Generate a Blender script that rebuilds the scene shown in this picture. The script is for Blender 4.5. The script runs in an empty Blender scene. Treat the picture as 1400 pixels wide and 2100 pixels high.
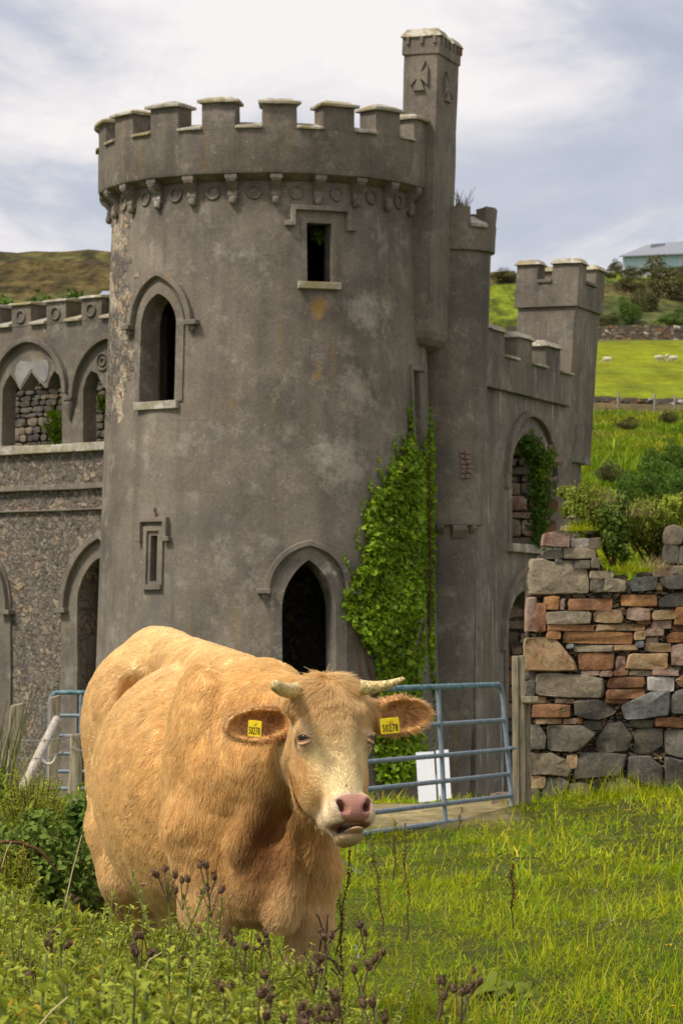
import bpy, bmesh, math, random
import numpy as np
from mathutils import Vector, Matrix, noise

random.seed(7)
rng = np.random.default_rng(7)
SC = bpy.context.scene
COL = SC.collection
R = math.radians

# ------------------------------------------------------------------ camera
EYE = 1.6                                   # eye level above the pasture
F, HX, HY = 6500.0, 700.0, 1300.0           # focal length, vanishing point (photo pixels)
cam = bpy.data.cameras.new('camera')
cam_o = bpy.data.objects.new('camera', cam)
COL.objects.link(cam_o)
cam_o.location = (0, 0, EYE)
cam_o.rotation_euler = (R(90), 0, 0)
cam.sensor_fit = 'VERTICAL'
cam.sensor_height = 36.0
cam.lens = 36.0 * F / 2100.0
cam.shift_y = (HY - 1050.0) / 2100.0
cam.clip_start = 0.1
cam.clip_end = 6000
cam.dof.use_dof = True
cam.dof.focus_distance = 10.6
cam.dof.aperture_fstop = 19.0
SC.camera = cam_o

# ------------------------------------------------------------------ view
SC.view_settings.view_transform = 'Standard'
SC.view_settings.look = 'None'
SC.view_settings.gamma = 1.0
SC.view_settings.exposure = 0.15
SC.view_settings.use_curve_mapping = False
SC.cycles.use_denoising = True
SC.cycles.max_bounces = 6
SC.cycles.transparent_max_bounces = 8

# ------------------------------------------------------------------ sky (cloud cover over a Nishita sky)
SUN_EL, SUN_AZ = 52.0, 238.0                # azimuth measured clockwise from +Y
world = bpy.data.worlds.new('World')
SC.world = world
world.use_nodes = True
nt = world.node_tree
nt.nodes.clear()
wo = nt.nodes.new('ShaderNodeOutputWorld')
bg = nt.nodes.new('ShaderNodeBackground')
sky = nt.nodes.new('ShaderNodeTexSky')
sky.sky_type = 'NISHITA'
sky.sun_disc = False
sky.sun_elevation = R(SUN_EL)
sky.sun_rotation = R(SUN_AZ)
sk = nt.nodes.new('ShaderNodeVectorMath'); sk.operation = 'SCALE'; sk.inputs['Scale'].default_value = 0.09
nt.links.new(sky.outputs[0], sk.inputs[0])
tc = nt.nodes.new('ShaderNodeTexCoord')
mp = nt.nodes.new('ShaderNodeMapping'); mp.inputs['Scale'].default_value = (1.0, 1.0, 1.7)
mp.inputs['Location'].default_value = (2.37, 0.6, 0.35)
nt.links.new(tc.outputs['Generated'], mp.inputs['Vector'])
n1 = nt.nodes.new('ShaderNodeTexNoise'); n1.inputs['Scale'].default_value = 7.5; n1.inputs['Detail'].default_value = 9; n1.inputs['Roughness'].default_value = 0.57; n1.inputs['Distortion'].default_value = 0.45
nt.links.new(mp.outputs[0], n1.inputs['Vector'])
r1 = nt.nodes.new('ShaderNodeValToRGB')
e = r1.color_ramp.elements
e[0].position = 0.33; e[0].color = (0.44, 0.475, 0.565, 1)
e[1].position = 0.57; e[1].color = (0.90, 0.855, 0.845, 1)
k = e.new(0.42); k.color = (0.53, 0.555, 0.635, 1)
k = e.new(0.49); k.color = (0.73, 0.71, 0.735, 1)
nt.links.new(n1.outputs['Fac'], r1.inputs['Fac'])
mx = nt.nodes.new('ShaderNodeMix'); mx.data_type = 'RGBA'; mx.inputs['Factor'].default_value = 0.92
nt.links.new(sk.outputs[0], mx.inputs['A'])
nt.links.new(r1.outputs['Color'], mx.inputs['B'])
nt.links.new(mx.outputs['Result'], bg.inputs['Color'])
bg.inputs['Strength'].default_value = 1.0
nt.links.new(bg.outputs[0], wo.inputs['Surface'])

# ------------------------------------------------------------------ sun behind thin cloud
sl = bpy.data.lights.new('sun', 'SUN')
sl.energy = 3.4
sl.angle = R(11)
sl.color = (1.0, 0.93, 0.82)
so = bpy.data.objects.new('sun', sl)
COL.objects.link(so)
so.rotation_euler = Vector((-math.sin(R(SUN_AZ)) * math.cos(R(SUN_EL)), -math.cos(R(SUN_AZ)) * math.cos(R(SUN_EL)), -math.sin(R(SUN_EL)))).to_track_quat('-Z', 'Y').to_euler()
# ------------------------------------------------------------------ helpers
def W(px, py, D):
    """the point at depth D seen at photo pixel (px, py)"""
    return Vector(((px - HX) / F * D, D, EYE + (HY - py) / F * D))

def ray(px, py):
    return Vector(((px - HX) / F, 1.0, (HY - py) / F))

def tag(o, label=None, cat=None, group=None, kind=None):
    if label: o['label'] = label
    if cat: o['category'] = cat
    if group: o['group'] = group
    if kind: o['kind'] = kind
    return o

def empty(name, loc, label=None, cat=None, group=None):
    o = bpy.data.objects.new(name, None)
    COL.objects.link(o)
    o.location = loc
    o.empty_display_size = 0.1
    return tag(o, label, cat, group)

def put(o, parent=None):
    COL.objects.link(o)
    if parent is not None:
        o.parent = parent
        p = parent
        T = Vector((0, 0, 0))
        while p is not None:
            T += p.location
            p = p.parent
        if parent.type == 'EMPTY':
            o.matrix_parent_inverse = Matrix.Translation(-T)
        else:
            o.matrix_parent_inverse = Matrix.Identity(4) if parent.parent is None else Matrix.Identity(4)
    return o

def copy_tree(o, parent=None, **kw):
    c = o.copy()
    COL.objects.link(c)
    if parent is not None:
        c.parent = parent
        c.matrix_parent_inverse = o.matrix_parent_inverse.copy()
    for ch in list(o.children):
        copy_tree(ch, c)
    return c

class MB:
    """collects geometry, then builds ONE mesh object"""
    def __init__(s):
        s.v, s.f, s.m = [], [], []
    def add(s, vs, fs, m=0):
        b = len(s.v)
        s.v += [tuple(v) for v in vs]
        s.f += [tuple(i + b for i in f) for f in fs]
        s.m += [m] * len(fs)
        return s
    def hexa(s, p, m=0):
        """8 corners: bottom 0-3 ccw, top 4-7 ccw"""
        return s.add(p, [(3, 2, 1, 0), (4, 5, 6, 7), (0, 1, 5, 4), (1, 2, 6, 5), (2, 3, 7, 6), (3, 0, 4, 7)], m)
    def box(s, c, size, M=None, m=0):
        c = Vector(c); hx, hy, hz = size[0] / 2, size[1] / 2, size[2] / 2
        p = [Vector(q) for q in ((-hx, -hy, -hz), (hx, -hy, -hz), (hx, hy, -hz), (-hx, hy, -hz), (-hx, -hy, hz), (hx, -hy, hz), (hx, hy, hz), (-hx, hy, hz))]
        return s.hexa([c + (M @ q if M is not None else q) for q in p], m)
    def prism(s, poly, off, m=0):
        """closed 3D polygon swept by vector off"""
        n = len(poly); off = Vector(off)
        a = [Vector(p) for p in poly]; b = [p + off for p in a]
        nrm = Vector((0, 0, 0))
        for i in range(n):
            nrm += (a[i] - a[0]).cross(a[(i + 1) % n] - a[0])
        flip = nrm.dot(off) > 0
        fs = [tuple(range(n)), tuple(range(2 * n - 1, n - 1, -1))] + [(i, i + n, (i + 1) % n + n, (i + 1) % n) for i in range(n)]
        if flip: fs = [tuple(reversed(f)) for f in fs]
        return s.add(a + b, fs, m)
    def tube(s, pts, rad, n=8, m=0, caps=True):
        pts = [Vector(p) for p in pts]
        if not hasattr(rad, '__len__'): rad = [rad] * len(pts)
        vs, fs = [], []
        up = None
        for i, p in enumerate(pts):
            t = (pts[min(i + 1, len(pts) - 1)] - pts[max(i - 1, 0)]).normalized()
            if up is None:
                up = Vector((0, 0, 1)) if abs(t.z) < 0.9 else Vector((1, 0, 0))
            a = t.cross(up).normalized(); up = a.cross(t).normalized()
            for k in range(n):
                an = 2 * math.pi * k / n
                vs.append(p + (a * math.cos(an) + up * math.sin(an)) * rad[i])
        for i in range(len(pts) - 1):
            for k in range(n):
                fs.append((i * n + k, i * n + (k + 1) % n, (i + 1) * n + (k + 1) % n, (i + 1) * n + k))
        if caps:
            fs.append(tuple(reversed(range(n)))); fs.append(tuple((len(pts) - 1) * n + k for k in range(n)))
        return s.add(vs, fs, m)
    def sweep(s, pts, nrms, w, d, m=0, side=None):
        """moulding of rectangular section along pts; nrms = outward normals; w across, d outward"""
        pts = [Vector(p) for p in pts]
        N = len(pts); vs, fs = [], []
        for i, p in enumerate(pts):
            nn = Vector(nrms[i] if isinstance(nrms, (list, tuple)) else nrms).normalized()
            t0 = (p - pts[i - 1]).normalized() if i > 0 else None
            t1 = (pts[i + 1] - p).normalized() if i < N - 1 else None
            if t0 is None: t0 = t1
            if t1 is None: t1 = t0
            t = (t0 + t1).normalized()
            b = nn.cross(t).normalized()
            k = 1.0 / max(0.5, t.dot(t1))
            q = p
            vs += [q - b * w / 2 * k - nn * 0.06, q + b * w / 2 * k - nn * 0.06, q + b * w / 2 * k + nn * d, q - b * w / 2 * k + nn * d]
        for i in range(N - 1):
            for k in range(4):
                fs.append((i * 4 + k, (i + 1) * 4 + k, (i + 1) * 4 + (k + 1) % 4, i * 4 + (k + 1) % 4))
        fs.append((0, 1, 2, 3)); fs.append(((N - 1) * 4 + 3, (N - 1) * 4 + 2, (N - 1) * 4 + 1, (N - 1) * 4))
        return s.add(vs, fs, m)
    def mesh(s, name, mats, smooth=None):
        me = bpy.data.meshes.new(name)
        me.from_pydata(s.v, [], s.f)
        for mt in (mats if isinstance(mats, (list, tuple)) else [mats]): me.materials.append(mt)
        if len(set(s.m)) > 1: me.polygons.foreach_set('material_index', s.m)
        bm = bmesh.new(); bm.from_mesh(me); bmesh.ops.recalc_face_normals(bm, faces=bm.faces); bm.to_mesh(me); bm.free()
        if smooth:
            me.shade_smooth(); me.set_sharp_from_angle(angle=R(smooth))
        me.update()
        return me
    def build(s, name, mats, parent=None, smooth=None, bevel=0, rough=None):
        me = s.mesh(name, mats, smooth)
        if rough: roughen(me, *rough)
        o = put(bpy.data.objects.new(name, me), parent)
        if bevel:
            b = o.modifiers.new('bevel', 'BEVEL'); b.width = bevel; b.segments = 2; b.limit_method = 'ANGLE'; b.angle_limit = R(35)
        return o

def roughen(me, seg, amp, scale=1.5, chip=0.0):
    """break long straight edges and push the vertices about, as weather does"""
    bm = bmesh.new(); bm.from_mesh(me)
    bmesh.ops.triangulate(bm, faces=[f for f in bm.faces if len(f.verts) > 4])
    for _ in range(4):
        L = [ed for ed in bm.edges if ed.calc_length() > seg * 1.5]
        if not L or len(bm.verts) > 30000: break
        bmesh.ops.subdivide_edges(bm, edges=L, cuts=1, use_grid_fill=True)
    for v in bm.verts:
        v.co += noise.noise_vector(v.co * scale) * amp + noise.noise_vector(v.co * scale * 4.3) * amp * 0.4
    bmesh.ops.recalc_face_normals(bm, faces=bm.faces)
    bm.to_mesh(me); bm.free()

def fast_mesh(name, co, tris, mats, quads=None, smooth=False, colors=None, midx=None):
    """numpy mesh: co (n,3), tris (m,3) or quads (m,4)"""
    fc = np.asarray(tris if quads is None else quads, dtype=np.int32)
    k = fc.shape[1]
    me = bpy.data.meshes.new(name)
    me.vertices.add(len(co)); me.vertices.foreach_set('co', np.asarray(co, dtype=np.float32).ravel())
    me.loops.add(fc.size); me.loops.foreach_set('vertex_index', fc.ravel())
    me.polygons.add(len(fc)); me.polygons.foreach_set('loop_start', np.arange(0, fc.size, k, dtype=np.int32))
    for mt in (mats if isinstance(mats, (list, tuple)) else [mats]): me.materials.append(mt)
    if midx is not None: me.polygons.foreach_set('material_index', np.asarray(midx, dtype=np.int32))
    me.polygons.foreach_set('use_smooth', np.full(len(fc), bool(smooth)))
    if colors is not None:
        at = me.color_attributes.new('tint', 'FLOAT_COLOR', 'POINT')
        c = np.ones((len(co), 4), dtype=np.float32); c[:, :3] = colors
        at.data.foreach_set('color', c.ravel())
    me.update(calc_edges=True); me.validate()
    return me

# ------------------------------------------------------------------ material builder
class NT:
    def __init__(s, name, rough=0.85, spec=0.25):
        s.mat = bpy.data.materials.new(name); s.mat.use_nodes = True
        s.t = s.mat.node_tree; s.n = s.t.nodes
        s.b = s.n['Principled BSDF']
        s.b.inputs['Roughness'].default_value = rough
        s.b.inputs['Specular IOR Level'].default_value = spec
    def new(s, kind, **kw):
        q = s.n.new(kind)
        for a, b in kw.items(): setattr(q, a, b)
        return q
    def link(s, a, b): s.t.links.new(a, b)
    def coord(s, scale=(1, 1, 1), obj=True, loc=(0, 0, 0)):
        if not hasattr(s, '_tc'):
            s._tc = s.new('ShaderNodeTexCoord'); s._geo = s.new('ShaderNodeNewGeometry')
        m = s.new('ShaderNodeMapping'); m.inputs['Scale'].default_value = scale; m.inputs['Location'].default_value = loc
        s.link(s._tc.outputs['Object'] if obj else s._geo.outputs['Position'], m.inputs['Vector'])
        return m.outputs[0]
    def noise(s, vec, scale, detail=4, rough=0.55, dist=0.0):
        q = s.new('ShaderNodeTexNoise')
        q.inputs['Scale'].default_value = scale; q.inputs['Detail'].default_value = detail
        q.inputs['Roughness'].default_value = rough; q.inputs['Distortion'].default_value = dist
        s.link(vec, q.inputs['Vector'])
        return q.outputs['Fac']
    def voro(s, vec, scale, feature='F1', out='Distance', rand=1.0):
        q = s.new('ShaderNodeTexVoronoi', feature=feature)
        q.inputs['Scale'].default_value = scale; q.inputs['Randomness'].default_value = rand
        s.link(vec, q.inputs['Vector'])
        return q.outputs[out]
    def ramp(s, fac, stops):
        q = s.new('ShaderNodeValToRGB'); el = q.color_ramp.elements
        while len(el) < len(stops): el.new(0.5)
        for i, (p, c) in enumerate(stops):
            el[i].position = p
            el[i].color = (c, c, c, 1) if not hasattr(c, '__len__') else (*c, 1)
        s.link(fac, q.inputs['Fac'])
        return q.outputs['Color']
    def mix(s, fac, a, b, mode='MIX'):
        q = s.new('ShaderNodeMix', data_type='RGBA', blend_type=mode)
        for sock, val in ((q.inputs['Factor'], fac), (q.inputs['A'], a), (q.inputs['B'], b)):
            if isinstance(val, (int, float)): sock.default_value = val if sock.name == 'Factor' else (val, val, val, 1)
            elif isinstance(val, tuple): sock.default_value = (*val, 1)
            else: s.link(val, sock)
        return q.outputs['Result']
    def math(s, op, a, b=0.0, c=None):
        q = s.new('ShaderNodeMath', operation=op)
        for i, val in enumerate((a, b) if c is None else (a, b, c)):
            if isinstance(val, (int, float)): q.inputs[i].default_value = val
            else: s.link(val, q.inputs[i])
        return q.outputs[0]
    def bump(s, h, strength=0.5, dist=0.02):
        q = s.new('ShaderNodeBump'); q.inputs['Strength'].default_value = strength; q.inputs['Distance'].default_value = dist
        s.link(h, q.inputs['Height'])
        if getattr(s, '_bmp', None) is not None: s.link(s._bmp, q.inputs['Normal'])
        s._bmp = q.outputs[0]
        s.link(q.outputs[0], s.b.inputs['Normal'])
    def base(s, c):
        if isinstance(c, tuple): s.b.inputs['Base Color'].default_value = (*c, 1)
        else: s.link(c, s.b.inputs['Base Color'])
    def objrand(s):
        return s.new('ShaderNodeObjectInfo').outputs['Random']
    def attr(s, name):
        return s.new('ShaderNodeAttribute', attribute_name=name).outputs['Color']
    def translucent(s, col, amt):
        """leaf: some light passes through"""
        tr = s.new('ShaderNodeBsdfTranslucent')
        if isinstance(col, tuple): tr.inputs['Color'].default_value = (*col, 1)
        else: s.link(col, tr.inputs['Color'])
        mxs = s.new('ShaderNodeMixShader'); mxs.inputs[0].default_value = amt
        s.link(s.b.outputs[0], mxs.inputs[1]); s.link(tr.outputs[0], mxs.inputs[2])
        s.link(mxs.outputs[0], s.n['Material Output'].inputs['Surface'])

def simple(name, col, rough=0.7, spec=0.3, var=0.15, scale=20, bump=0.0, bs=60):
    t = NT(name, rough, spec)
    v = t.coord()
    f = t.noise(v, scale, 5)
    t.base(t.mix(f, tuple(c * (1 - var * 1.6) for c in col), tuple(min(1, c * (1 + var * 1.6)) for c in col)))
    if bump: t.bump(t.noise(v, bs, 4), bump, 0.01)
    return t.mat

M = {}
# ------------------------------------------------------------------ the lie of the land
def sines(x, y, sc, seed, n=6):
    r_ = np.random.default_rng(seed); out = 0
    for _ in range(n):
        a = r_.uniform(0, 6.28); f_ = sc * r_.uniform(.5, 1.8)
        out = out + np.sin((x * math.cos(a) + y * math.sin(a)) * f_ + r_.uniform(0, 6.28))
    return out / n
GY = [-90, 0, 12, 29, 58, 75, 100, 150, 220, 310, 322, 415, 428, 560, 700, 900, 1500, 3200]
GL = [0, 0, -.02, -.05, -1.45, -1.7, 1.0, 8.3, 14.5, 23.6, 25.6, 40.0, 41.5, 66.5, 86, 97, 70, 30]
GR = [0, 0, -.02, -.05, -1.45, -1.7, 1.0, 8.3, 14.5, 23.6, 25.6, 40.0, 41.5, 66.5, 72, 66, 50, 30]
def ground_z(x, y):
    x = np.asarray(x, dtype=float); y = np.asarray(y, dtype=float)
    k = np.clip((x / np.maximum(np.abs(y), 1) + .03) / .05, 0, 1); k = k * k * (3 - 2 * k)
    z = np.interp(y, GY, GL) * (1 - k) + np.interp(y, GY, GR) * k
    near = np.clip((y - 10) / 8, 0, 1) * np.clip((48 - y) / 14, 0, 1)
    z = z + near * np.clip(x - .6, 0, 9) * .075
    amp = np.interp(y, [-90, 5, 30, 60, 90, 150, 300, 330, 410, 440, 600, 3000], [.03, .03, .045, .05, .15, .7, .9, .25, .25, 1.4, 2.6, 4])
    sc = np.interp(y, [0, 40, 100, 200, 600], [1.5, 1.0, .35, .16, .07])
    # a fixed set of wavelengths, blended by distance
    z = z + amp * (sines(x, y, 1.5, 3) * np.clip((60 - y) / 30, 0, 1) + sines(x, y, .28, 4) * np.clip((y - 40) / 60, 0, 1) * .5 + sines(x, y, .07, 5) * np.clip((y - 80) / 100, 0, 1))
    return z
def gz(x, y): return float(ground_z(x, y))

def smn(x, a, b):
    t_ = np.clip((x - a) / (b - a), 0, 1); return t_ * t_ * (3 - 2 * t_)
def ground_tint(x, y):
    n_ = len(x)
    c = np.repeat(np.array([[.085, .095, .012]]), n_, 0)
    def lay(m, col):
        nonlocal c
        m = np.clip(m, 0, 1)[:, None]; c = c * (1 - m) + np.asarray(col) * m
    nz, n2 = sines(x, y, .8, 11), sines(x, y, .17, 12)
    lay(smn(nz, .1, .6) * .6, [.10, .09, .018])
    lay(smn(y, 33, 36) * smn(57, y - 0 * y, y) if False else 0 * y, [0, 0, 0])
    path = smn(y + nz * .8, 26.0, 27.5) * (1 - smn(y, 47 + nz * 3, 50 + nz * 3)) * smn(x, -.5, .15) * (1 - smn(x, 1.45 + np.clip(y - 30, 0, 30) * .5, 1.6 + np.clip(y - 30, 0, 30) * .6))
    lay(path * (.75 + .4 * nz), [.46, .36, .19])
    lay(smn(y, 49, 52) * (1 - smn(y, 62, 66)), [.09, .125, .018])
    # moor and rough pasture on the slope
    rough_ = smn(y, 64, 78)
    lay(rough_, [.135, .155, .016])
    lay(rough_ * smn(sines(x, y, .33, 14), -.1, .5) * .6, [.19, .165, .045])
    lay(rough_ * smn(sines(x, y, .5, 15), .1, .5) * .7, [.06, .085, .016])
    lay(smn(y, 286, 306) * (1 - smn(y, 322, 330)) * .9, [.13, .095, .045])
    mead = smn(y, 319, 324) * (1 - smn(y, 408, 422)) * smn(x / y, .035, .05)
    lay(mead, [.205, .235, .006])
    lay(mead * smn(n2, -.1, .6) * .5, [.245, .245, .012])
    lay(mead * smn(sines(x, y * 5, .05, 18), .1, .5) * .45, [.155, .20, .010])
    up = smn(y, 424, 432)
    lay(up, [.105, .115, .026])
    lay(up * smn(sines(x, y, .09, 16), -.2, .3) * .8, [.13, .090, .035])
    lay(up * smn(sines(x, y, .13, 17), .0, .4) * .8, [.055, .075, .018])
    lay(up * smn(sines(x, y, .06, 21), .2, .5) * .8 * smn(x / y, .0, .03), [.14, .185, .02])
    left = (1 - smn(x / y, -.06, -.02)) * smn(y, 200, 300)
    lay(left, [.105, .078, .024])
    lay(left * smn(sines(x, y, .055, 19), -.1, .35) * .8, [.095, .092, .026])
    lay(left * smn(sines(x, y, .08, 20), .0, .4) * .7, [.075, .050, .028])
    mid = smn(x / y, .02, .04) * (1 - smn(x / y, .060, .066)) * smn(y, 200, 300) * (1 - smn(y, 520, 545))
    lay(mid, [.155, .195, .010])
    return c
xs_ = np.concatenate([-np.geomspace(1800, 9, 60), np.arange(-8.5, 10.01, .22), np.geomspace(10.4, 1800, 110)])
ys_ = np.concatenate([np.linspace(-90, 4, 14), np.arange(5, 40, .25), np.arange(40, 110, .8), np.arange(110, 640, 2.2), np.geomspace(645, 3200, 40)])
gx_, gy_ = np.meshgrid(xs_, ys_, indexing='xy')
gz_ = ground_z(gx_, gy_)
nx_, ny_ = len(xs_), len(ys_)
ii = np.arange(nx_ * ny_).reshape(ny_, nx_)
gq = np.stack([ii[:-1, :-1], ii[:-1, 1:], ii[1:, 1:], ii[1:, :-1]], -1).reshape(-1, 4)
t = NT('pasture', 0.95, 0.1)
v_ = t.coord(obj=False)
f1 = t.noise(v_, 6, 6, .65); f2 = t.noise(v_, 1.1, 5, .6)
c_ = t.mix(t.ramp(f1, [(.3, .62), (.7, 1.35)]), (0, 0, 0), t.attr('tint'))
c_ = t.mix(1.0, t.attr('tint'), t.ramp(f1, [(.28, .5), (.72, 1.4)]), 'MULTIPLY')
c_ = t.mix(1.0, c_, t.ramp(f2, [(.3, .72), (.7, 1.25)]), 'MULTIPLY')
f3 = t.noise(v_, .16, 6, .68); f4 = t.noise(t.coord((1, .05, 1), obj=False), .16, 6, .68)
c_ = t.mix(1.0, c_, t.ramp(f3, [(.30, .70), (.70, 1.28)]), 'MULTIPLY')
sy_ = t.new('ShaderNodeSeparateXYZ'); t.link(t._geo.outputs['Position'], sy_.inputs[0])
far_ = t.math('MULTIPLY', t.math('GREATER_THAN', sy_.outputs[1], 430.0), 1.0)
c_ = t.mix(1.0, c_, t.ramp(f4, [(.34, .70), (.66, 1.22)]), 'MULTIPLY')
f5 = t.noise(t.coord((1, .10, 1), obj=False), .30, 7, .72)
c_ = t.mix(far_, c_, t.mix(1.0, c_, t.ramp(f5, [(.40, .38), (.50, .85), (.60, 1.45)]), 'MULTIPLY'))
t.base(c_)
t.bump(f1, .9, .08); t.bump(f2, .7, .4)
M['pasture'] = t.mat
gme = fast_mesh('ground', np.stack([gx_.ravel(), gy_.ravel(), gz_.ravel()], 1), None, M['pasture'], quads=gq, smooth=True, colors=ground_tint(gx_.ravel(), gy_.ravel()))
tag(put(bpy.data.objects.new('ground', gme)), kind='structure')
# ------------------------------------------------------------------ castle materials
TX, TY = (548 - HX) / F * 58, 58.0
def tr(z): return 2.82 + (9.36 - z) * .036
def tower_hit(px, py):
    d = ray(px, py); D = 55.2
    for _ in range(6):
        r_ = tr(EYE + d.z * D)
        A_ = d.x ** 2 + 1; B_ = -2 * (d.x * TX + TY); C_ = TX ** 2 + TY ** 2 - r_ ** 2
        disc = max(0, B_ * B_ - 4 * A_ * C_)
        D = (-B_ - math.sqrt(disc)) / (2 * A_)
    p = Vector((d.x * D, D, EYE + d.z * D))
    return math.atan2(p.x - TX, -(p.y - TY)), p.z          # angle from the camera-facing side, height
def TS(th, z, off=0.0, r=None):
    rr = (tr(z) if r is None else r) + off
    return Vector((TX + rr * math.sin(th), TY - rr * math.cos(th), z))
def TN(th): return Vector((math.sin(th), -math.cos(th), 0))
def plaster(name, lime=0.5, warm=0.0, stone_mask=False):
    t = NT(name, 0.92, 0.15)
    v = t.coord(obj=False)
    big = t.noise(v, .75, 5, .62); mid = t.noise(v, 3.2, 7, .65); fine = t.noise(v, 24, 5, .65)
    vs = t.coord((2.2, 2.2, .16), obj=False); streak = t.noise(vs, 1.4, 6, .65)
    c = t.mix(t.ramp(big, [(.34, 0), (.64, 1)]), (.150, .128, .103), (.300, .256, .203))
    c = t.mix(t.math('MULTIPLY', t.ramp(mid, [(.42, 0), (.60, 1)]), .5), c, (.235, .200, .152))
    c = t.mix(t.math('MULTIPLY', t.ramp(t.noise(v, .42, 8, .70, .1), [(.50, 0), (.62, 1)]), .62), c, (.115, .104, .094))
    c = t.mix(t.math('MULTIPLY', t.ramp(streak, [(.47, 0), (.66, 1)]), .46), c, (.100, .088, .076))
    c = t.mix(t.math('MULTIPLY', t.ramp(t.noise(v, 1.9, 10, .76, .1), [(.535, 0), (.67, 1)]), lime), c, (.60, .535, .45))
    c = t.mix(t.math('MULTIPLY', t.ramp(t.noise(vs, 2.1, 4, .6), [(.60, 0), (.72, 1)]), .5), c, (.33, .215, .085))
    c = t.mix(t.ramp(t.voro(v, 4.2), [(.030, 1), (.055, 0)]), c, (.55, .50, .43))
    c = t.mix(t.math('MULTIPLY', t.ramp(t.voro(v, 7.5), [(.020, 1), (.040, 0)]), .7), c, (.50, .46, .40))
    c = t.mix(1.0, c, t.ramp(fine, [(.25, .66), (.75, 1.04)]), 'MULTIPLY')
    crk = t.math('MULTIPLY', t.ramp(t.voro(v, .62, 'DISTANCE_TO_EDGE'), [(.0, 1), (.010, 0)]), t.ramp(t.noise(v, .7, 3), [(.46, 0), (.56, 1)]))
    pit = t.ramp(t.noise(v, 9, 7, .75), [(.62, 0), (.70, 1)])
    c = t.mix(t.math('MULTIPLY', crk, .22), c, (.07, .062, .055))
    c = t.mix(t.math('MULTIPLY', pit, .5), c, (.10, .088, .075))
    t.base(c)
    t.bump(mid, .5, .035); t.bump(fine, .5, .012)
    return t, v, c, (mid, fine, big)
def rubble_nodes(t, v, sc=3.6):
    """uncoursed rubble: flattened irregular stones in mortar"""
    vv = t.new('ShaderNodeVectorMath', operation='ADD')
    nn = t.new('ShaderNodeTexNoise'); nn.inputs['Scale'].default_value = 5.5; nn.inputs['Detail'].default_value = 5; t.link(v, nn.inputs['Vector'])
    ss = t.new('ShaderNodeVectorMath', operation='SCALE'); ss.inputs['Scale'].default_value = .55; t.link(nn.outputs['Color'], ss.inputs[0])
    t.link(v, vv.inputs[0]); t.link(ss.outputs[0], vv.inputs[1])
    mp = t.new('ShaderNodeMapping'); mp.inputs['Scale'].default_value = (1, 1, 1.7); t.link(vv.outputs[0], mp.inputs['Vector'])
    edge = t.voro(mp.outputs[0], sc, 'DISTANCE_TO_EDGE'); cell = t.voro(mp.outputs[0], sc, 'F1', 'Color')
    sep = t.new('ShaderNodeSeparateColor'); t.link(cell, sep.inputs[0])
    stone = t.ramp(sep.outputs[0], [(0, (.12, .108, .10)), (.25, (.22, .19, .155)), (.45, (.16, .135, .118)), (.62, (.27, .22, .17)), (.78, (.19, .165, .14)), (.92, (.34, .29, .22)), (1, (.40, .23, .12))])
    stone = t.mix(1.0, stone, t.ramp(t.noise(v, 14, 6, .7), [(.25, .6), (.75, 1.35)]), 'MULTIPLY')
    joint = t.ramp(t.math('ADD', edge, t.math('MULTIPLY', t.math('SUBTRACT', t.noise(v, 16, 4), .5), .22)), [(.01, 0), (.12, 1)])
    return t.mix(joint, (.17, .14, .11), stone), joint
t, v, c, ns = plaster('castle plaster', .36); M['plaster'] = t.mat
t, v, c, ns = plaster('pale plaster', .95); M['pale'] = t.mat
t, v, c, ns = plaster('moulding stone', .35); M['mould'] = t.mat
t, v, c, ns = plaster('streaked plaster', .4)
vd = t.coord((5.0, 5.0, .35), obj=False)
dr = t.math('MULTIPLY', t.ramp(t.noise(vd, 1.6, 6, .7), [(.56, 0), (.66, 1)]), t.ramp(t.noise(v, .8, 4), [(.42, 0), (.58, 1)]))
t.base(t.mix(t.math('MULTIPLY', dr, .7), c, (.58, .55, .49))); M['streak'] = t.mat
# tower render that has fallen away from the stones on the left flank
t, v, c, ns = plaster('tower plaster', .36)
geo = t._geo
sx = t.new('ShaderNodeSeparateXYZ'); t.link(geo.outputs['Position'], sx.inputs[0])
xx = t.math('ADD', sx.outputs[0], t.math('MULTIPLY', t.math('SUBTRACT', t.noise(v, 1.3, 6, .65), .5), 1.1))
ml = t.math('LESS_THAN', xx, -3.78)
mz = t.math('MULTIPLY', t.math('GREATER_THAN', t.math('ADD', sx.outputs[2], t.math('MULTIPLY', t.noise(v, 1.1, 5), 1.6)), 6.2), ml)
rc, rj = rubble_nodes(t, v, 5.0)
rc = t.mix(t.ramp(t.noise(v, 1.6, 4), [(.52, 0), (.60, 1)]), rc, (.48, .40, .29))
def spot(px, py, rx, rz, col, amt, nsc, lo, hi, c):
    th, z = tower_hit(px, py); p = TS(th, z)
    dx = t.math('DIVIDE', t.math('SUBTRACT', sx.outputs[0], p.x), rx); dz = t.math('DIVIDE', t.math('SUBTRACT', sx.outputs[2], p.z), rz)
    r2 = t.math('ADD', t.math('MULTIPLY', dx, dx), t.math('MULTIPLY', dz, dz))
    f = t.math('SUBTRACT', t.noise(v, nsc, 9, .74), t.math('MULTIPLY', r2, .22))
    fr = t.math('LESS_THAN', sx.outputs[1], TY)
    return t.mix(t.math('MULTIPLY', t.math('MULTIPLY', t.ramp(f, [(lo, 0), (hi, 1)]), amt), fr), c, col)
c = spot(690, 950, .55, .62, (.58, .52, .44), .50, 3.0, .32, .60, c)
c = spot(750, 640, .45, .42, (.56, .50, .42), .50, 3.0, .32, .60, c)
c = spot(740, 800, .50, .60, (.55, .49, .41), .45, 3.0, .34, .62, c)
c = spot(655, 632, .22, .30, (.40, .235, .055), .75, 4.0, .36, .50, c)
c = spot(648, 760, .16, .35, (.40, .25, .08), .55, 4.0, .40, .52, c)
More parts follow.
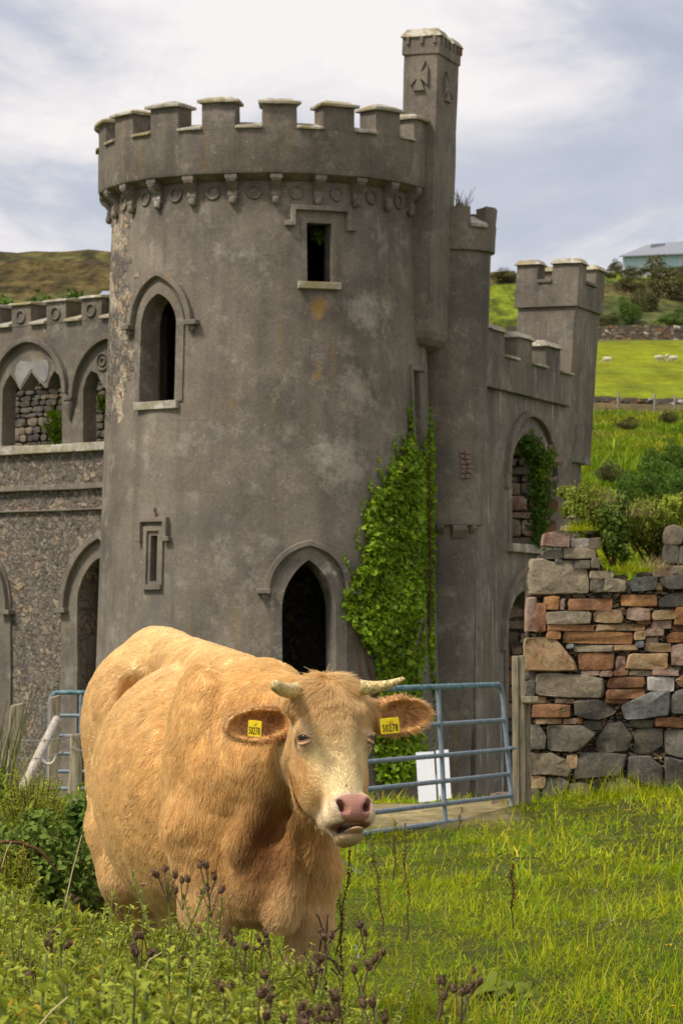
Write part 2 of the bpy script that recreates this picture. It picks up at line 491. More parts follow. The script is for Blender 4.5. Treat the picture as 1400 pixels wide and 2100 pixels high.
c = spot(440, 1070, .55, .35, (.10, .095, .09), .6, 3.0, .32, .58, c)
c = spot(560, 1330, .40, .55, (.50, .45, .36), .45, 3.0, .34, .62, c)
c = spot(330, 1250, .60, .80, (.13, .125, .118), .6, 1.6, .36, .54, c)
t.base(t.mix(mz, c, rc))
t.bump(t.math('MULTIPLY', rj, mz), .8, .05)
M['tower'] = t.mat
t = NT('rubble', .95, .12); v = t.coord(obj=False)
rc, rj = rubble_nodes(t, v, 5.2)
rc = t.mix(t.math('MULTIPLY', t.ramp(t.noise(v, .9, 7, .7), [(.46, 0), (.60, 1)]), .75), rc, (.22, .185, .145))
t.base(rc); t.bump(rj, .9, .04); t.bump(t.noise(v, 22, 5), .5, .02)
M['rubble'] = t.mat
t = NT('inner rubble', .95, .1); v = t.coord(obj=False)
rc, rj = rubble_nodes(t, v, 5.5); t.base(rc); t.bump(rj, 1.0, .06); M['inner'] = t.mat
t = NT('lichened cap', .95, .1); v = t.coord(obj=False)
f1 = t.noise(v, 5, 6, .7); f2 = t.noise(v, 1.2, 3)
c = t.mix(t.ramp(f1, [(.35, 0), (.6, 1)]), (.22, .19, .14), (.42, .385, .315))
c = t.mix(t.ramp(f2, [(.45, 0), (.62, 1)]), c, (.30, .25, .13))
c = t.mix(t.math('MULTIPLY', t.ramp(t.noise(v, 3.1, 5, .7), [(.53, 0), (.62, 1)]), .8), c, (.56, .53, .47))
t.base(c); t.bump(f1, .6, .02); M['cap'] = t.mat
M['slate'] = simple('dark slate', (.09, .085, .085), .8, .2, .3, 9, .4, 30)

def apply_cut(o, cutter_mb):
    cm = cutter_mb.mesh('cutter', [o.data.materials[0]])
    co_ = bpy.data.objects.new('cutter', cm); COL.objects.link(co_)
    md = o.modifiers.new('cut', 'BOOLEAN'); md.object = co_; md.operation = 'DIFFERENCE'; md.solver = 'EXACT'
    co_.matrix_world = Matrix.Identity(4)
    dg = bpy.context.evaluated_depsgraph_get(); dg.update()
    me = bpy.data.meshes.new_from_object(o.evaluated_get(dg))
    o.modifiers.clear(); old = o.data; o.data = me; me.name = old.name
    bpy.data.objects.remove(co_)
    return o

def arch_pts(a, z0, z1, n=9):
    """pointed (or round) arch from (a, z0) over the apex (0, z1) to (-a, z0)"""
    h = z1 - z0
    if h <= a * 1.02:
        pts = [(a * math.cos(math.pi * i / (2 * n)), z0 + h * math.sin(math.pi * i / (2 * n))) for i in range(n + 1)]
    else:
        r_ = (a * a + h * h) / (2 * a); ph = math.asin(min(1, h / r_))
        pts = [(a - r_ + r_ * math.cos(ph * i / n), z0 + r_ * math.sin(ph * i / n)) for i in range(n + 1)]
    return pts + [(-x, z) for x, z in reversed(pts[:-1])]

# ------------------------------------------------------------------ round tower
tower = empty('round_tower', (TX, TY, -2), 'large round castle tower with battlements, corbels and grey weathered plaster', 'tower')
# shell
m = MB(); NS = 144
zs = [-2.2] + [z for z in np.arange(-1.5, 9.8, .75)] + [9.9]
for r_in in (0, 1):
    for z in zs:
        for k in range(NS):
            th = 2 * math.pi * k / NS
            m.v.append(tuple(TS(th, z) if not r_in else TS(th, z, r=2.45)))
n_ = len(zs)
for i in range(n_ - 1):
    for k in range(NS):
        k2 = (k + 1) % NS
        m.f.append((i * NS + k, i * NS + k2, (i + 1) * NS + k2, (i + 1) * NS + k)); m.m.append(0)
        o_ = n_ * NS
        m.f.append((o_ + i * NS + k2, o_ + i * NS + k, o_ + (i + 1) * NS + k, o_ + (i + 1) * NS + k2)); m.m.append(1)
for i in (0, n_ - 1):
    for k in range(NS):
        k2 = (k + 1) % NS
        m.f.append((i * NS + k, i * NS + k2, n_ * NS + i * NS + k2, n_ * NS + i * NS + k)); m.m.append(0)
shell = m.build('tower_wall', [M['tower'], M['inner']], tower)
cut = MB(); OPEN = {}
def opening(key, xl, xr, ytop, yspring, ybot, pointed=True, depth=1.6):
    ym = (ytop + ybot) / 2
    t0, _ = tower_hit(xl, ym); t1, _ = tower_hit(xr, ym); th = (t0 + t1) / 2
    zt, zsp, zb = (tower_hit((xl + xr) / 2, y)[1] for y in (ytop, yspring, ybot))
    a = (t1 - t0) / 2 * tr((zt + zb) / 2)
    pl = (arch_pts(a, zsp, zt) if pointed else [(a, zt), (-a, zt)]) + [(-a, zb), (a, zb)]
    nn = TN(th); tt = Vector((-nn.y, nn.x, 0)); c0 = Vector((TX, TY, 0)) + nn * 3.6
    cut.prism([c0 + tt * u + Vector((0, 0, z)) for u, z in pl], -nn * depth)
    OPEN[key] = (th, a, zt, zsp, zb)
opening('door', 579, 688, 1148, 1252, 1620)
opening('window', 627, 681, 456, 456, 578, False)
opening('lancet', 291, 362, 602, 668, 824)
opening('slit', 308, 322, 1098, 1098, 1192, False)
opening('side', 846, 862, 762, 762, 938, False)
bn = TN(R(168)); bt = Vector((-bn.y, bn.x, 0)); bc = Vector((TX, TY, 0)) + bn * 3.8
cut.prism([bc + bt * u + Vector((0, 0, z)) for u, z in ((-1.4, 4.9), (1.3, 5.0), (1.5, 6.6), (.6, 7.35), (-.7, 7.2), (-1.5, 6.4))], -bn * 2.4)  # added opening at the unseen back, lets light into the lancet storey
apply_cut(shell, cut)
shell.data.shade_smooth(); shell.data.set_sharp_from_angle(angle=R(30))
# unseen slabs added inside to keep the upper window and door dark
m = MB()
for zz in (9.45, 7.66, 4.6):
    m = MB(); m.prism([TS(2 * math.pi * k / 48, zz, r=2.5) for k in range(48)], (0, 0, .12)); m.build('shade_slab', M['inner'], tower)

def on_tower(key, pts, off=0.0):
    th, a, zt, zsp, zb = OPEN[key]
    return [TS(th + u / tr(z), z, off) for u, z in pts], [TN(th + u / tr(z)) for u, z in pts]
def hood(key, a, z0, z1, w, d, mt='mould', feet=True, name='hood_mould'):
    pl = arch_pts(a, z0, z1, 12)
    P_, N_ = on_tower(key, pl)
    mm = MB(); mm.sweep(P_, N_, w, d)
    if feet:
        for s in (-1, 1):
            P_, N_ = on_tower(key, [(s * (a - .06), z0 + .02), (s * (a + .17), z0 + .02)]); mm.sweep(P_, N_, .09, d + .05)
            P_, N_ = on_tower(key, [(s * (a + .04), z0 - .02), (s * (a + .04), z0 - .12), (s * (a + .04), z0 - .16)]); mm.sweep(P_[:2], N_[:2], .10, d * .8); mm.sweep(P_[1:], N_[1:], .05, d * .6)
    return mm.build(name, M[mt], tower, smooth=35, bevel=.012)
def zt_(px, py): return tower_hit(px, py)[1]
def band(key, a_in, z_in, a_out, z_out, z0, zb, d, mt, name):
    """flat surround between two arches"""
    inn = [(a_in, zb)] + arch_pts(a_in, z0, z_in, 12) + [(-a_in, zb)]
    out = [(a_out, zb)] + arch_pts(a_out, z0, z_out, 12) + [(-a_out, zb)]
    Pi, Ni = on_tower(key, inn, d); Po, No = on_tower(key, out, d); Pj, _ = on_tower(key, out, -.05); Pk, _ = on_tower(key, inn, -.4)
    n_ = len(inn); mm = MB()
    mm.v = [tuple(p) for p in Pi + Po + Pj + Pk]
    for i in range(n_ - 1):
        mm.f += [(i, i + 1, n_ + i + 1, n_ + i), (n_ + i, n_ + i + 1, 2 * n_ + i + 1, 2 * n_ + i), (i + 1, i, 3 * n_ + i, 3 * n_ + i + 1)]; mm.m += [0, 0, 0]
    return mm.build(name, M[mt], tower, smooth=35)
# door
th, a, zt, zsp, zb = OPEN['door']
band('door', a + .002, zt + .002, a + .21, zt + .25, zsp, zb, .025, 'pale', 'door_surround')
hood('door', .735, zt_(630, 1215), zt_(630, 1114), .10, .10)
# lancet
th, a, zt, zsp, zb = OPEN['lancet']
band('lancet', a + .002, zt + .002, a + .16, zt + .20, zsp, zb, .03, 'mould', 'window_surround')
hood('lancet', a + .28, zt_(330, 668), zt_(330, 560), .10, .11)
P_, N_ = on_tower('lancet', [(-a - .08, zb - .06), (a + .08, zb - .06)]); m = MB(); m.sweep(P_, N_, .14, .10); m.build('window_sill', M['cap'], tower, bevel=.01)
# rectangular window with a label mould
th, a, zt, zsp, zb = OPEN['window']
zl = zt_(655, 428)
pl = [(-.62, zt_(655, 460)), (-.47, zt_(655, 460)), (-.47, zl), (.55, zl), (.55, zt_(655, 466)), (.70, zt_(655, 466))]
def dense(pl, st=.1):
    out = []
    for p, q in zip(pl[:-1], pl[1:]):
        k = max(1, int(math.hypot(q[0] - p[0], q[1] - p[1]) / st))
        out += [(p[0] + (q[0] - p[0]) * i / k, p[1] + (q[1] - p[1]) * i / k) for i in range(k)]
    return out + [pl[-1]]
m = MB(); P_, N_ = on_tower('window', dense(pl)); m.sweep(P_, N_, .085, .11); m.build('label_mould', M['mould'], tower, bevel=.01)
m = MB()
for pl in ([(-a - .03, zb), (-a - .03, zt + .03), (a + .03, zt + .03), (a + .03, zb)],):
    P_, N_ = on_tower('window', dense(pl)); m.sweep(P_, N_, .09, .022)
m.build('window_frame', M['mould'], tower)
P_, N_ = on_tower('window', [(-.40, zb - .07), (.36, zb - .07)]); m = MB(); m.sweep(P_, N_, .12, .13); m.build('window_sill', M['cap'], tower, bevel=.01)
# slit
th, a, zt, zsp, zb = OPEN['slit']
for nm_, pl, w, d in (('window_frame', [(-a - .10, zb - .08), (-a - .10, zt + .12), (a + .11, zt + .12), (a + .11, zb - .08)], .09, .05), ('label_mould', [(-.36, zt_(313, 1106)), (-.29, zt_(313, 1106)), (-.29, zt_(313, 1066)), (.30, zt_(313, 1066)), (.30, zt_(313, 1106)), (.40, zt_(313, 1106))], .08, .11)):
    m = MB(); P_, N_ = on_tower('slit', dense(pl)); m.sweep(P_, N_, w, d)
    if nm_ == 'label_mould':
        P_, N_ = on_tower('slit', [(0, zt_(313, 1066) + .02), (0, zt_(313, 1052))]); m.sweep(P_, N_, .16, .08)
        P_, N_ = on_tower('slit', [(0, zt_(313, 1054)), (0, zt_(313, 1041))]); m.sweep(P_, N_, .07, .06)
    m.build(nm_, M['mould'], tower, bevel=.008)
P_, N_ = on_tower('slit', [(-a - .14, zb - .10), (a + .14, zb - .10)]); m = MB(); m.sweep(P_, N_, .09, .08); m.build('window_sill', M['pale'], tower)
# frame beside the turret
th, a, zt, zsp, zb = OPEN['side']
m = MB(); P_, N_ = on_tower('side', dense([(-a - .05, zb), (-a - .05, zt + .06), (a + .3, zt + .06)])); m.sweep(P_, N_, .08, .05); m.build('window_frame', M['mould'], tower)

# parapet
RP = 3.08
ZB, ZS, ZM = 9.60, 10.36, 10.80
m = MB(); prof = [(2.78, ZB - .10), (2.86, ZB - .10), (2.95, ZB - .03), (RP - .02, ZB), (RP, ZB + .05), (RP, ZS), (2.60, ZS), (2.60, ZB - .10)]
for r_, z in prof:
    for k in range(144): m.v.append(tuple(TS(2 * math.pi * k / 144, z, r=r_)))
for i in range(len(prof)):
    j = (i + 1) % len(prof)
    for k in range(144): m.f.append((i * 144 + k, i * 144 + (k + 1) % 144, j * 144 + (k + 1) % 144, j * 144 + k)); m.m.append(0)
m.build('parapet', M['plaster'], tower, smooth=40, rough=(.5, .012, 2.0))
def ring_block(th0, th1, r0, r1, z0, z1, top_in=None, n=5):
    mm = MB()
    vs = []
    for i in range(n + 1):
        th = th0 + (th1 - th0) * i / n
        vs += [TS(th, z0, r=r0), TS(th, z0, r=r1), TS(th, z1, r=r1), TS(th, z1 if top_in is None else top_in, r=r0)]
    fs = []
    for i in range(n):
        for k in range(4): fs.append((i * 4 + k, i * 4 + (k + 1) % 4, (i + 1) * 4 + (k + 1) % 4, (i + 1) * 4 + k))
    fs += [(0, 3, 2, 1), (n * 4, n * 4 + 1, n * 4 + 2, n * 4 + 3)]
    return mm.add(vs, fs)
for i in range(18):
    c_ = R(5.3 + 20 * i); rj = lambda s: random.uniform(-s, s)
    dz = rj(.03)
    ring_block(c_ - R(5.7), c_ + R(5.7), 2.62, RP - .002, ZS - .01, ZM + dz).build('merlon', M['plaster'], tower, bevel=.015, rough=(.16, .010, 3.0))
    mc = MB()
    n = 5; vs = []
    for j in range(n + 1):
        th = c_ - R(6.9) + R(13.8) * j / n
        e0 = .045 if 0 < j < n else 0.0
        vs += [TS(th, ZM + dz - .005, r=2.54), TS(th, ZM + dz - .005, r=RP + .08), TS(th, ZM + dz + .05, r=RP + .08), TS(th, ZM + dz + .05 + e0 * 1.2, r=RP - .05), TS(th, ZM + dz + .05 + e0 * 1.2, r=2.68), TS(th, ZM + dz + .05, r=2.54)]
    fs = []
    for j in range(n):
        for k in range(6): fs.append((j * 6 + k, j * 6 + (k + 1) % 6, (j + 1) * 6 + (k + 1) % 6, (j + 1) * 6 + k))
    fs += [tuple(range(5, -1, -1)), tuple(n * 6 + k for k in range(6))]
    mc.add(vs, fs).build('merlon_cap', M['cap'], tower, bevel=.012, rough=(.14, .014, 3.5))
    g0, g1 = c_ + R(5.6), c_ + R(14.4)
    # sloping sill of each embrasure
    ring_block(g0 + R(.0), g1, 2.58, RP + .05, ZS + .004, ZS + .05, ZS + .19, 4).build('embrasure_sill', M['cap'], tower, bevel=.01, rough=(.14, .010, 3.5))
# corbels and roundels under the parapet
m = MB()
pf = [(-.10, 0), (.245, 0), (.25, -.10), (.20, -.17), (.13, -.21), (.10, -.27), (.125, -.33), (.11, -.39), (.05, -.42), (-.10, -.42)]
w_ = .085
m.prism([(-w_, -(2.80 + r_), z) for r_, z in pf], (2 * w_, 0, 0))
m.prism([(-w_ - .02, -(2.80 + r_), z) for r_, z in ((-.1, .0), (.26, .0), (.26, -.07), (-.1, -.07))], (2 * w_ + .04, 0, 0))
for i in range(5):
    for j in range(8): pass
vs, fs = [], []
for i in range(7):
    for j in range(10):
        a_, b_ = math.pi * i / 6, 2 * math.pi * j / 10
        vs.append((.075 * math.sin(a_) * math.cos(b_), -(2.88 + .075 * math.sin(a_) * math.sin(b_)), -.43 + .085 * math.cos(a_)))
for i in range(6):
    for j in range(10): fs.append((i * 10 + j, i * 10 + (j + 1) % 10, (i + 1) * 10 + (j + 1) % 10, (i + 1) * 10 + j))
m.add(vs, fs)
corb = m.mesh('corbel', M['cap_grey'] if 'cap_grey' in M else M['pale'], 35)
m = MB()
ring = [(.115 * math.cos(2 * math.pi * k / 20), 0, .115 * math.sin(2 * math.pi * k / 20)) for k in range(21)]
m.tube(ring, .026, 6, caps=False)
roun = m.mesh('roundel', M['mould'], 60)
for i in range(24):
    th = R(4.3 + 15 * i)
    o = put(bpy.data.objects.new('corbel', corb), tower); o.matrix_parent_inverse = Matrix.Identity(4)
    o.location = (0, 0, ZB - .02 + 2); o.rotation_euler = (0, 0, th)
    th2 = th + R(7.5)
    o = put(bpy.data.objects.new('roundel', roun), tower); o.matrix_parent_inverse = Matrix.Identity(4)
    p = TS(th2, 9.30, .01) - Vector((TX, TY, -2)); o.location = p; o.rotation_euler = (0, 0, th2)

# ------------------------------------------------------------------ leaning blocks (turret, gate tower)
def plan(o, ua, ub):
    return lambda a, b, z, lean=0.0, zr=0.0: Vector((o[0] + ua[0] * a + ub[0] * b + (z - zr) * lean, o[1] + ua[1] * a + ub[1] * b, z))
def block(fn, a0, a1, b0, b1, z0, z1, ins=0.0, **kw):
    p = [fn(a0, b0, z0, **kw), fn(a1, b0, z0, **kw), fn(a1, b1, z0, **kw), fn(a0, b1, z0, **kw), fn(a0 + ins, b0 + ins, z1, **kw), fn(a1 - ins, b0 + ins, z1, **kw), fn(a1 - ins, b1 - ins, z1, **kw), fn(a0 + ins, b1 - ins, z1, **kw)]
    return MB().hexa(p)
def zat(py, D): return EYE + (HY - py) / F * D

ang = R(18)
UA, UB = (math.cos(ang), -math.sin(ang)), (math.sin(ang), math.cos(ang))
co_ = W(886, 700, 56.8)
pt = plan((co_.x, co_.y), UA, UB)                     # near corner is a = 0, b = 0; the front face runs to negative a
kw = dict(lean=.030, zr=zat(500, 57))
turret = empty('chimney_turret', (co_.x, co_.y, 6), 'tall square chimney turret with a recessed cross rising beside the round tower', 'turret')
zt0, zc0, zc1, ztop = zat(682, 57), zat(114, 57), zat(78, 57), zat(60, 57)
block(pt, -.64, 0, 0, 1.35, zt0, zc0 + .02, **kw).build('shaft', M['plaster'], turret, bevel=.02, rough=(.35, .012, 2.2))
block(pt, -.67, .03, -.03, 1.38, zc0, zc1, **kw).build('collar', M['plaster'], turret, bevel=.015, rough=(.25, .010, 2.5))
block(pt, -.71, .07, -.07, .62, zc1 + .002, ztop, .10, **kw).build('cap', M['cap'], turret, bevel=.015, rough=(.2, .014, 3))
block(pt, -.71, .07, .82, 1.42, zc1 + .002, ztop - .03, .08, **kw).build('cap', M['cap'], turret, bevel=.015, rough=(.2, .014, 3))
M['redbrick'] = simple('red brick', (.21, .12, .085), .9, .1, .3, 12)
for a_ in (-.56, -.30, -.06):
    block(pt, a_ - .03, a_ + .03, -.065, -.02, zc1 - .13, zc1 - .002, **kw).build('dentil', M['plaster'], turret, bevel=.008)
for i_, b_ in enumerate((.12, .38, .62, .9, 1.15, 1.32)):
    block(pt, .02, .065, b_ - .035, b_ + .035, zc1 - .13, zc1 - .002, **kw).build('dentil', M['redbrick'] if i_ > 3 else M['plaster'], turret, bevel=.008)
# corbelled foot
m = MB()
foot = [(zt0 + .01, 0), (zt0 - .10, .03), (zt0 - .20, .12), (zt0 - .26, .30)]
for (z0, i0), (z1, i1) in zip(foot[:-1], foot[1:]):
    p = [pt(-.64, i1, z1, **kw), pt(-i1, i1, z1, **kw), pt(-i1, 1.35 - i1, z1, **kw), pt(-.64, 1.35 - i1, z1, **kw), pt(-.64, i0, z0, **kw), pt(-i0, i0, z0, **kw), pt(-i0, 1.35 - i0, z0, **kw), pt(-.64, 1.35 - i0, z0, **kw)]
    m.hexa(p)
m.build('corbel', M['plaster'], turret, rough=(.3, .012, 2.2))
bb = block(pt, -.34, -.22, .30, .5, zt0 - .6, zt0 - .22, **kw); bb.build('corbel', M['mould'], turret, bevel=.03)
# crosses on both faces
def cross(face, cx, cz, w, h, name='cross'):
    mm = MB()
    arm = [(.13, .10), (.5, .34), (.5, -.34), (.13, -.10)]
    for k in range(4):
        an = math.pi / 2 * k
        q = [(x * math.cos(an) - y * math.sin(an), x * math.sin(an) + y * math.cos(an)) for x, y in arm]
        P_ = [face(cx + x * w, cz + y * (h if k % 2 else h)) for x, y in q]
        mm.prism([p[0] for p in P_], P_[0][1] * .075)
    q = [(-.14, -.14), (.14, -.14), (.14, .14), (-.14, .14)]
    P_ = [face(cx + x * w, cz + y * h) for x, y in q]; mm.prism([p[0] for p in P_], P_[0][1] * .078)
    mm.build(name, M['mould'], turret)
fa = lambda a, z: (pt(a, .02, z, **kw), -Vector((UB[0], UB[1], 0)))
fb = lambda b, z: (pt(-.02, b, z, **kw), Vector((UA[0], UA[1], 0)))
cross(fa, -.33, zat(158, 57), .32, .52)
cross(fb, .62, zat(172, 57), .50, .52)

# ------------------------------------------------------------------ half-round stair turret
SX, SY = (924 - HX) / F * 58.6, 58.6
stair = empty('stair_turret', (SX, SY, 0), 'narrow round turret with broken battlements between the big tower and the gate wall', 'turret')
def sring(segs, name, mt, lean=.030, zr=zat(700, 58.6), nseg=40, arc=None, rough=None):
    m = MB()
    ks = nseg if arc is None else nseg
    for r_, z in segs:
        for k in range(nseg):
            th = 2 * math.pi * k / nseg if arc is None else arc[0] + (arc[1] - arc[0]) * k / (nseg - 1)
            m.v.append((SX + r_ * math.sin(th) + (z - zr) * lean, SY - r_ * math.cos(th), z))
    n_ = len(segs)
    kk = nseg if arc is None else nseg - 1
    for i in range(n_):
        j = (i + 1) % n_
        for k in range(kk): m.f.append((i * nseg + k, i * nseg + (k + 1) % nseg, j * nseg + (k + 1) % nseg, j * nseg + k)); m.m.append(0)
    if arc is not None:
        m.f += [tuple(i * nseg for i in range(n_)), tuple(i * nseg + nseg - 1 for i in reversed(range(n_)))]; m.m += [0, 0]
    return m.build(name, mt, stair, smooth=40, rough=rough)
zp = zat(512, 58.0)
sring([(.69, zat(1076, 58)), (.69, zp + .05), (.3, zp + .05), (.3, zat(1076, 58))], 'shaft', M['plaster'])
sring([(.60, -2.2), (.60, zat(1074, 58)), (.3, zat(1074, 58)), (.3, -2.2)], 'lower_shaft', M['plaster'])
sring([(.70, zp - .03), (.765, zp), (.775, zat(460, 58)), (.52, zat(460, 58)), (.52, zp - .03)], 'parapet', M['plaster'], rough=(.25, .01, 3))
for a0, a1, py in ((-95, -12, 424), (-8, 20, 424), (46, 215, 421)):
    sring([(.772, zat(461, 58)), (.772, zat(py, 58)), (.53, zat(py, 58) - .04), (.53, zat(461, 58))], 'merlon', M['plaster'], nseg=13, arc=(R(a0), R(a1)), rough=(.12, .022, 4))
sring([(.83, zat(466, 58)), (.83, zat(461, 58) + .02), (.50, zat(452, 58) + .10), (.50, zat(466, 58))], 'embrasure_sill', M['cap'], nseg=7, arc=(R(20), R(46)))
for th_, w_, h_ in ((-9, .07, .15), (22, .15, .25), (50, .07, .15)):
    nn = Vector((math.sin(R(th_)), -math.cos(R(th_)), 0)); tt = Vector((-nn.y, nn.x, 0)); c0 = Vector((SX - .12, SY, zat(1077, 58)))
    m = MB(); m.prism([c0 + nn * .55 - tt * w_, c0 + nn * .72 - tt * w_, c0 + nn * .72 - tt * w_ * .9 + Vector((0, 0, -h_ * .35)), c0 + nn * .62 - tt * w_ * .9 + Vector((0, 0, -h_))], tt * 2 * w_)
    m.build('corbel', M['mould'], stair, bevel=.02)
# a patch of bare stones where plaster has dropped off
rs = random.Random(4)
mst = simple('bare stone', (.27, .19, .15), .95, .1, .4, 14, .5, 40)
for r_ in range(6):
    xx = 942 + rs.uniform(-2, 6)
    while xx < 962 - rs.uniform(0, 4):
        w_ = rs.uniform(7, 14); yy = 922 + r_ * 10 + rs.uniform(-1, 1)
        p = [W(xx + dx, yy + dy, 57.92) for dx, dy in ((.6, .8), (w_ - .6, rs.uniform(.5, 1.8)), (w_ - .8, 9), (.8, 8.6))]
        mm = MB(); mm.prism(p, (0, .12, 0)); mm.build('stone', mst, stair, bevel=.012); xx += w_

# ------------------------------------------------------------------ gate wall receding to the right
ang2 = R(20)
VB, VN = Vector((math.sin(ang2), math.cos(ang2), 0)), Vector((math.cos(ang2), -math.sin(ang2), 0))
p0_ = W(985, 700, 59.0); B0 = Vector((p0_.x, p0_.y, 0))
def b_hit(px, py):
    d = ray(px, py); e_ = Vector((0, 0, EYE))
    k = (B0 - e_).dot(VN) / d.dot(VN); p = e_ + d * k
    return (p - B0).dot(VB), p.z
def BP(t_, z, off=0.0): return B0 + VB * t_ + VN * off + Vector((0, 0, z))
gwall = empty('gate_wall', (B0.x + 1, B0.y + 2, -1), 'battlemented side wall with two tall arched openings, receding to the corner tower', 'wall')
zpar = b_hit(1080, 815)[1]; zsil = b_hit(1037, 737)[1]; zmer = b_hit(1065, 697)[1]
m = MB(); m.hexa([BP(-.3, -2.2, -.75), BP(-.3, -2.2), BP(6.2, -2.2), BP(6.2, -2.2, -.75), BP(-.3, zpar, -.75), BP(-.3, zpar), BP(6.2, zpar), BP(6.2, zpar, -.75)])
wl = m.build('wall', [M['streak']], gwall)
cut = MB()
def b_open(xl, xr, ytop, yspring, ybot):
    tl, tr_ = b_hit(xl, (yspring + ybot) / 2)[0], b_hit(xr, (yspring + ybot) / 2)[0]
    xm = (xl + xr) / 2; a = (tr_ - tl) / 2; tc = (tl + tr_) / 2
    zt, zsp, zb = b_hit(xm, ytop)[1], b_hit(xm, yspring)[1], b_hit(xm, ybot)[1]
    cut.prism([BP(tc + u, z, .5) for u, z in arch_pts(a, zsp, zt) + [(-a, zb), (a, zb)]], -VN * 2)
    return tc, a, zt, zsp, zb
o1 = b_open(1047, 1124, 893, 965, 1118)
o2 = b_open(1040, 1118, 1212, 1290, 1700)
apply_cut(wl, cut)
def b_arch(tc, a, z0, z1, w, d, name, mt, leg=0.0):
    mm = MB(); pl = arch_pts(a, z0, z1, 12)
    if leg: pl = [(a, z0 - leg)] + pl + [(-a, z0 - leg)]
    mm.sweep([BP(tc + u, z) for u, z in pl], VN, w, d)
    return mm.build(name, M[mt], gwall, smooth=35, bevel=.012)
for (tc, a, zt, zsp, zb), lg in ((o1, 0), (o2, 0)):
    b_arch(tc, a + .11, zsp, zt + .13, .20, .03, 'arch_surround', 'pale', leg=zsp - zb if lg == 0 else 0)
    b_arch(tc, a + .38, zsp - .15, zt + .42, .12, .11, 'hood_mould', 'mould')
    for s in (-1, 1):
        mm = MB(); mm.sweep([BP(tc + s * (a + .38), zsp - .12), BP(tc + s * (a + .38), zsp - .42)], VN, .16, .09); mm.build('mould_stop', M['mould'], gwall, bevel=.03)
mm = MB(); mm.sweep([BP(o1[0] - o1[1] - .25, o1[4] - .08), BP(o1[0] + o1[1] + .25, o1[4] - .08)], VN, .16, .12); mm.build('window_sill', M['cap'], gwall, bevel=.01)
m = MB(); m.hexa([BP(-.3, zpar + .003, -.7), BP(-.3, zpar + .003, .11), BP(5.75, zpar + .003, .11), BP(5.75, zpar + .003, -.7), BP(-.3, zsil, -.7), BP(-.3, zsil, .11), BP(5.75, zsil, .11), BP(5.75, zsil, -.7)])
m.build('parapet', M['streak'], gwall, bevel=.012, rough=(.4, .010, 2.2))
te = [b_hit(x, 745)[0] for x in (985, 1023, 1050, 1080, 1108, 1137, 1163)]
for i in (0, 2, 4):
    t0, t1 = te[i], te[i + 1]
    m = MB(); m.hexa([BP(t0, zsil - .01, -.5), BP(t0, zsil - .01, .108), BP(t1, zsil - .01, .108), BP(t1, zsil - .01, -.5), BP(t0, zmer, -.5), BP(t0, zmer, .108), BP(t1, zmer, .108), BP(t1, zmer, -.5)])
    m.build('merlon', M['plaster'], gwall, bevel=.012, rough=(.25, .012, 3))
    m = MB(); m.hexa([BP(t0 - .07, zmer + .002, -.57), BP(t0 - .07, zmer + .002, .18), BP(t1 + .07, zmer + .002, .18), BP(t1 + .07, zmer + .002, -.57), BP(t0, zmer + .12, -.48), BP(t0, zmer + .12, .08), BP(t1, zmer + .12, .08), BP(t1, zmer + .12, -.48)])
    m.build('merlon_cap', M['cap'], gwall, bevel=.015, rough=(.2, .014, 3))
    u0, u1 = te[i + 1], te[i + 2]
    m = MB(); m.hexa([BP(u0, zsil + .003, -.55), BP(u0, zsil + .003, .17), BP(u1, zsil + .003, .17), BP(u1, zsil + .003, -.55), BP(u0, zsil + .18, -.55), BP(u0, zsil + .05, .17), BP(u1, zsil + .05, .17), BP(u1, zsil + .18, -.55)])
    m.build('embrasure_sill', M['cap'], gwall, bevel=.01)

# ------------------------------------------------------------------ square corner tower
co2 = W(1169, 790, 64.6)
ct = plan((co2.x, co2.y), (math.cos(ang2), -math.sin(ang2)), (math.sin(ang2), math.cos(ang2)))
kw2 = dict(lean=.060, zr=zat(790, 64.6))
corner = empty('corner_tower', (co2.x, co2.y, 0), 'square battlemented corner tower leaning at the far right of the castle', 'tower')
AW, BW = 1.22, 1.85
zlo, zcor, zsi2, zme2 = zat(945, 64.6), zat(628, 64.6), zat(578, 64.6), zat(540, 64.6)
block(ct, -AW + .1, -.17, .17, BW - .42, -2.2, zlo + .01, lean=.03, zr=zlo).build('lower_shaft', M['pale'], corner, rough=(.5, .012, 2))
block(ct, -AW, 0, 0, BW, zlo, zcor + .01, **kw2).build('shaft', M['streak'], corner, bevel=.015, rough=(.4, .012, 2))
block(ct, -AW - .06, .06, -.06, BW + .06, zcor, zsi2, **kw2).build('parapet', M['plaster'], corner, bevel=.015, rough=(.3, .012, 2))
def merl(a0, a1, b0, b1):
    block(ct, a0, a1, b0, b1, zsi2 - .01, zme2, **kw2).build('merlon', M['plaster'], corner, bevel=.012, rough=(.25, .012, 3))
    block(ct, a0 - .06, a1 + .06, b0 - .06, b1 + .06, zme2 + .002, zme2 + .11, .09, **kw2).build('merlon_cap', M['cap'], corner, bevel=.015, rough=(.2, .014, 3))
merl(-.52, .055, -.055, .50)
merl(-AW - .055, -.82, -.055, .45)
merl(-.40, .055, 1.25, BW + .055)
merl(-AW - .055, -.82, 1.25, BW + .055)
for a0, a1, b0, b1 in ((-.82, -.52, -.10, .40), (-.35, .10, .50, 1.25)):
    block(ct, a0, a1, b0, b1, zsi2 + .003, zsi2 + .07, **kw2).build('embrasure_sill', M['mould'], corner, bevel=.01)
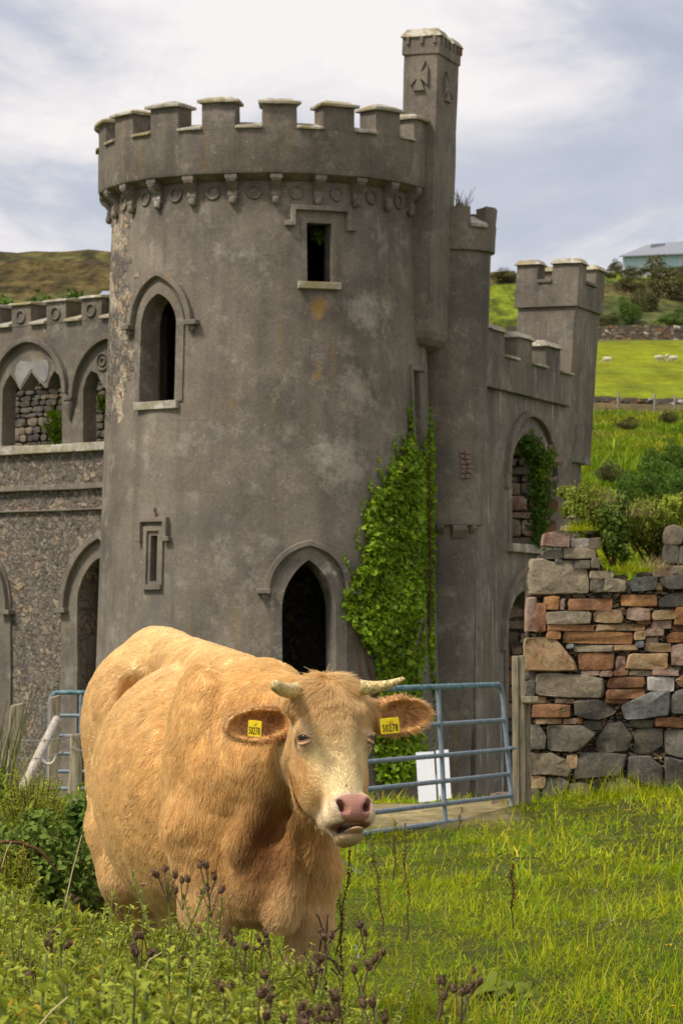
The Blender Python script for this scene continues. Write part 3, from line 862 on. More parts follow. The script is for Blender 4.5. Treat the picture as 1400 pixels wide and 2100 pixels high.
# stone patch on its front
rs = random.Random(9)
for r_ in range(4):
    xx = 1062 + (3 - r_) * 1.5
    while xx < 1104 - r_ * 2:
        w_ = rs.uniform(9, 17)
        p = [W(xx + dx, 590 + r_ * 9 + dy, 64.95) for dx, dy in ((.6, .6), (w_ - .6, rs.uniform(.4, 1.6)), (w_ - .6, 8.6), (.6, 8.2))]
        mm = MB(); mm.prism(p, (0, .3, 0)); mm.build('stone', simple('brown stone', (.30, .22, .15), .95, .1, .3, 10) if r_ == 0 and xx < 1068 and 'bst' not in M else M.get('bst', mst), corner, bevel=.012); xx += w_

# ------------------------------------------------------------------ rubble pieces seen through the openings
def stone_mesh(w, h, d, seed, n=10, jag=.16):
    """one irregular stone, front towards -Y, centred at the origin"""
    r_ = random.Random(seed)
    out = []
    for k in range(n):
        a_ = 2 * math.pi * (k + r_.uniform(-.2, .2)) / n
        cx, cy = math.cos(a_), math.sin(a_)
        q = 1 / max(abs(cx), abs(cy)) ** .82
        j = 1 + r_.uniform(-jag, jag * .4)
        out.append((cx * q * j * w / 2, cy * q * j * h / 2))
    return ring_stone(out, d, r_)
def ring_stone(out, d, r_, bulge=.5, amp=9.0):
    n = len(out); vs, fs = [], []
    cx = sum(p[0] for p in out) / n; cy = sum(p[1] for p in out) / n
    mn = min(max(p[0] for p in out) - min(p[0] for p in out), max(p[1] for p in out) - min(p[1] for p in out))
    tx, ty = r_.uniform(-.45, .45), r_.uniform(-.35, .35)
    for sc, y in ((.97, d), (1.0, .13 * mn), (.975, .035 * mn), (.91, -.005 * mn), (.5, -.02 * mn)):
        for p in out:
            if sc < .95:
                yy = y + r_.uniform(-.045, .045) * min(mn, amp) * bulge + (p[0] - cx) * tx * .3 + (p[1] - cy) * ty * .3
            else: yy = y
            vs.append((cx + (p[0] - cx) * sc, yy, cy + (p[1] - cy) * sc))
    vs.append((cx, -.03 * mn, cy))
    for i in range(4):
        for k in range(n): fs.append((i * n + k, i * n + (k + 1) % n, (i + 1) * n + (k + 1) % n, (i + 1) * n + k))
    for k in range(n): fs.append((4 * n + k, 4 * n + (k + 1) % n, 5 * n))
    return vs, fs
def stone_mat(name, c1, c2, c3, spots=(.05, .045, .04), lich=(.42, .38, .30)):
    t = NT(name, .93, .15)
    v = t.coord(obj=False)
    f1 = t.noise(v, 9, 7, .68, .4); f2 = t.noise(v, 38, 6, .7); f3 = t.noise(v, 4, 4, .6)
    c = t.mix(t.ramp(f1, [(.36, 0), (.62, 1)]), c1, c2)
    c = t.mix(t.ramp(f3, [(.50, 0), (.66, 1)]), c, c3)
    c = t.mix(t.math('MULTIPLY', t.ramp(t.noise(v, 17, 5, .7), [(.60, 0), (.68, 1)]), .75), c, spots)
    c = t.mix(t.math('MULTIPLY', t.ramp(t.noise(v, 13, 6, .7, .3), [(.60, 0), (.70, 1)]), .55), c, lich)
    c = t.mix(t.math('MULTIPLY', t.ramp(t.noise(v, 6, 6, .7, .5), [(.60, 0), (.67, 1)]), .6), c, (.075, .085, .03))
    c = t.mix(1.0, c, t.ramp(f2, [(.25, .62), (.75, 1.3)]), 'MULTIPLY')
    c = t.mix(1.0, c, t.ramp(t.objrand(), [(0, .78), (1, 1.18)]), 'MULTIPLY')
    t.base(c); t.bump(f1, .8, .02); t.bump(f2, .8, .008)
    return t.mat
SM = {
 'grey': stone_mat('grey stone', (.090, .082, .069), (.165, .147, .118), (.195, .160, .115)),
 'greytan': stone_mat('grey tan stone', (.20, .165, .12), (.32, .26, .18), (.25, .20, .14)),
 'tan': stone_mat('tan stone', (.34, .22, .115), (.42, .30, .17), (.30, .17, .085)),
 'orange': stone_mat('orange stone', (.32, .15, .06), (.42, .235, .105), (.24, .10, .045), (.10, .05, .03), (.45, .30, .16)),
 'brown': stone_mat('brown stone', (.22, .10, .05), (.31, .165, .085), (.14, .07, .045), (.05, .03, .025), (.36, .25, .15)),
 'pink': stone_mat('pink stone', (.28, .18, .135), (.38, .285, .22), (.24, .125, .085), (.12, .06, .05), (.62, .58, .54)),
 'blue': stone_mat('blue grey stone', (.12, .12, .118), (.20, .20, .188), (.17, .155, .135), (.05, .05, .05), (.40, .41, .39)),
 'dark': stone_mat('dark stone', (.07, .065, .058), (.12, .108, .092), (.15, .125, .09)),
 'white': stone_mat('quartz stone', (.42, .37, .33), (.60, .56, .51), (.36, .26, .21)),
}
def stone_field(parent, fn, u0, u1, z0, z1, row, keys, seed, lim=300, depth=.22):
    """rows of separate stones; fn(u, z) -> (point, outward normal)"""
    r_ = random.Random(seed); z = z0; cnt = 0
    protos = {}
    while z < z1:
        h = row * r_.uniform(.5, 1.5); u = u0 + r_.uniform(-row, 0)
        while u < u1:
            w = row * r_.uniform(.8, 3.2)
            key = r_.choice(keys); pk = (key, r_.randrange(5), round(w / h))
            if pk not in protos:
                q = MB(); q.add(*stone_mesh(max(1, pk[2]), 1.0, .9, hash(pk) % 1000 if False else pk[1] * 17 + pk[2] * 5 + len(key)))
                protos[pk] = q.mesh('stone', SM[key], 50)
            p, nn = fn(u + w / 2, z + h / 2)
            o = bpy.data.objects.new('stone', protos[pk]); put(o, parent)
            o.location = p + nn * r_.uniform(-.02, .03)
            o.rotation_euler = (0, r_.uniform(-.06, .06), math.atan2(nn.x, -nn.y))
            s_ = h * .95
            o.scale = (w / max(1, pk[2]) * .96, min(depth, s_) , s_)
            cnt += 1
            if cnt >= lim: return
            u += w
        z += h
# room wall behind the right-hand arch
rw = empty('ruined_room_wall', (B0.x + 2, B0.y + 6, -1), 'reddish rubble wall inside the castle seen through the tall right arch', 'wall')
q0 = BP(3.0, 0, -2.4)
fnr = lambda u, z: (q0 + Vector((-1, 0.0, 0)) * 0 + Vector((u, 0.15 * u, z)), Vector((.15, -1, 0)).normalized())
MB().hexa([Vector(q0) + Vector(p) for p in ((.2, .14, -2), (2.75, .53, -2), (2.75, .9, -2), (.2, .7, -2), (.2, .14, 5.4), (2.75, .53, 5.0), (2.75, .9, 5.0), (.2, .7, 5.4))]).build('core', M['inner'], rw)
stone_field(rw, fnr, 1.1, 2.6, -1.2, 5.2, .25, ['pink', 'brown', 'grey', 'greytan', 'pink'], 21, 300)

# ------------------------------------------------------------------ left wing
ang3 = R(41)
LB, LN = Vector((-math.cos(ang3), math.sin(ang3), 0)), Vector((-math.sin(ang3), -math.cos(ang3), 0))
p0_ = W(219, 800, 57.8); L0 = Vector((p0_.x, p0_.y, 0))
def l_hit(px, py):
    d = ray(px, py); e_ = Vector((0, 0, EYE))
    k = (L0 - e_).dot(LN) / d.dot(LN); p = e_ + d * k
    return (p - L0).dot(LB), p.z
def LP(t_, z, off=0.0): return L0 + LB * t_ + LN * off + Vector((0, 0, z))
wing = empty('left_wing', (L0.x - 2, L0.y + 2, -1), 'left wing wall with pointed windows over bare rubble and crenellated parapet', 'wall')
def lbox(t0, t1, z0, z1, o0, o1): return MB().hexa([LP(t0, z0, o0), LP(t0, z0, o1), LP(t1, z0, o1), LP(t1, z0, o0), LP(t0, z1, o0), LP(t0, z1, o1), LP(t1, z1, o1), LP(t1, z1, o0)])
zsl = l_hit(100, 922)[1]; z2 = l_hit(100, 1000)[1]; z3 = l_hit(100, 1047)[1]; zled = l_hit(60, 668)[1]; zmt = l_hit(60, 625)[1]
TE = 9.0
up = lbox(-1.2, TE, zsl, zled, -.34, 0).build('upper_wall', [M['plaster']], wing)
lo = lbox(-1.2, TE, -2.2, zsl - .002, -.7, -.03).build('rubble_wall', [M['rubble']], wing, )
cu, cl = MB(), MB()
def lpoly(pts, mb): mb.prism([LP(*l_hit(x, y), .6) for x, y in pts], -LN * 2.2)
# two broken lancets and their traceries
lpoly([(4, 914), (6, 800), (13, 780), (22, 768), (33, 783), (42, 800), (52, 784), (65, 763), (80, 782), (90, 792), (97, 796), (103, 776), (112, 760), (122, 770), (127, 790), (128, 913)], cu)
lpoly([(170, 910), (171, 800), (177, 776), (187, 760), (200, 766), (210, 790), (222, 802), (240, 800), (240, 908)], cu)
for x0 in (-150, -310):
    lpoly([(x0, 918), (x0 + 2, 800), (x0 + 40, 750), (x0 + 100, 760), (x0 + 118, 800), (x0 + 118, 916)], cu)
apply_cut(up, cu)
lowers = []
for xl, xr, yt, ysp in ((160, 262, 1140, 1240), (-78, -8, 1150, 1245)):
    tl, tr_ = l_hit(xr, 1300)[0], l_hit(xl, 1300)[0]; xm = (xl + xr) / 2
    a = (tr_ - tl) / 2; tc = (tl + tr_) / 2; zt, zsp, zb = l_hit(xm, yt)[1], l_hit(xm, ysp)[1], -2.0
    cl.prism([LP(tc + u, z, .6) for u, z in arch_pts(a, zsp, zt) + [(-a, zb), (a, zb)]], -LN * 2.2)
    lowers.append((tc, a, zt, zsp))
apply_cut(lo, cl)
# plaster surrounds of the lower arches
for tc, a, zt, zsp in lowers:
    inn = [(a, -2.0)] + arch_pts(a, zsp, zt, 12) + [(-a, -2.0)]; out = [(a + .42, -2.0)] + arch_pts(a + .42, zsp, zt + .46, 12) + [(-a - .42, -2.0)]
    n_ = len(inn); mm = MB(); mm.v = [tuple(LP(tc + u, z, .02)) for u, z in inn] + [tuple(LP(tc + u, z, .02)) for u, z in out] + [tuple(LP(tc + u, z, -.1)) for u, z in out] + [tuple(LP(tc + u, z, -.5)) for u, z in inn]
    for i in range(n_ - 1):
        mm.f += [(i, i + 1, n_ + i + 1, n_ + i), (n_ + i, n_ + i + 1, 2 * n_ + i + 1, 2 * n_ + i), (i + 1, i, 3 * n_ + i, 3 * n_ + i + 1)]; mm.m += [0] * 3
    mm.build('arch_surround', M['plaster'], wing, smooth=35, rough=(.3, .012, 3))
    mm = MB(); mm.sweep([LP(tc + u, z, .02) for u, z in arch_pts(a + .33, zsp - .08, zt + .38, 12)], LN, .13, .11); mm.build('hood_mould', M['mould'], wing, smooth=35, bevel=.012)
    for s in (-1, 1):
        mm = MB(); mm.sweep([LP(tc + s * (a + .22), zsp - .1, .02), LP(tc + s * (a + .50), zsp - .1, .02)], LN, .09, .13); mm.build('mould_stop', M['mould'], wing, bevel=.01)
# big pointed hoods over the windows, with pendants
for xs_l, xs_r, yap in ((-16, 143, 697), (149, 306, 690), (-180, -20, 702)):
    tl, tr_ = l_hit(xs_r, 815)[0], l_hit(xs_l, 815)[0]; a = (tr_ - tl) / 2; tc = (tl + tr_) / 2; xm = (xs_l + xs_r) / 2
    zt, zsp = l_hit(xm, yap)[1], l_hit(xm, 812)[1]
    mm = MB(); mm.sweep([LP(tc + u, z) for u, z in arch_pts(a - .05, zsp, zt, 12)], LN, .10, .12); mm.build('hood_mould', M['mould'], wing, smooth=35, bevel=.012)
for px in (146, -18):
    c_ = LP(*l_hit(px, 818), .0)
    mm = MB(); vs = []
    for r_, z in ((.13, .06), (.13, -.02), (.10, -.05), (.11, -.12), (.06, -.26), (.015, -.40)):
        vs.append((r_, z))
    nseg = 10; V = []
    for r_, z in vs:
        for k in range(nseg): V.append(c_ + LB * r_ * math.cos(2 * math.pi * k / nseg) + LN * (r_ * math.sin(2 * math.pi * k / nseg) * .9 + .03) + Vector((0, 0, z)))
    FS = [(i * nseg + k, i * nseg + (k + 1) % nseg, (i + 1) * nseg + (k + 1) % nseg, (i + 1) * nseg + k) for i in range(len(vs) - 1) for k in range(nseg)]
    mm.add(V, FS + [tuple(range(nseg - 1, -1, -1)), tuple((len(vs) - 1) * nseg + k for k in range(nseg))]); mm.build('pendant', M['mould'], wing, smooth=40)
# lead-grey patch of old plaster in the tracery
mm = MB(); mm.prism([LP(*l_hit(x, y), .012) for x, y in ((32, 770), (35, 748), (44, 740), (60, 742), (76, 744), (88, 738), (98, 738), (102, 752), (98, 776), (92, 784), (82, 776), (66, 756), (52, 778), (43, 794))], -LN * .05)
mm.build('pale_patch', simple('bleached plaster', (.25, .24, .23), .85, .2, .35, 5, .3, 30), wing)
for px, py in ((212, 742),):
    for rr in (.15, .07):
        c_ = LP(*l_hit(px, py), .015); mm = MB()
        mm.tube([c_ + LB * rr * math.cos(2 * math.pi * k / 20) + Vector((0, 0, rr * math.sin(2 * math.pi * k / 20))) for k in range(21)], .025, 6, caps=False); mm.build('roundel', M['mould'], wing, smooth=60)
# string courses
for z, w, d in ((zsl + .01, .15, .10), (z2, .10, .09), (z3, .035, .05)):
    mm = MB(); mm.sweep([LP(-.6, z), LP(TE, z)], LN, w, d); mm.build('string_course', M['cap'] if w > .12 else M['mould'], wing, bevel=.012, rough=(.5, .012, 2))
# parapet: merlons with roundels, caps, sloped sills
tq = [l_hit(x, 640)[0] for x in (209, 168)]; wm = abs(tq[1] - tq[0]); pitch = l_hit(95, 640)[0] - tq[0]
pitch = abs(l_hit(95, 645)[0] - l_hit(168, 640)[0]) if False else abs(l_hit(136, 640)[0] - l_hit(209, 640)[0])
for i in range(-1, 11):
    t0 = tq[0] + i * pitch; t1 = t0 + wm
    lbox(t0, t1, zled - .01, zmt, -.55, .01).build('merlon', M['plaster'], wing, bevel=.012, rough=(.25, .010, 3))
    m = MB(); m.hexa([LP(t0 - .05, zmt + .002, -.6), LP(t0 - .05, zmt + .002, .07), LP(t1 + .05, zmt + .002, .07), LP(t1 + .05, zmt + .002, -.6), LP(t0 - .03, zmt + .10, -.5), LP(t0 - .03, zmt + .05, .05), LP(t1 + .03, zmt + .05, .05), LP(t1 + .03, zmt + .10, -.5)])
    m.build('merlon_cap', M['cap'], wing, bevel=.015, rough=(.2, .010, 3))
    u0, u1 = t1, t0 + pitch
    m = MB(); m.hexa([LP(u0, zled + .002, -.5), LP(u0, zled + .002, .08), LP(u1, zled + .002, .08), LP(u1, zled + .002, -.5), LP(u0, zled + .22, -.5), LP(u0, zled + .05, .08), LP(u1, zled + .05, .08), LP(u1, zled + .22, -.5)])
    m.build('embrasure_sill', M['cap'], wing, bevel=.01)
    c_ = LP((t0 + t1) / 2, (zled + zmt) / 2 - .02, .02); mm = MB()
    mm.tube([c_ + LB * .11 * math.cos(2 * math.pi * k / 16) + Vector((0, 0, .11 * math.sin(2 * math.pi * k / 16))) for k in range(17)], .026, 6, caps=False); mm.build('roundel', M['mould'], wing, smooth=60)
# rubble wall inside the wing
iw = empty('inner_wing_wall', (L0.x - 3, L0.y + 5, -1), 'broken rubble wall seen through the pointed windows of the left wing', 'wall')
q1 = LP(0, 0, -2.6)
fni = lambda u, z: (q1 + LB * u + Vector((0, 0, z)), LN)
MB().hexa([q1 + LB * a_ - LN * b_ + Vector((0, 0, c_)) for a_, b_, c_ in ((-2.5, .08, -2), (9.5, .08, -2), (9.5, .6, -2), (-2.5, .6, -2), (-2.5, .08, 6.75), (9.5, .08, 6.75), (9.5, .6, 6.75), (-2.5, .6, 6.75))]).build('core', M['inner'], iw)
stone_field(iw, fni, 2.7, 6.4, 5.0, 6.8, .125, ['grey', 'greytan', 'dark', 'grey', 'dark', 'grey'], 31, 300)

# stones standing proud where the render has weathered off the wing and the tower flank
def scatter_stones(parent, fn, n, smin, smax, seed, keys, ok):
    r_ = random.Random(seed); cnt = 0; pr = {}
    for _ in range(n * 6):
        px, py = r_.uniform(*ok[0]), r_.uniform(*ok[1])
        hit = fn(px, py)
        if hit is None: continue
        p, nn = hit
        key = r_.choice(keys); q_ = (key, r_.randrange(4))
        if q_ not in pr:
            q = MB(); q.add(*stone_mesh(1.6, 1, .5, q_[1] * 13 + len(key), 8, .22)); pr[q_] = q.mesh('stone', SM[key], 45)
        o = put(bpy.data.objects.new('stone', pr[q_]), parent)
        w = r_.uniform(smin, smax)
        o.location = p + nn * r_.uniform(-.012, .012); o.rotation_euler = (0, r_.uniform(-.25, .25), math.atan2(nn.x, -nn.y)); o.scale = (w / 1.6 * r_.uniform(.8, 1.2), .10, w * r_.uniform(.5, .85))
        cnt += 1
        if cnt >= n: return
def wing_spot(px, py):
    t_, z = l_hit(px, py)
    if not (-.4 < t_ < 3.1): return None
    if abs(z - z2) < .12 or abs(z - z3) < .08 or z > zsl - .15: return None
    for tc, a, zt, zsp in lowers:
        if abs(t_ - tc) < a + .5 and z < zt + .55: return None
    return LP(t_, z, -.03), LN
scatter_stones(wing, wing_spot, 300, .07, .19, 61, ['grey', 'greytan', 'grey', 'dark', 'grey', 'greytan', 'dark'], ((0, 214), (930, 1420)))
def flank_spot(px, py):
    lim = 283 - max(0, (py - 640)) * .22 + 9 * math.sin(py * .05)
    if px > lim or px < 226: return None
    th, z = tower_hit(max(px, 236), py)
    if px < 240: th -= .12
    return TS(th, z, -.005), TN(th)
scatter_stones(tower, flank_spot, 170, .06, .17, 62, ['grey', 'greytan', 'brown', 'pink', 'tan', 'white', 'greytan'], ((226, 284), (428, 830)))
# ------------------------------------------------------------------ ruined field wall at the right
WD = 30.0
ruin = empty('ruined_stone_wall', (2.6, WD, 0), 'tall broken wall of rust, tan and grey stones with plants on top at the right', 'wall')
def c6(x, y): return (1000 + x / 3.135, 1050 + y / 3.135)
STN = [
 # (class, polygon or rectangle in enlarged-photo units)
 ('pink', (352, 138, 525, 225)), ('white', (532, 172, 650, 222)), ('greytan', (650, 165, 725, 238)),
 ('grey', (355, 245, 482, 300)), ('greytan', (480, 228, 700, 302)), ('grey', (432, 302, 472, 328)), ('greytan', (452, 315, 540, 345)), ('grey', (545, 312, 655, 362)), ('grey', (662, 292, 716, 360)),
 ('greytan', [(270, 300), (350, 294), (430, 322), (560, 345), (640, 372), (652, 440), (648, 522), (520, 530), (400, 536), (262, 538), (260, 420)]),
 ('greytan', (655, 378, 805, 430)), ('grey', (660, 432, 745, 512)), ('greytan', (746, 432, 886, 514)), ('dark', (886, 452, 916, 520)),
 ('blue', (917, 414, 1090, 502)), ('pink', (1060, 340, 1190, 416)), ('greytan', (1192, 345, 1275, 402)), ('grey', [(1100, 425), (1180, 405), (1290, 402), (1300, 490), (1160, 498), (1120, 470)]), ('tan', (1080, 455, 1120, 502)),
 ('greytan', (1138, 90, 1262, 205)), ('grey', (1134, 208, 1225, 334)), ('grey', (1226, 218, 1300, 334)), ('greytan', (1264, 110, 1350, 212)),
 ('pink', (250, 542, 312, 775)), ('brown', (312, 580, 372, 780)),
 ('orange', (358, 540, 458, 630)), ('pink', (466, 560, 490, 626)), ('brown', (508, 556, 800, 634)), ('orange', (850, 530, 1090, 608)), ('grey', [(1098, 560), (1180, 520), (1300, 508), (1310, 608), (1100, 612)]),
 ('greytan', (374, 640, 666, 722)), ('tan', (680, 633, 868, 713)), ('pink', (894, 618, 1046, 696)), ('tan', (1056, 630, 1204, 692)), ('orange', (1206, 612, 1300, 686)),
 ('brown', (376, 724, 682, 762)), ('tan', (686, 722, 1012, 762)), ('tan', (958, 697, 1046, 719)), ('pink', (1050, 696, 1178, 752)), ('orange', (1200, 692, 1290, 726)), ('brown', (1180, 730, 1300, 766)),
 ('orange', (378, 770, 466, 814)), ('orange', (470, 768, 934, 848)), ('tan', (940, 766, 1010, 822)), ('pink', (1012, 752, 1130, 796)), ('orange', [(1140, 800), (1180, 772), (1300, 770), (1300, 840), (1150, 838)]),
 ('tan', [(240, 812), (330, 806), (425, 810), (480, 862), (560, 960), (577, 1026), (420, 1028), (244, 1022), (236, 900)]),
 ('blue', (506, 850, 550, 876)), ('greytan', (546, 858, 806, 898)), ('tan', (808, 856, 962, 888)), ('blue', (950, 832, 1002, 870)), ('tan', (1004, 846, 1180, 896)), ('pink', (1015, 808, 1092, 842)), ('pink', (1180, 850, 1300, 986)),
 ('brown', [(572, 905), (700, 900), (815, 908), (806, 1018), (590, 1020)]), ('pink', (820, 926, 880, 1018)), ('tan', [(905, 910), (1160, 906), (1156, 1000), (1060, 1014), (880, 1012)]),
 ('grey', (244, 1032, 305, 1080)), ('grey', (246, 1084, 300, 1178)), ('pink', (600, 1023, 716, 1050)), ('pink', (720, 1023, 800, 1058)), ('brown', (808, 1020, 902, 1050)), ('greytan', (906, 1018, 1050, 1052)), ('pink', (1056, 1005, 1226, 1052)),
 ('greytan', [(310, 1040), (420, 1033), (600, 1045), (742, 1072), (748, 1150), (730, 1200), (560, 1196), (302, 1176)]),
 ('brown', (768, 1060, 1010, 1132)), ('brown', (755, 1140, 1008, 1200)), ('white', (1020, 1056, 1196, 1150)), ('tan', [(1200, 1080), (1254, 1050), (1310, 1060), (1300, 1125), (1230, 1120)]),
 ('blue', [(855, 1250), (950, 1200), (1045, 1158), (1172, 1142), (1166, 1310), (1010, 1330), (882, 1336)]), ('grey', (1172, 1142, 1310, 1306)),
 ('pink', (430, 1202, 555, 1228)), ('tan', (240, 1186, 370, 1230)), ('brown', (286, 1236, 532, 1325)), ('dark', [(552, 1214), (720, 1206), (828, 1272), (806, 1302), (700, 1342), (556, 1312)]), ('brown', (750, 1202, 906, 1230)),
 ('tan', (310, 1329, 474, 1362)), ('pink', (486, 1329, 565, 1362)), ('brown', (567, 1320, 606, 1362)), ('grey', (612, 1342, 738, 1402)), ('grey', (904, 1336, 1066, 1386)), ('brown', (1066, 1322, 1310, 1382)),
 ('grey', [(276, 1366), (330, 1370), (376, 1440), (372, 1528), (274, 1530)]), ('grey', [(380, 1376), (480, 1370), (600, 1370), (702, 1424), (620, 1510), (560, 1546), (386, 1532)]), ('grey', [(690, 1482), (760, 1352), (860, 1342), (936, 1442), (900, 1540), (702, 1546)]),
 ('dark', [(940, 1400), (1030, 1388), (1126, 1388), (1130, 1500), (1040, 1560), (930, 1552)]), ('grey', [(1132, 1400), (1310, 1402), (1310, 1600), (1140, 1560)]), ('dark', [(900, 1570), (1040, 1566), (1130, 1640), (1120, 1780), (1010, 1760), (890, 1700)]), ('grey', [(1136, 1570), (1310, 1606), (1310, 1800), (1130, 1790)]),
 ('greytan', [(268, 1550), (410, 1546), (500, 1590), (542, 1660), (520, 1706), (390, 1690), (264, 1690)]), ('tan', (505, 1556, 575, 1650)), ('grey', [(596, 1548), (740, 1544), (896, 1560), (880, 1640), (850, 1700), (552, 1722), (556, 1620)]),
 ('dark', [(380, 1712), (470, 1704), (526, 1740), (500, 1800), (440, 1852), (324, 1846)]), ('tan', (260, 1692, 372, 1780)), ('grey', (262, 1782, 330, 1856)), ('greytan', (514, 1740, 652, 1842)), ('grey', (655, 1690, 768, 1800)), ('dark', [(752, 1720), (870, 1704), (960, 1760), (984, 1826), (860, 1832), (750, 1822)]), ('dark', (984, 1786, 1052, 1832)), ('grey', (1054, 1796, 1180, 1840)),
 ('tan', (690, 1832, 900, 1862)), ('brown', (280, 1860, 506, 1934)), ('grey', (506, 1852, 684, 1906)), ('grey', (690, 1866, 860, 1910)),
]
rs = random.Random(12)
def outline(sp):
    if isinstance(sp, tuple):
        x0, y0, x1, y1 = sp
        w, h = x1 - x0, y1 - y0; x0 -= 3; y0 -= 2.5; x1 += 3; y1 += 2.5; w, h = x1 - x0, y1 - y0; c = min(w, h) * rs.uniform(.07, .2)
        sk = rs.uniform(-.05, .05) * w * min(1, h / w * 2.2)
        p = [(x0 + c * rs.uniform(.3, 1.8), y0 + rs.uniform(0, .10) * h), (x0 + w * rs.uniform(.4, .6), y0 + rs.uniform(-.04, .05) * h), (x1 - c * rs.uniform(.4, 1.2), y0 + rs.uniform(0, .12) * h), (x1 - rs.uniform(0, .04) * w, y0 + c), (x1 - rs.uniform(0, .03) * w, y0 + h * .6), (x1 - c * rs.uniform(.4, 1), y1 - rs.uniform(0, .08) * h), (x0 + w * rs.uniform(.4, .6), y1 + rs.uniform(-.05, .04) * h), (x0 + c * rs.uniform(.4, 1), y1 - rs.uniform(0, .10) * h), (x0 + rs.uniform(0, .03) * w, y1 - c), (x0 + rs.uniform(0, .03) * w, y0 + h * .4)]
        p = [(x + rs.uniform(-.012, .012) * w, y + sk * ((x - x0) / w - .5) + rs.uniform(-.025, .025) * h) for x, y in p]
    else:
        p = []
        n = len(sp)
        for i in range(n):
            a, b = sp[i], sp[(i + 1) % n]
            p += [(a[0] * .92 + b[0] * .08, a[1] * .92 + b[1] * .08), (a[0] * .5 + b[0] * .5 + rs.uniform(-4, 4), a[1] * .5 + b[1] * .5 + rs.uniform(-4, 4)), (a[0] * .08 + b[0] * .92, a[1] * .08 + b[1] * .92)]
    return p
for key, sp in STN:
    pl = outline(sp)
    Dd = WD + rs.uniform(-.045, .03)
    P_ = [W(*c6(x, y), Dd) for x, y in pl]
    cx, cz = sum(p.x for p in P_) / len(P_), sum(p.z for p in P_) / len(P_)
    vs, fs = ring_stone([(p.x - cx, p.z - cz) for p in P_][::-1], .38, rs, .9, .11)
    m = MB(); m.add(vs, fs); me = m.mesh('stone', SM[key], 32)
    o = put(bpy.data.objects.new('stone', me), ruin); o.location = (cx, Dd, cz)
# small pinning stones wedged in the joints
m = MB(); keys = list(SM)
def inside(x, y):
    for _, sp in STN:
        if isinstance(sp, tuple):
            if sp[0] - 2 < x < sp[2] + 2 and sp[1] - 2 < y < sp[3] + 2: return True
        else:
            c = False; n = len(sp); j = n - 1
            for i in range(n):
                if (sp[i][1] > y) != (sp[j][1] > y) and x < (sp[j][0] - sp[i][0]) * (y - sp[i][1]) / (sp[j][1] - sp[i][1]) + sp[i][0]: c = not c
                j = i
            if c: return True
    return False
cnt = 0
for _ in range(5200):
    x, y = rs.uniform(255, 1300), rs.uniform(320, 1900)
    if inside(x, y) or (x > 700 and y < 440): continue
    w, h = rs.uniform(14, 48), rs.uniform(7, 18)
    p = W(*c6(x, y), WD); s_ = WD / F / 3.135
    vs, fs = stone_mesh(w * s_, h * s_, .12, cnt, 7)
    tlt = rs.uniform(-.3, .3)
    m.add([(p.x + v[0] * math.cos(tlt) - v[2] * math.sin(tlt), WD + .05 + rs.uniform(-.004, .004) + v[1], p.z + v[0] * math.sin(tlt) + v[2] * math.cos(tlt)) for v in vs], fs, rs.choice([0, 0, 1, 2, 3, 3, 4]))
    cnt += 1
    if cnt > 520: break
pin = m.build('pinning_stones', [SM[k_] for k_ in ('grey', 'tan', 'brown', 'greytan', 'dark')], ruin, smooth=55); pin['kind'] = 'stuff'
# earth and rubble core, stepped along the broken top
m = MB()
top = [(268, 330), (350, 262), (480, 240), (700, 235), (722, 330), (800, 400), (900, 440), (1000, 430), (1060, 380), (1130, 350), (1145, 130), (1300, 100), (1700, 140), (2300, 260)]
pl = [W(*c6(x, y + 14), WD + .10) for x, y in top]
base = [Vector((pl[-1].x, pl[-1].y, -.6)), Vector((pl[0].x, pl[0].y, -.6))]
m.prism(pl + base, (0, .75, 0))
t = NT('earth core', .95, .05); v = t.coord(obj=False)
rc, rj = rubble_nodes(t, v, 9.0)
t.base(t.mix(.6, rc, t.mix(t.noise(v, 7, 5), (.045, .037, .027), (.15, .115, .08)))); t.bump(rj, .9, .04); t.bump(t.noise(v, 18, 6), .8, .04)
M['core'] = t.mat
m.build('core', M['core'], ruin, rough=(.10, .02, 5))
# loose stones along the top and the stretch beyond
for i in range(60):
    if i < 26: x = rs.uniform(1310, 2250); y = rs.uniform(130 + (x - 1300) * .12, 1850)
    else: x = rs.uniform(1310, 2250); y = rs.uniform(300, 1850)
    key = rs.choice(['grey', 'greytan', 'tan', 'pink', 'brown', 'blue', 'orange']); w, h = rs.uniform(80, 240), rs.uniform(50, 110)
    p = W(*c6(x, y), WD); s_ = WD / F / 3.135
    q = MB(); q.add(*stone_mesh(w * s_, h * s_, .4, i + 300, 10)); o = put(bpy.data.objects.new('stone', q.mesh('stone', SM[key], 55)), ruin); o.location = (p.x, WD + rs.uniform(-.03, .03), p.z)
for i, (x, y, w, h, key) in enumerate([(420, 150, 90, 46, 'pink'), (500, 105, 70, 36, 'pink'), (575, 60, 60, 34, 'greytan'), (640, 120, 90, 50, 'grey'), (760, 390, 90, 40, 'grey'), (850, 420, 80, 36, 'greytan'), (1000, 400, 90, 36, 'grey'), (540, 30, 46, 22, 'greytan')]):
    p = W(*c6(x, y), WD + .3); s_ = WD / F / 3.135
    q = MB(); q.add(*stone_mesh(w * s_, h * s_, .3, i + 500, 10)); o = put(bpy.data.objects.new('stone', q.mesh('stone', SM[key], 55)), ruin); o.location = (p.x, WD + .2, p.z)
# single pink stone on the path by the wall foot
q = MB(); q.add(*stone_mesh(.085 * 3.3, .09 * 3.0, .2, 77)); o = put(bpy.data.objects.new('loose_stone', q.mesh('loose_stone', SM['pink'], 55))); o.location = W(1036, 1652, 31.5)
tag(o, 'small pinkish stone lying behind the gate foot by the ruined wall', 'stone')

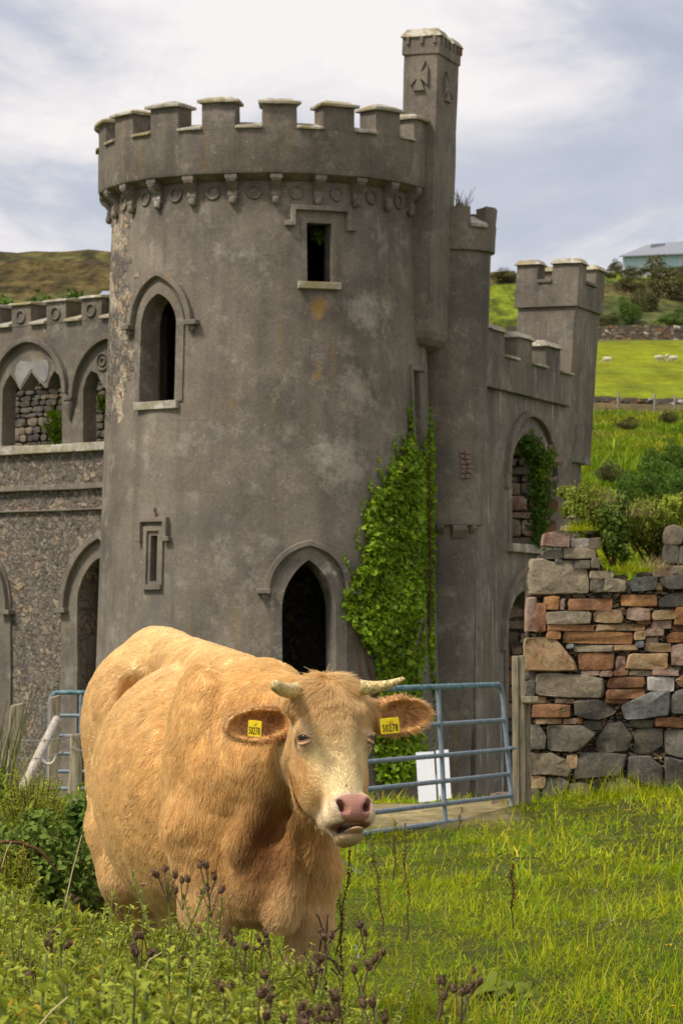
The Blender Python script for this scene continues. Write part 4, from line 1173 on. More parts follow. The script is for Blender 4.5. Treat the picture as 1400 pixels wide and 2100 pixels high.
# ------------------------------------------------------------------ timber
t = NT('weathered timber', .85, .15); v = t.coord((9, 9, .7))
f1 = t.noise(v, 3.0, 7, .7, .3); f2 = t.noise(t.coord((40, 40, 2)), 3, 4)
c = t.mix(t.ramp(f1, [(.35, 0), (.65, 1)]), (.20, .165, .105), (.42, .36, .25))
c = t.mix(t.ramp(f2, [(.55, 0), (.66, 1)]), c, (.11, .09, .06)); t.base(c); t.bump(f1, .7, .01); t.bump(f2, .6, .005); M['timber'] = t.mat
t = NT('bleached pole', .85, .15); v = t.coord((12, 12, 1.2)); f1 = t.noise(v, 3, 6, .7)
t.base(t.mix(t.ramp(f1, [(.35, 0), (.62, 1)]), (.30, .25, .20), (.56, .49, .42))); t.bump(f1, .7, .01); M['pole'] = t.mat
def post(name, px0, py0, px1, py1, D, wpx, label, mt='timber', n=4, grp=None, cat='post', lean=0.0, topcut=.03, ext=.35):
    """post from its top (px0, py0) to a point on the ground line (px1, py1)"""
    a, b = W(px0, py0, D), W(px1, py1, D + lean)
    r_ = wpx / 2 * D / F
    dn = (b - a).normalized()
    m = MB()
    if n == 4:
        x_ = Vector((1, .25, 0)).normalized(); y_ = dn.cross(x_).normalized(); x_ = y_.cross(dn).normalized()
        cs = [(-r_, -r_), (r_, -r_), (r_, r_), (-r_, r_)]
        p = [b + dn * ext + x_ * u + y_ * w for u, w in cs] + [a + x_ * u * .97 + y_ * w * .97 - dn * topcut * (u / r_) * .5 for u, w in cs]
        m.hexa(p)
        o = m.build(name, M[mt], None, bevel=.008, rough=(.18, .006, 5))
    else:
        k = 7; m.tube([b + dn * ext] + [b.lerp(a, i / k) + Vector((math.sin(i * 1.3) * .006, 0, 0)) for i in range(k + 1)], [r_ * (1.06 - .012 * i) for i in range(k + 2)], 12)
        o = m.build(name, M[mt], None, smooth=50, bevel=.006, rough=(.2, .005, 6))
    tag(o, label, cat, grp)
    return o
FG = 'timber posts of the field fence'
gpst = empty('gate_post', W(1062, 1676, 28.9), 'tall weathered square timber gate post beside the ruined wall', 'post')
def plank(x0, y0, x1, y1, D, dth, name='plank'):
    m = MB(); m.hexa([W(x0, y1, D), W(x1, y1, D), W(x1, y1, D + dth), W(x0, y1, D + dth), W(x0 - 2, y0, D), W(x1 - 2, y0, D), W(x1 - 2, y0, D + dth), W(x0 - 2, y0, D + dth)])
    return m.build(name, M['timber'], gpst, bevel=.006, rough=(.2, .004, 5))
plank(1051, 1345, 1064, 1690, 28.85, .10); plank(1064.6, 1344, 1077, 1690, 28.87, .10)
plank(1078, 1442, 1089, 1684, 28.95, .08)
plank(1069, 1428, 1104, 1441, 28.80, .16, 'cross_piece')

# ------------------------------------------------------------------ gates of tubular steel
t = NT('galvanised blue', .55, .45); v = t.coord(); f1 = t.noise(v, 12, 5, .65); f2 = t.noise(v, 60, 4)
c = t.mix(t.ramp(f1, [(.40, 0), (.62, 1)]), (.155, .205, .25), (.235, .285, .325)); c = t.mix(t.math('MULTIPLY', t.ramp(f2, [(.60, 0), (.70, 1)]), .5), c, (.12, .10, .085)); t.base(c); t.bump(f2, .2, .004)
t.b.inputs['Metallic'].default_value = .15; M['galv'] = t.mat
t = NT('worn turquoise', .6, .35); v = t.coord(); f1 = t.noise(v, 22, 5, .65)
t.base(t.mix(t.ramp(f1, [(.42, 0), (.56, 1)]), (.035, .125, .15), (.20, .29, .33))); t.bump(f1, .3, .006); M['turq'] = t.mat
def lerp3(a, b, k): return a + (b - a) * k
def gate(root, R0, R1, L0_, L1_, rails, vert, rt, corner=.30):
    """hinge side top/bottom R0,R1 and latch side L0,L1 (points); rails = fractions of height; vert = fractions of length"""
    W0 = (L0_ - R0).length
    # outer frame with rounded corners
    def rc(p, a, b, k=6):
        da, db = (a - p).normalized() * corner * .45, (b - p).normalized() * corner * .45
        return [(p + da) * (1 - s) ** 2 + p * 2 * s * (1 - s) + (p + db) * s * s for s in [i / k for i in range(k + 1)]]
    mid_t, mid_b = (R0 + L0_) / 2, (R1 + L1_) / 2
    MB().tube([(R0 + L0_) / 2] + rc(L0_, mid_t, L1_)[:4], rt * 1.12, 10) if False else None
    top = rc(L0_, L1_, R0)[3:] + rc(R0, L0_, R1)[:4]
    m = MB(); m.tube(top, rt * 1.15, 10); m.build('top_rail', M['turq'], root, smooth=60)
    for a, b, c_, d_ in ((R0, L0_, R1, L1_), (L0_, R0, L1_, R1)):
        side = rc(a, b, c_)[3:] + rc(c_, a, d_)[:4]
        m = MB(); m.tube(side, rt, 10); m.build('end_tube', M['galv'], root, smooth=60)
    m = MB(); m.tube(rc(R1, R0, L1_)[3:] + rc(L1_, R1, L0_)[:4], rt, 10); m.build('bottom_rail', M['galv'], root, smooth=60)
    for k in rails:
        a, b = lerp3(R0, R1, k), lerp3(L0_, L1_, k)
        m = MB(); m.tube([a, lerp3(a, b, .5), b], rt * .92, 10); m.build('rail', M['galv'], root, smooth=60)
    for k in vert:
        a, b = lerp3(R0, L0_, k), lerp3(R1, L1_, k)
        n_ = Vector((b - a).cross(L0_ - R0)).normalized() * rt * .6
        m = MB(); m.tube([a + n_ * .0, lerp3(a, b, .5), b], rt * .95, 10); m.build('brace', M['galv'], root, smooth=60)
ga = empty('field_gate', W(1040, 1668, 28.8), 'blue grey tubular steel gate with a turquoise top rail, hung on the tall timber post', 'gate')
R0, R1 = W(1028, 1404, 28.75), W(1051, 1668, 28.75)
L0_, L1_ = W(640, 1418, 24.3), W(640, 1724, 24.3)
# place the brace near px 905 by depth
kb = 0.30
gate(ga, R0, R1, L0_, L1_, [.275, .505, .695, .862], [.375, .85], .0225)
m = MB(); a_ = W(1043, 1534, 28.7); m.tube([a_, W(1056, 1534, 28.75)], .016, 8); m.build('hinge', M['galv'], ga)
gb = empty('field_gate', W(105, 1616, 38.7), 'blue grey tubular steel gate half hidden behind the rump of the cow', 'gate')
gate(gb, W(103, 1420, 38.7), W(100, 1617, 38.7), W(660, 1421, 38.5), W(660, 1624, 38.5), [.24, .45, .635, .82], [.115, .6], .026)
for g_ in (ga, gb): g_['group'] = 'steel field gates'
# ------------------------------------------------------------------ fence posts and wire at the left
FP = [post('fence_post', 35, 1444, 20, 1640, 27.0, 24, 'weathered square fence post leaning at the left edge beside the wing', grp=FG, cat='fence post'),
      post('fence_post', 113, 1428, 108, 1640, 36.5, 20, 'slim timber post standing against the end of the left gate', grp=FG, cat='fence post'),
      post('fence_post', 156, 1505, 152, 1760, 24.0, 27, 'stout short fence post beside the flank of the cow', n=12, grp=FG, cat='fence post')]
pole = MB(); a_, b_ = W(117, 1474, 31), W(36, 1640, 29.5)
pole.tube([a_, a_.lerp(b_, .3), a_.lerp(b_, .7), b_, b_ + (b_ - a_) * .25], [.038, .044, .046, .048, .048], 10)
tag(pole.build('leaning_pole', M['pole'], None, smooth=50, bevel=.004, rough=(.2, .006, 5)), 'pale barkless pole leaning across the fence posts', 'pole')
def wire(name, pts, label, rad=.004, sag=.0, grp=None):
    P_ = [W(*p) for p in pts]; q = []
    for a, b in zip(P_[:-1], P_[1:]):
        for i in range(14):
            k = i / 14; q.append(a.lerp(b, k) + Vector((0, 0, -sag * 4 * k * (1 - k))))
    q.append(P_[-1])
    m = MB(); m.tube(q, rad, 5)
    rs_ = random.Random(len(label))
    for i in range(2, len(q) - 1, 2):                                  # barbs
        for s in (-1, 1):
            d_ = Vector((rs_.uniform(-1, 1), rs_.uniform(-1, 1), s * rs_.uniform(.5, 1.5))).normalized() * .028
            m.tube([q[i] - d_ * .5, q[i] + d_], [rad * .9, rad * .4], 4)
    return tag(m.build(name, M['wire'], None), label, 'barbed wire', grp)
M['wire'] = simple('rusty wire', (.22, .20, .19), .6, .4, .3, 40)
wire('barbed_wire', [(-60, 1530, 27.5), (24, 1515, 26.95), (150, 1508, 23.9), (330, 1500, 20)], 'upper strand of barbed wire between the leaning posts', sag=.03, grp='barbed wire strands')
wire('barbed_wire', [(-60, 1572, 27.5), (24, 1550, 26.95), (150, 1533, 23.9), (330, 1545, 20)], 'lower strand of barbed wire between the leaning posts', sag=.05, grp='barbed wire strands')
m = MB(); m.tube([W(101 + 13 * math.cos(R(-200 + 15 * i)), 1552 + 14 * math.sin(R(-200 + 15 * i) + .3) * -1 if False else 1552 - 15 * math.sin(R(-200 + 15 * i)), 35.8) for i in range(16)], .017, 7)
tag(m.build('hose_loop', simple('pale plastic', (.52, .50, .44), .5, .4, .1), None, smooth=60), 'loop of pale hose tied round the slim post', 'hose')
# white boards leaning behind the gate
t = NT('white boards', .6, .3); v = t.coord(); f1 = t.noise(t.coord((20, 20, 2)), 3, 5)
t.base(t.mix(t.ramp(f1, [(.55, 0), (.72, 1)]), (.60, .61, .62), (.44, .45, .42))); M['white'] = t.mat
wb = empty('white_board', W(888, 1645, 50), 'pale white boarded panel leaning behind the blue steel gate', 'board')
for x0, x1, y0, y1, sl_ in ((852, 889, 1543, 1646, 6), (893, 919, 1539, 1641, 6)):
    m = MB(); m.hexa([W(x0 + sl_, y1, 49.6), W(x1 + sl_, y1 - 4, 49.6), W(x1 + sl_, y1 - 4, 49.66), W(x0 + sl_, y1, 49.66), W(x0, y0, 50), W(x1, y0 - 2, 50), W(x1, y0 - 2, 50.06), W(x0, y0, 50.06)])
    m.build('plank', M['white'], wb, bevel=.004)
m = MB(); m.hexa([W(862, 1606, 49.80), W(920, 1600, 49.80), W(920, 1600, 49.86), W(862, 1606, 49.86), W(861, 1592, 49.88), W(919, 1586, 49.88), W(919, 1586, 49.94), W(861, 1592, 49.94)]); m.build('batten', M['white'], wb, bevel=.004)
# ------------------------------------------------------------------ the cow
def sd_ell(P, c, r, A=None):
    q = [P[0] - c[0], P[1] - c[1], P[2] - c[2]]
    if A is not None:
        q = [q[0] * A[i][0] + q[1] * A[i][1] + q[2] * A[i][2] for i in range(3)]
    k0 = np.sqrt((q[0] / r[0]) ** 2 + (q[1] / r[1]) ** 2 + (q[2] / r[2]) ** 2)
    k1 = np.sqrt((q[0] / r[0] ** 2) ** 2 + (q[1] / r[1] ** 2) ** 2 + (q[2] / r[2] ** 2) ** 2) + 1e-9
    return k0 * (k0 - 1.0) / k1

def sd_cap(P, a, b, ra, rb):
    d = [b[i] - a[i] for i in range(3)]
    L2 = sum(x * x for x in d) + 1e-9
    t = np.clip(((P[0] - a[0]) * d[0] + (P[1] - a[1]) * d[1] + (P[2] - a[2]) * d[2]) / L2, 0, 1)
    return np.sqrt((P[0] - a[0] - t * d[0]) ** 2 + (P[1] - a[1] - t * d[1]) ** 2 + (P[2] - a[2] - t * d[2]) ** 2) - (ra + (rb - ra) * t)

class Field:
    def __init__(s, xs, ys, zs):
        s.ax = [np.asarray(a, dtype=np.float32) for a in (xs, ys, zs)]
        s.d = np.full([len(a) for a in s.ax], 1.0, dtype=np.float32)
    def sub(s, lo, hi):
        sl = []
        for a, l, h in zip(s.ax, lo, hi):
            i0, i1 = np.searchsorted(a, l), np.searchsorted(a, h)
            sl.append(slice(max(0, i0 - 1), min(len(a), i1 + 1)))
        P = np.meshgrid(*[a[q] for a, q in zip(s.ax, sl)], indexing='ij', sparse=True)
        return tuple(sl), P
    def union(s, f, lo, hi, k):
        sl, P = s.sub([x - k - 0.03 for x in lo], [x + k + 0.03 for x in hi])
        d0 = s.d[sl]
        if d0.size == 0: return
        d1 = f(P)
        h = np.clip(0.5 + 0.5 * (d0 - d1) / k, 0, 1)
        s.d[sl] = d0 + (d1 - d0) * h - k * h * (1 - h)
    def cut(s, f, lo, hi, k):
        sl, P = s.sub([x - k - 0.03 for x in lo], [x + k + 0.03 for x in hi])
        d0 = s.d[sl]
        if d0.size == 0: return
        d1 = -f(P)
        h = np.clip(0.5 - 0.5 * (d0 - d1) / k, 0, 1)
        s.d[sl] = d0 + (d1 - d0) * h + k * h * (1 - h)
    def ell(s, c, r, A=None, k=0.05, cut=False):
        m = max(r)
        (s.cut if cut else s.union)(lambda P: sd_ell(P, c, r, A), [x - m for x in c], [x + m for x in c], k)
    def cap(s, a, b, ra, rb, k=0.05, cut=False):
        m = max(ra, rb)
        (s.cut if cut else s.union)(lambda P: sd_cap(P, a, b, ra, rb), [min(x, y) - m for x, y in zip(a, b)], [max(x, y) + m for x, y in zip(a, b)], k)
    def nets(s):
        d = s.d; ins = d < 0
        n = d.shape
        cnt = np.zeros([x - 1 for x in n], dtype=np.int8)
        for a in (0, 1):
            for b in (0, 1):
                for c in (0, 1):
                    cnt += ins[a:n[0] - 1 + a, b:n[1] - 1 + b, c:n[2] - 1 + c]
        mask = (cnt > 0) & (cnt < 8)
        idx = np.full(mask.shape, -1, dtype=np.int64)
        cells = np.argwhere(mask)
        idx[mask] = np.arange(len(cells))
        acc = np.zeros((len(cells), 3)); num = np.zeros(len(cells))
        corner = lambda o: d[cells[:, 0] + o[0], cells[:, 1] + o[1], cells[:, 2] + o[2]].astype(np.float64)
        pos = lambda o: np.stack([s.ax[i][cells[:, i] + o[i]] for i in range(3)], 1).astype(np.float64)
        for o in [(a, b, c) for a in (0, 1) for b in (0, 1) for c in (0, 1)]:
            for i in range(3):
                if o[i] == 0:
                    p = list(o); p[i] = 1
                    d0, d1 = corner(o), corner(p)
                    cr = (d0 < 0) != (d1 < 0)
                    t = np.where(cr, d0 / np.where(cr, d0 - d1, 1), 0)[:, None]
                    q = pos(o) * (1 - t) + pos(p) * t
                    acc[cr] += q[cr]; num[cr] += 1
        co = acc / num[:, None]
        quads = []
        for i in range(3):
            j, k = (i + 1) % 3, (i + 2) % 3
            a = [slice(None)] * 3; b = [slice(None)] * 3
            a[i] = slice(0, n[i] - 1); b[i] = slice(1, n[i])
            for z in (j, k): a[z] = slice(1, n[z] - 1); b[z] = slice(1, n[z] - 1)
            ia, ib = ins[tuple(a)], ins[tuple(b)]
            e_ = np.argwhere(ia != ib)
            if len(e_) == 0: continue
            fl = ia[e_[:, 0], e_[:, 1], e_[:, 2]]
            base = e_.copy(); base[:, j] += 1; base[:, k] += 1
            def at(dj, dk):
                q = base.copy(); q[:, j] -= dj; q[:, k] -= dk
                return idx[q[:, 0], q[:, 1], q[:, 2]]
            q = np.stack([at(1, 1), at(0, 1), at(0, 0), at(1, 0)], 1)
            q[~fl] = q[~fl][:, ::-1]
            quads.append(q)
        quads = np.concatenate(quads)
        return co, quads

def axis_lin(segs):
    out = []
    for a, b, st in segs:
        out.append(np.arange(a, b, st))
    return np.concatenate(out + [[segs[-1][1]]])

CH = Vector((0.256, -0.967, 0)).normalized()            # heading of the trunk
CL = Vector((-CH.y, CH.x, 0))                           # the cow's own left
TA = [tuple(CH), tuple(CL), (0, 0, 1)]
fld = Field(axis_lin([(-1.22, -0.44, 0.019), (-0.44, 0.34, 0.0068)]),
            axis_lin([(10.02, 10.86, 0.0070), (10.86, 13.75, 0.020)]),
            axis_lin([(-0.02, 0.86, 0.019), (0.86, 1.60, 0.0068), (1.60, 1.80, 0.019)]))
def T(px, py, D): return tuple(W(px, py, D))
# trunk
fld.ell(T(326, 1472, 12.85), (0.43, 0.30, 0.33), TA, 0.05)                       # rump
fld.cap(T(318, 1335, 13.0), T(500, 1412, 11.5), 0.10, 0.12, 0.08)                # spine
fld.ell(T(266, 1572, 12.88), (0.31, 0.17, 0.40), TA, 0.07)                      # right thigh
fld.ell(T(470, 1590, 13.1), (0.31, 0.175, 0.42), TA, 0.07)                       # left thigh
fld.ell(T(399, 1604, 12.12), (0.74, 0.375, 0.455), TA, 0.03)                     # rib cage
fld.ell(T(404, 1685, 12.05), (0.62, 0.315, 0.39), TA, 0.08)                       # belly
fld.ell(T(500, 1640, 11.25), (0.36, 0.285, 0.44), TA, 0.06)                      # chest
fld.ell(T(412, 1580, 11.2), (0.24, 0.12, 0.38), TA, 0.035)                       # right shoulder blade
fld.ell(T(622, 1620, 11.15), (0.22, 0.115, 0.34), TA, 0.05)                      # left shoulder blade
fld.ell(T(545, 1405, 11.25), (0.20, 0.11, 0.09), TA, 0.08)                       # withers
# neck
fld.cap(T(505, 1470, 11.2), T(655, 1462, 10.76), 0.165, 0.115, 0.08)
fld.cap(T(520, 1590, 11.05), T(648, 1545, 10.74), 0.185, 0.115, 0.08)
# brisket, dewlap
fld.ell(T(548, 1790, 11.0), (0.20, 0.16, 0.19), TA, 0.07)
fld.cap(T(652, 1610, 10.76), T(606, 1750, 10.80), 0.055, 0.042, 0.05)
fld.cap(T(606, 1750, 10.80), T(578, 1870, 10.82), 0.042, 0.058, 0.05)
fld.cap(T(560, 1600, 10.84), T(500, 1730, 10.86), 0.05, 0.05, 0.06)               # point of the shoulder fold
fld.ell(T(538, 1705, 10.62), (0.15, 0.055, 0.165), TA, 0.035, cut=True)
fld.cap(T(536, 1660, 10.68), T(552, 1800, 10.72), 0.060, 0.045, 0.04, cut=True)             # hollow beside the dewlap
fld.ell(T(630, 1760, 10.68), (0.10, 0.036, 0.14), TA, 0.04, cut=True)
# legs
def leg(pts, k=0.05):
    for (a, ra), (b, rb) in zip(pts[:-1], pts[1:]):
        fld.cap(T(*a), T(*b), ra, rb, k)
G = lambda px, D, h: (px, HY + (EYE - h) / D * F, D)
leg([((430, 1700, 11.08), .165), ((436, 1850, 11.05), .105), ((440, 1955, 11.02), .07), (G(440, 11.05, .40), .048), (G(440, 11.05, .16), .046), (G(440, 11.0, .10), .058), (G(440, 10.97, .03), .066)])
leg([((632, 1690, 11.02), .095), ((640, 1790, 10.98), .085), ((634, 1900, 10.95), .068), ((622, 1975, 10.95), .058), (G(612, 10.98, .36), .045), (G(610, 10.98, .16), .044), (G(610, 10.95, .10), .056), (G(610, 10.92, .03), .064)])
leg([((250, 1700, 12.85), .15), ((262, 1800, 12.78), .105), ((275, 1905, 12.95), .07), ((282, 1960, 12.95), .05), (G(284, 12.9, .16), .046), (G(284, 12.86, .10), .058), (G(284, 12.83, .05), .064)])
leg([((452, 1720, 13.0), .15), ((400, 1810, 12.75), .10), ((352, 1880, 12.85), .062), ((350, 1950, 12.82), .048), (G(350, 12.75, .16), .046), (G(350, 12.7, .10), .056), (G(350, 12.67, .05), .062)])
# tail
leg([((345, 1330, 13.22), .04), ((360, 1450, 13.32), .035), ((362, 1700, 13.30), .026), ((362, 1850, 13.28), .05), ((362, 1950, 13.28), .02)], 0.03)
# flank hollow and body folds
fld.ell(T(286, 1440, 12.42), (0.24, 0.07, 0.13), TA, 0.06, cut=True)

# head frame: u = the cow's left, v = down the nose, w = out of the forehead
HO = W(683, 1398, 10.6)
hd = Vector((math.sin(R(22)), -math.cos(R(22)), 0))
HV = hd * math.sin(R(22)) + Vector((0, 0, -1)) * math.cos(R(22))
HW = hd * math.cos(R(22)) + Vector((0, 0, 1)) * math.sin(R(22))
HU = Vector((-hd.y, hd.x, 0))
HA = [tuple(HU), tuple(HV), tuple(HW)]
def H(u, v, w): return tuple(HO + HU * u + HV * v + HW * w)
fld.ell(H(0, .10, -.11), (.112, .14, .115), HA, .06)
fld.ell(H(0, .015, -.085), (.088, .048, .075), HA, .05)
for s in (-1, 1):
    fld.ell(H(s * .098, .045, -.085), (.05, .04, .04), HA, .03)
    fld.ell(H(s * .092, .172, -.062), (.042, .055, .04), HA, .03)
    fld.ell(H(s * .078, .27, -.15), (.048, .135, .09), HA, .05)
    fld.cap(H(s * .058, .20, -.20), H(s * .03, .44, -.15), .055, .034, .04)
fld.cap(H(0, .12, -.085), H(0, .40, -.065), .095, .062, .04)
fld.cap(H(0, .18, -.042), H(0, .41, -.030), .052, .042, .04)
fld.ell(H(.006, .447, -.062), (.084, .052, .068), HA, .03)                      # muzzle
for s in (-1, 1):
    fld.ell(H(.006 + s * .043, .464, -.050), (.043, .036, .056), HA, .02)
    fld.ell(H(s * .048, .432, -.006), (.026, .032, .024), HA, .02)           # nostril wings
fld.ell(H(0, .448, -.008), (.060, .040, .026), HA, .02)                      # nose pad
fld.cap(H(0, .40, -.165), H(.002, .508, -.105), .046, .034, .03)              # jaw
fld.ell(H(.004, .524, -.076), (.048, .024, .046), HA, .018)                   # lower lip and chin
fld.ell(H(.004, .5045, -.034), (.046, .0185, .062), HA, .006, cut=True)       # open mouth
for s in (-1, 1):
    fld.cap(H(.005 + s * .052, .430, .008), H(.005 + s * .036, .454, .014), .011, .012, .006, cut=True)
    fld.ell(H(.005 + s * .043, .444, -.006), (.010, .016, .022), HA, .005, cut=True)   # nostrils
    fld.cap(H(.005 + s * .044, .452, .012), H(.005 + s * .033, .462, .018), .011, .007, .008, cut=True)
    fld.ell(H(s * .128, .186, -.041), (.022, .015, .022), HA, .010, cut=True)  # eye sockets
# ears: cupped leaves
EARS = []
def ear(base, tip, mid, half, nrm, droop):
    base, tip, mid = Vector(T(*base)), Vector(T(*tip)), Vector(T(*mid))
    ax = (tip - base).normalized(); nrm = Vector(nrm); nrm = (nrm - ax * nrm.dot(ax)).normalized()
    bz = nrm.cross(ax)
    A = [tuple(ax), tuple(bz), tuple(nrm)]
    L = (tip - base).length / 2
    c = mid
    fe = lambda P: np.maximum(sd_ell(P, tuple(c), (L, half, .042), A), -sd_ell(P, tuple(c + nrm * .026 + ax * .012), (L * .90, half * .84, .046), A))
    m = L
    fld.union(fe, [x - m for x in c], [x + m for x in c], 0.012)
    fld.cap(tuple(base - ax * .05), tuple(base + ax * .045 - nrm * .012), .05, .034, .03)
    EARS.append((c, A, L, half))
ear((604, 1478, 10.72), (463, 1490, 10.63), (531, 1487, 10.66), .060, (-0.10, -1, 0.06), 0)
ear((748, 1462, 10.66), (880, 1452, 10.74), (817, 1468, 10.70), .064, (0.12, -1, 0.02), 0)
co, quads = fld.nets()
del fld.d
# relax the coarse steps of the grid
def relax(co, quads, it=3, lam=0.5, w=None):
    e_ = np.concatenate([quads[:, [0, 1]], quads[:, [1, 2]], quads[:, [2, 3]], quads[:, [3, 0]]])
    for _ in range(it):
        acc = np.zeros_like(co); num = np.zeros(len(co))
        np.add.at(acc, e_[:, 0], co[e_[:, 1]]); np.add.at(num, e_[:, 0], 1)
        np.add.at(acc, e_[:, 1], co[e_[:, 0]]); np.add.at(num, e_[:, 1], 1)
        av = acc / np.maximum(num, 1)[:, None]
        co = co + (av - co) * lam * (1 if w is None else w[:, None])
    return co
hp = co - np.array(HO)
hu, hv, hw = hp @ np.array(HU), hp @ np.array(HV), hp @ np.array(HW)
head_m = (hv > -.06) & (hv < .62) & (np.abs(hu) < .16) & (hw > -.30)
co = relax(co, quads, 4, 0.5, np.where(head_m, 0.35, 1.0))

def vnoise(p, sc, seed=0.0):
    """cheap smooth vector noise from sines"""
    out = np.zeros_like(p)
    r_ = np.random.default_rng(int(seed * 10) + 5)
    for _ in range(7):
        k = r_.normal(size=(3, 3)); k /= np.linalg.norm(k, axis=1)[:, None]
        ph = r_.uniform(0, 6.28, 3); fr = sc * r_.uniform(0.6, 1.7, 3)
        for i in range(3):
            out[:, i] += np.sin((p @ k[i]) * fr[i] + ph[i])
    return out / 4.0
def sm(x, a, b):
    t = np.clip((x - a) / (b - a), 0, 1)
    return t * t * (3 - 2 * t)

def coat(p):
    """the colour of hide and hair at p: (rgb, bareness, wetness)"""
    n = len(p)
    q = p - np.array(HO)
    u, v, w = q @ np.array(HU), q @ np.array(HV), q @ np.array(HW)
    ppx = HX + p[:, 0] / p[:, 1] * F; ppy = HY + (EYE - p[:, 2]) / p[:, 1] * F
    tan = np.array([.85, .625, .315]); cream = np.array([.80, .62, .36]); org = np.array([.80, .53, .205]); rus_shade = np.array([.27, .10, .03]); grey = np.array([.60, .47, .32])
    c = np.repeat(tan[None], n, 0)
    nz = vnoise(p, 7.0, 1)[:, 0]
    def lay(m, col):
        nonlocal c
        m = np.clip(m, 0, 1)[:, None]
        c = c * (1 - m) + np.asarray(col) * m
    # along the trunk
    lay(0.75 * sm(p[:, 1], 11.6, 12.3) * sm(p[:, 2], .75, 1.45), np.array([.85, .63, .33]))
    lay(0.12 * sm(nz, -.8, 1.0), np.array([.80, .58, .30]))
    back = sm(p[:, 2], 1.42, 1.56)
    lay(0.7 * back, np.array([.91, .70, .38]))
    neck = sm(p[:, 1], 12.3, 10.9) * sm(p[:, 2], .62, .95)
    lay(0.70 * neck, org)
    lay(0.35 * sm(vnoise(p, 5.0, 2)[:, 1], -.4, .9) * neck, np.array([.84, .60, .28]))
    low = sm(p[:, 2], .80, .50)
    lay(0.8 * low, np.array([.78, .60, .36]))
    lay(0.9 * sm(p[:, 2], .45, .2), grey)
    # russet chest, with the shade of its hollow painted into the coat colour
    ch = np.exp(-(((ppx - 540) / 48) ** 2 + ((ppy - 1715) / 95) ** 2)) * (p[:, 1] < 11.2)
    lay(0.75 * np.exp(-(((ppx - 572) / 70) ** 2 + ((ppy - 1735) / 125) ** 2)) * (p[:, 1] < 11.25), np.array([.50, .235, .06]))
    lay(0.92 * ch, rus_shade)
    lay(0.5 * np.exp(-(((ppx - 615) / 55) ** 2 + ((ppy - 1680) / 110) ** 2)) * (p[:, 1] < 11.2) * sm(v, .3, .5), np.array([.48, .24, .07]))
    dew = np.exp(-(((ppx - 590) / 28) ** 2 + ((ppy - 1850) / 75) ** 2)) * (p[:, 1] < 11.1)
    lay(0.7 * dew, np.array([.88, .68, .38]))
    # head
    hm = sm(v, -.08, .0) * (1 - sm(v, .60, .66)) * sm(w, -.32, -.16) * sm(.15 - np.abs(u), .0, .02)
    lay(0.9 * hm, np.array([.87, .645, .34]))
    face = hm * sm(w, -.10, -.02) * sm(v, .06, .30)
    lay(0.95 * face, np.array([.93, .77, .49]))
    lay(0.25 * hm * sm(v, .12, .02), np.array([.92, .72, .42]))
    lay(0.65 * hm * sm(v, .22, .30) * sm(w, -.045, -.10) * sm(v, .45, .38), np.array([.72, .49, .22]))
    for s in (-1, 1):
        eye = np.exp(-(((u - s * .118) / .03) ** 2 + ((v - .195) / .035) ** 2 + ((w + .05) / .045) ** 2))
        lay(0.9 * eye, np.array([.80, .66, .48]))
        rim = np.exp(-(((u - s * .124) / .020) ** 2 + ((v - .190) / .018) ** 2 + ((w + .045) / .026) ** 2))
        lay(1.2 * rim, np.array([.50, .20, .11]))
    mz = hm * sm(v, .385, .43)
    lay(0.95 * mz, np.array([.84, .70, .50]))
    chin = hm * sm(v, .512, .528)
    lay(0.9 * chin, np.array([.62, .46, .28]))
    pad = sm(1.0 - (np.abs((u - .005) / (.066 - .25 * (v - .446))) ** 3 + np.abs((v - .450) / .052) ** 3) ** (1 / 3), 0, .14) * sm(w, -.045, -.015)
    lay(pad, np.array([.40, .19, .14]) * (1 + .25 * np.clip(vnoise(p, 60, 8)[:, :1], -1, 1)))
    lay(pad * sm(v, .43, .40) * .8, np.array([.50, .27, .22]))
    no = np.zeros(n)
    for s in (-1, 1):
        no = np.maximum(no, np.exp(-(((u - .005 - s * (.044 - .66 * (v - .443))) / .010) ** 2 + ((v - .443) / .019) ** 2)) * sm(w, -.06, -.02) * sm(w, .020, .006))
    lay(no * .9, np.array([.10, .025, .02]))
    lip = sm(.020 - np.abs(v - .506), 0, .008) * sm(w, -.12, -.06) * (np.abs(u) < .07) * sm(v, .483, .492)
    lay(lip, np.array([.27, .115, .085]))
    lay(lip * sm(w, -.035, -.055) * sm(.046 - np.abs(u - .004), 0, .008), np.array([.06, .022, .018]))
    bare = np.clip(pad + lip + no, 0, 1)
    for s in (-1, 1):
        bare = np.maximum(bare, np.exp(-(((u - s * .122) / .024) ** 2 + ((v - .186) / .024) ** 2 + ((w + .05) / .03) ** 2)) > .16)
    wet = np.clip(pad * .8 + lip, 0, 1)
    # ears
    for c0, A, L, hf in EARS:
        qq = p - np.array(c0)
        a_, b_, n_ = qq @ np.array(A[0]), qq @ np.array(A[1]), qq @ np.array(A[2])
        r_ = np.sqrt((a_ / L) ** 2 + (b_ / hf) ** 2)
        on = (r_ < 1.15) & (np.abs(n_) < .05) & (a_ > -L * .75)
        lay(0.7 * on, np.array([.66, .36, .13]))
        lay(0.9 * on * sm(r_, .82, .5) * (n_ > -.03), np.array([.50, .255, .105]))
        lay(0.8 * on * sm(r_, .86, 1.0), np.array([.78, .56, .32]))
    # hooves
    lay(sm(p[:, 2], .095, .07), np.array([.11, .09, .07]))
    bare = np.maximum(bare, p[:, 2] < .08)
    return np.clip(c, .01, .95), bare, wet

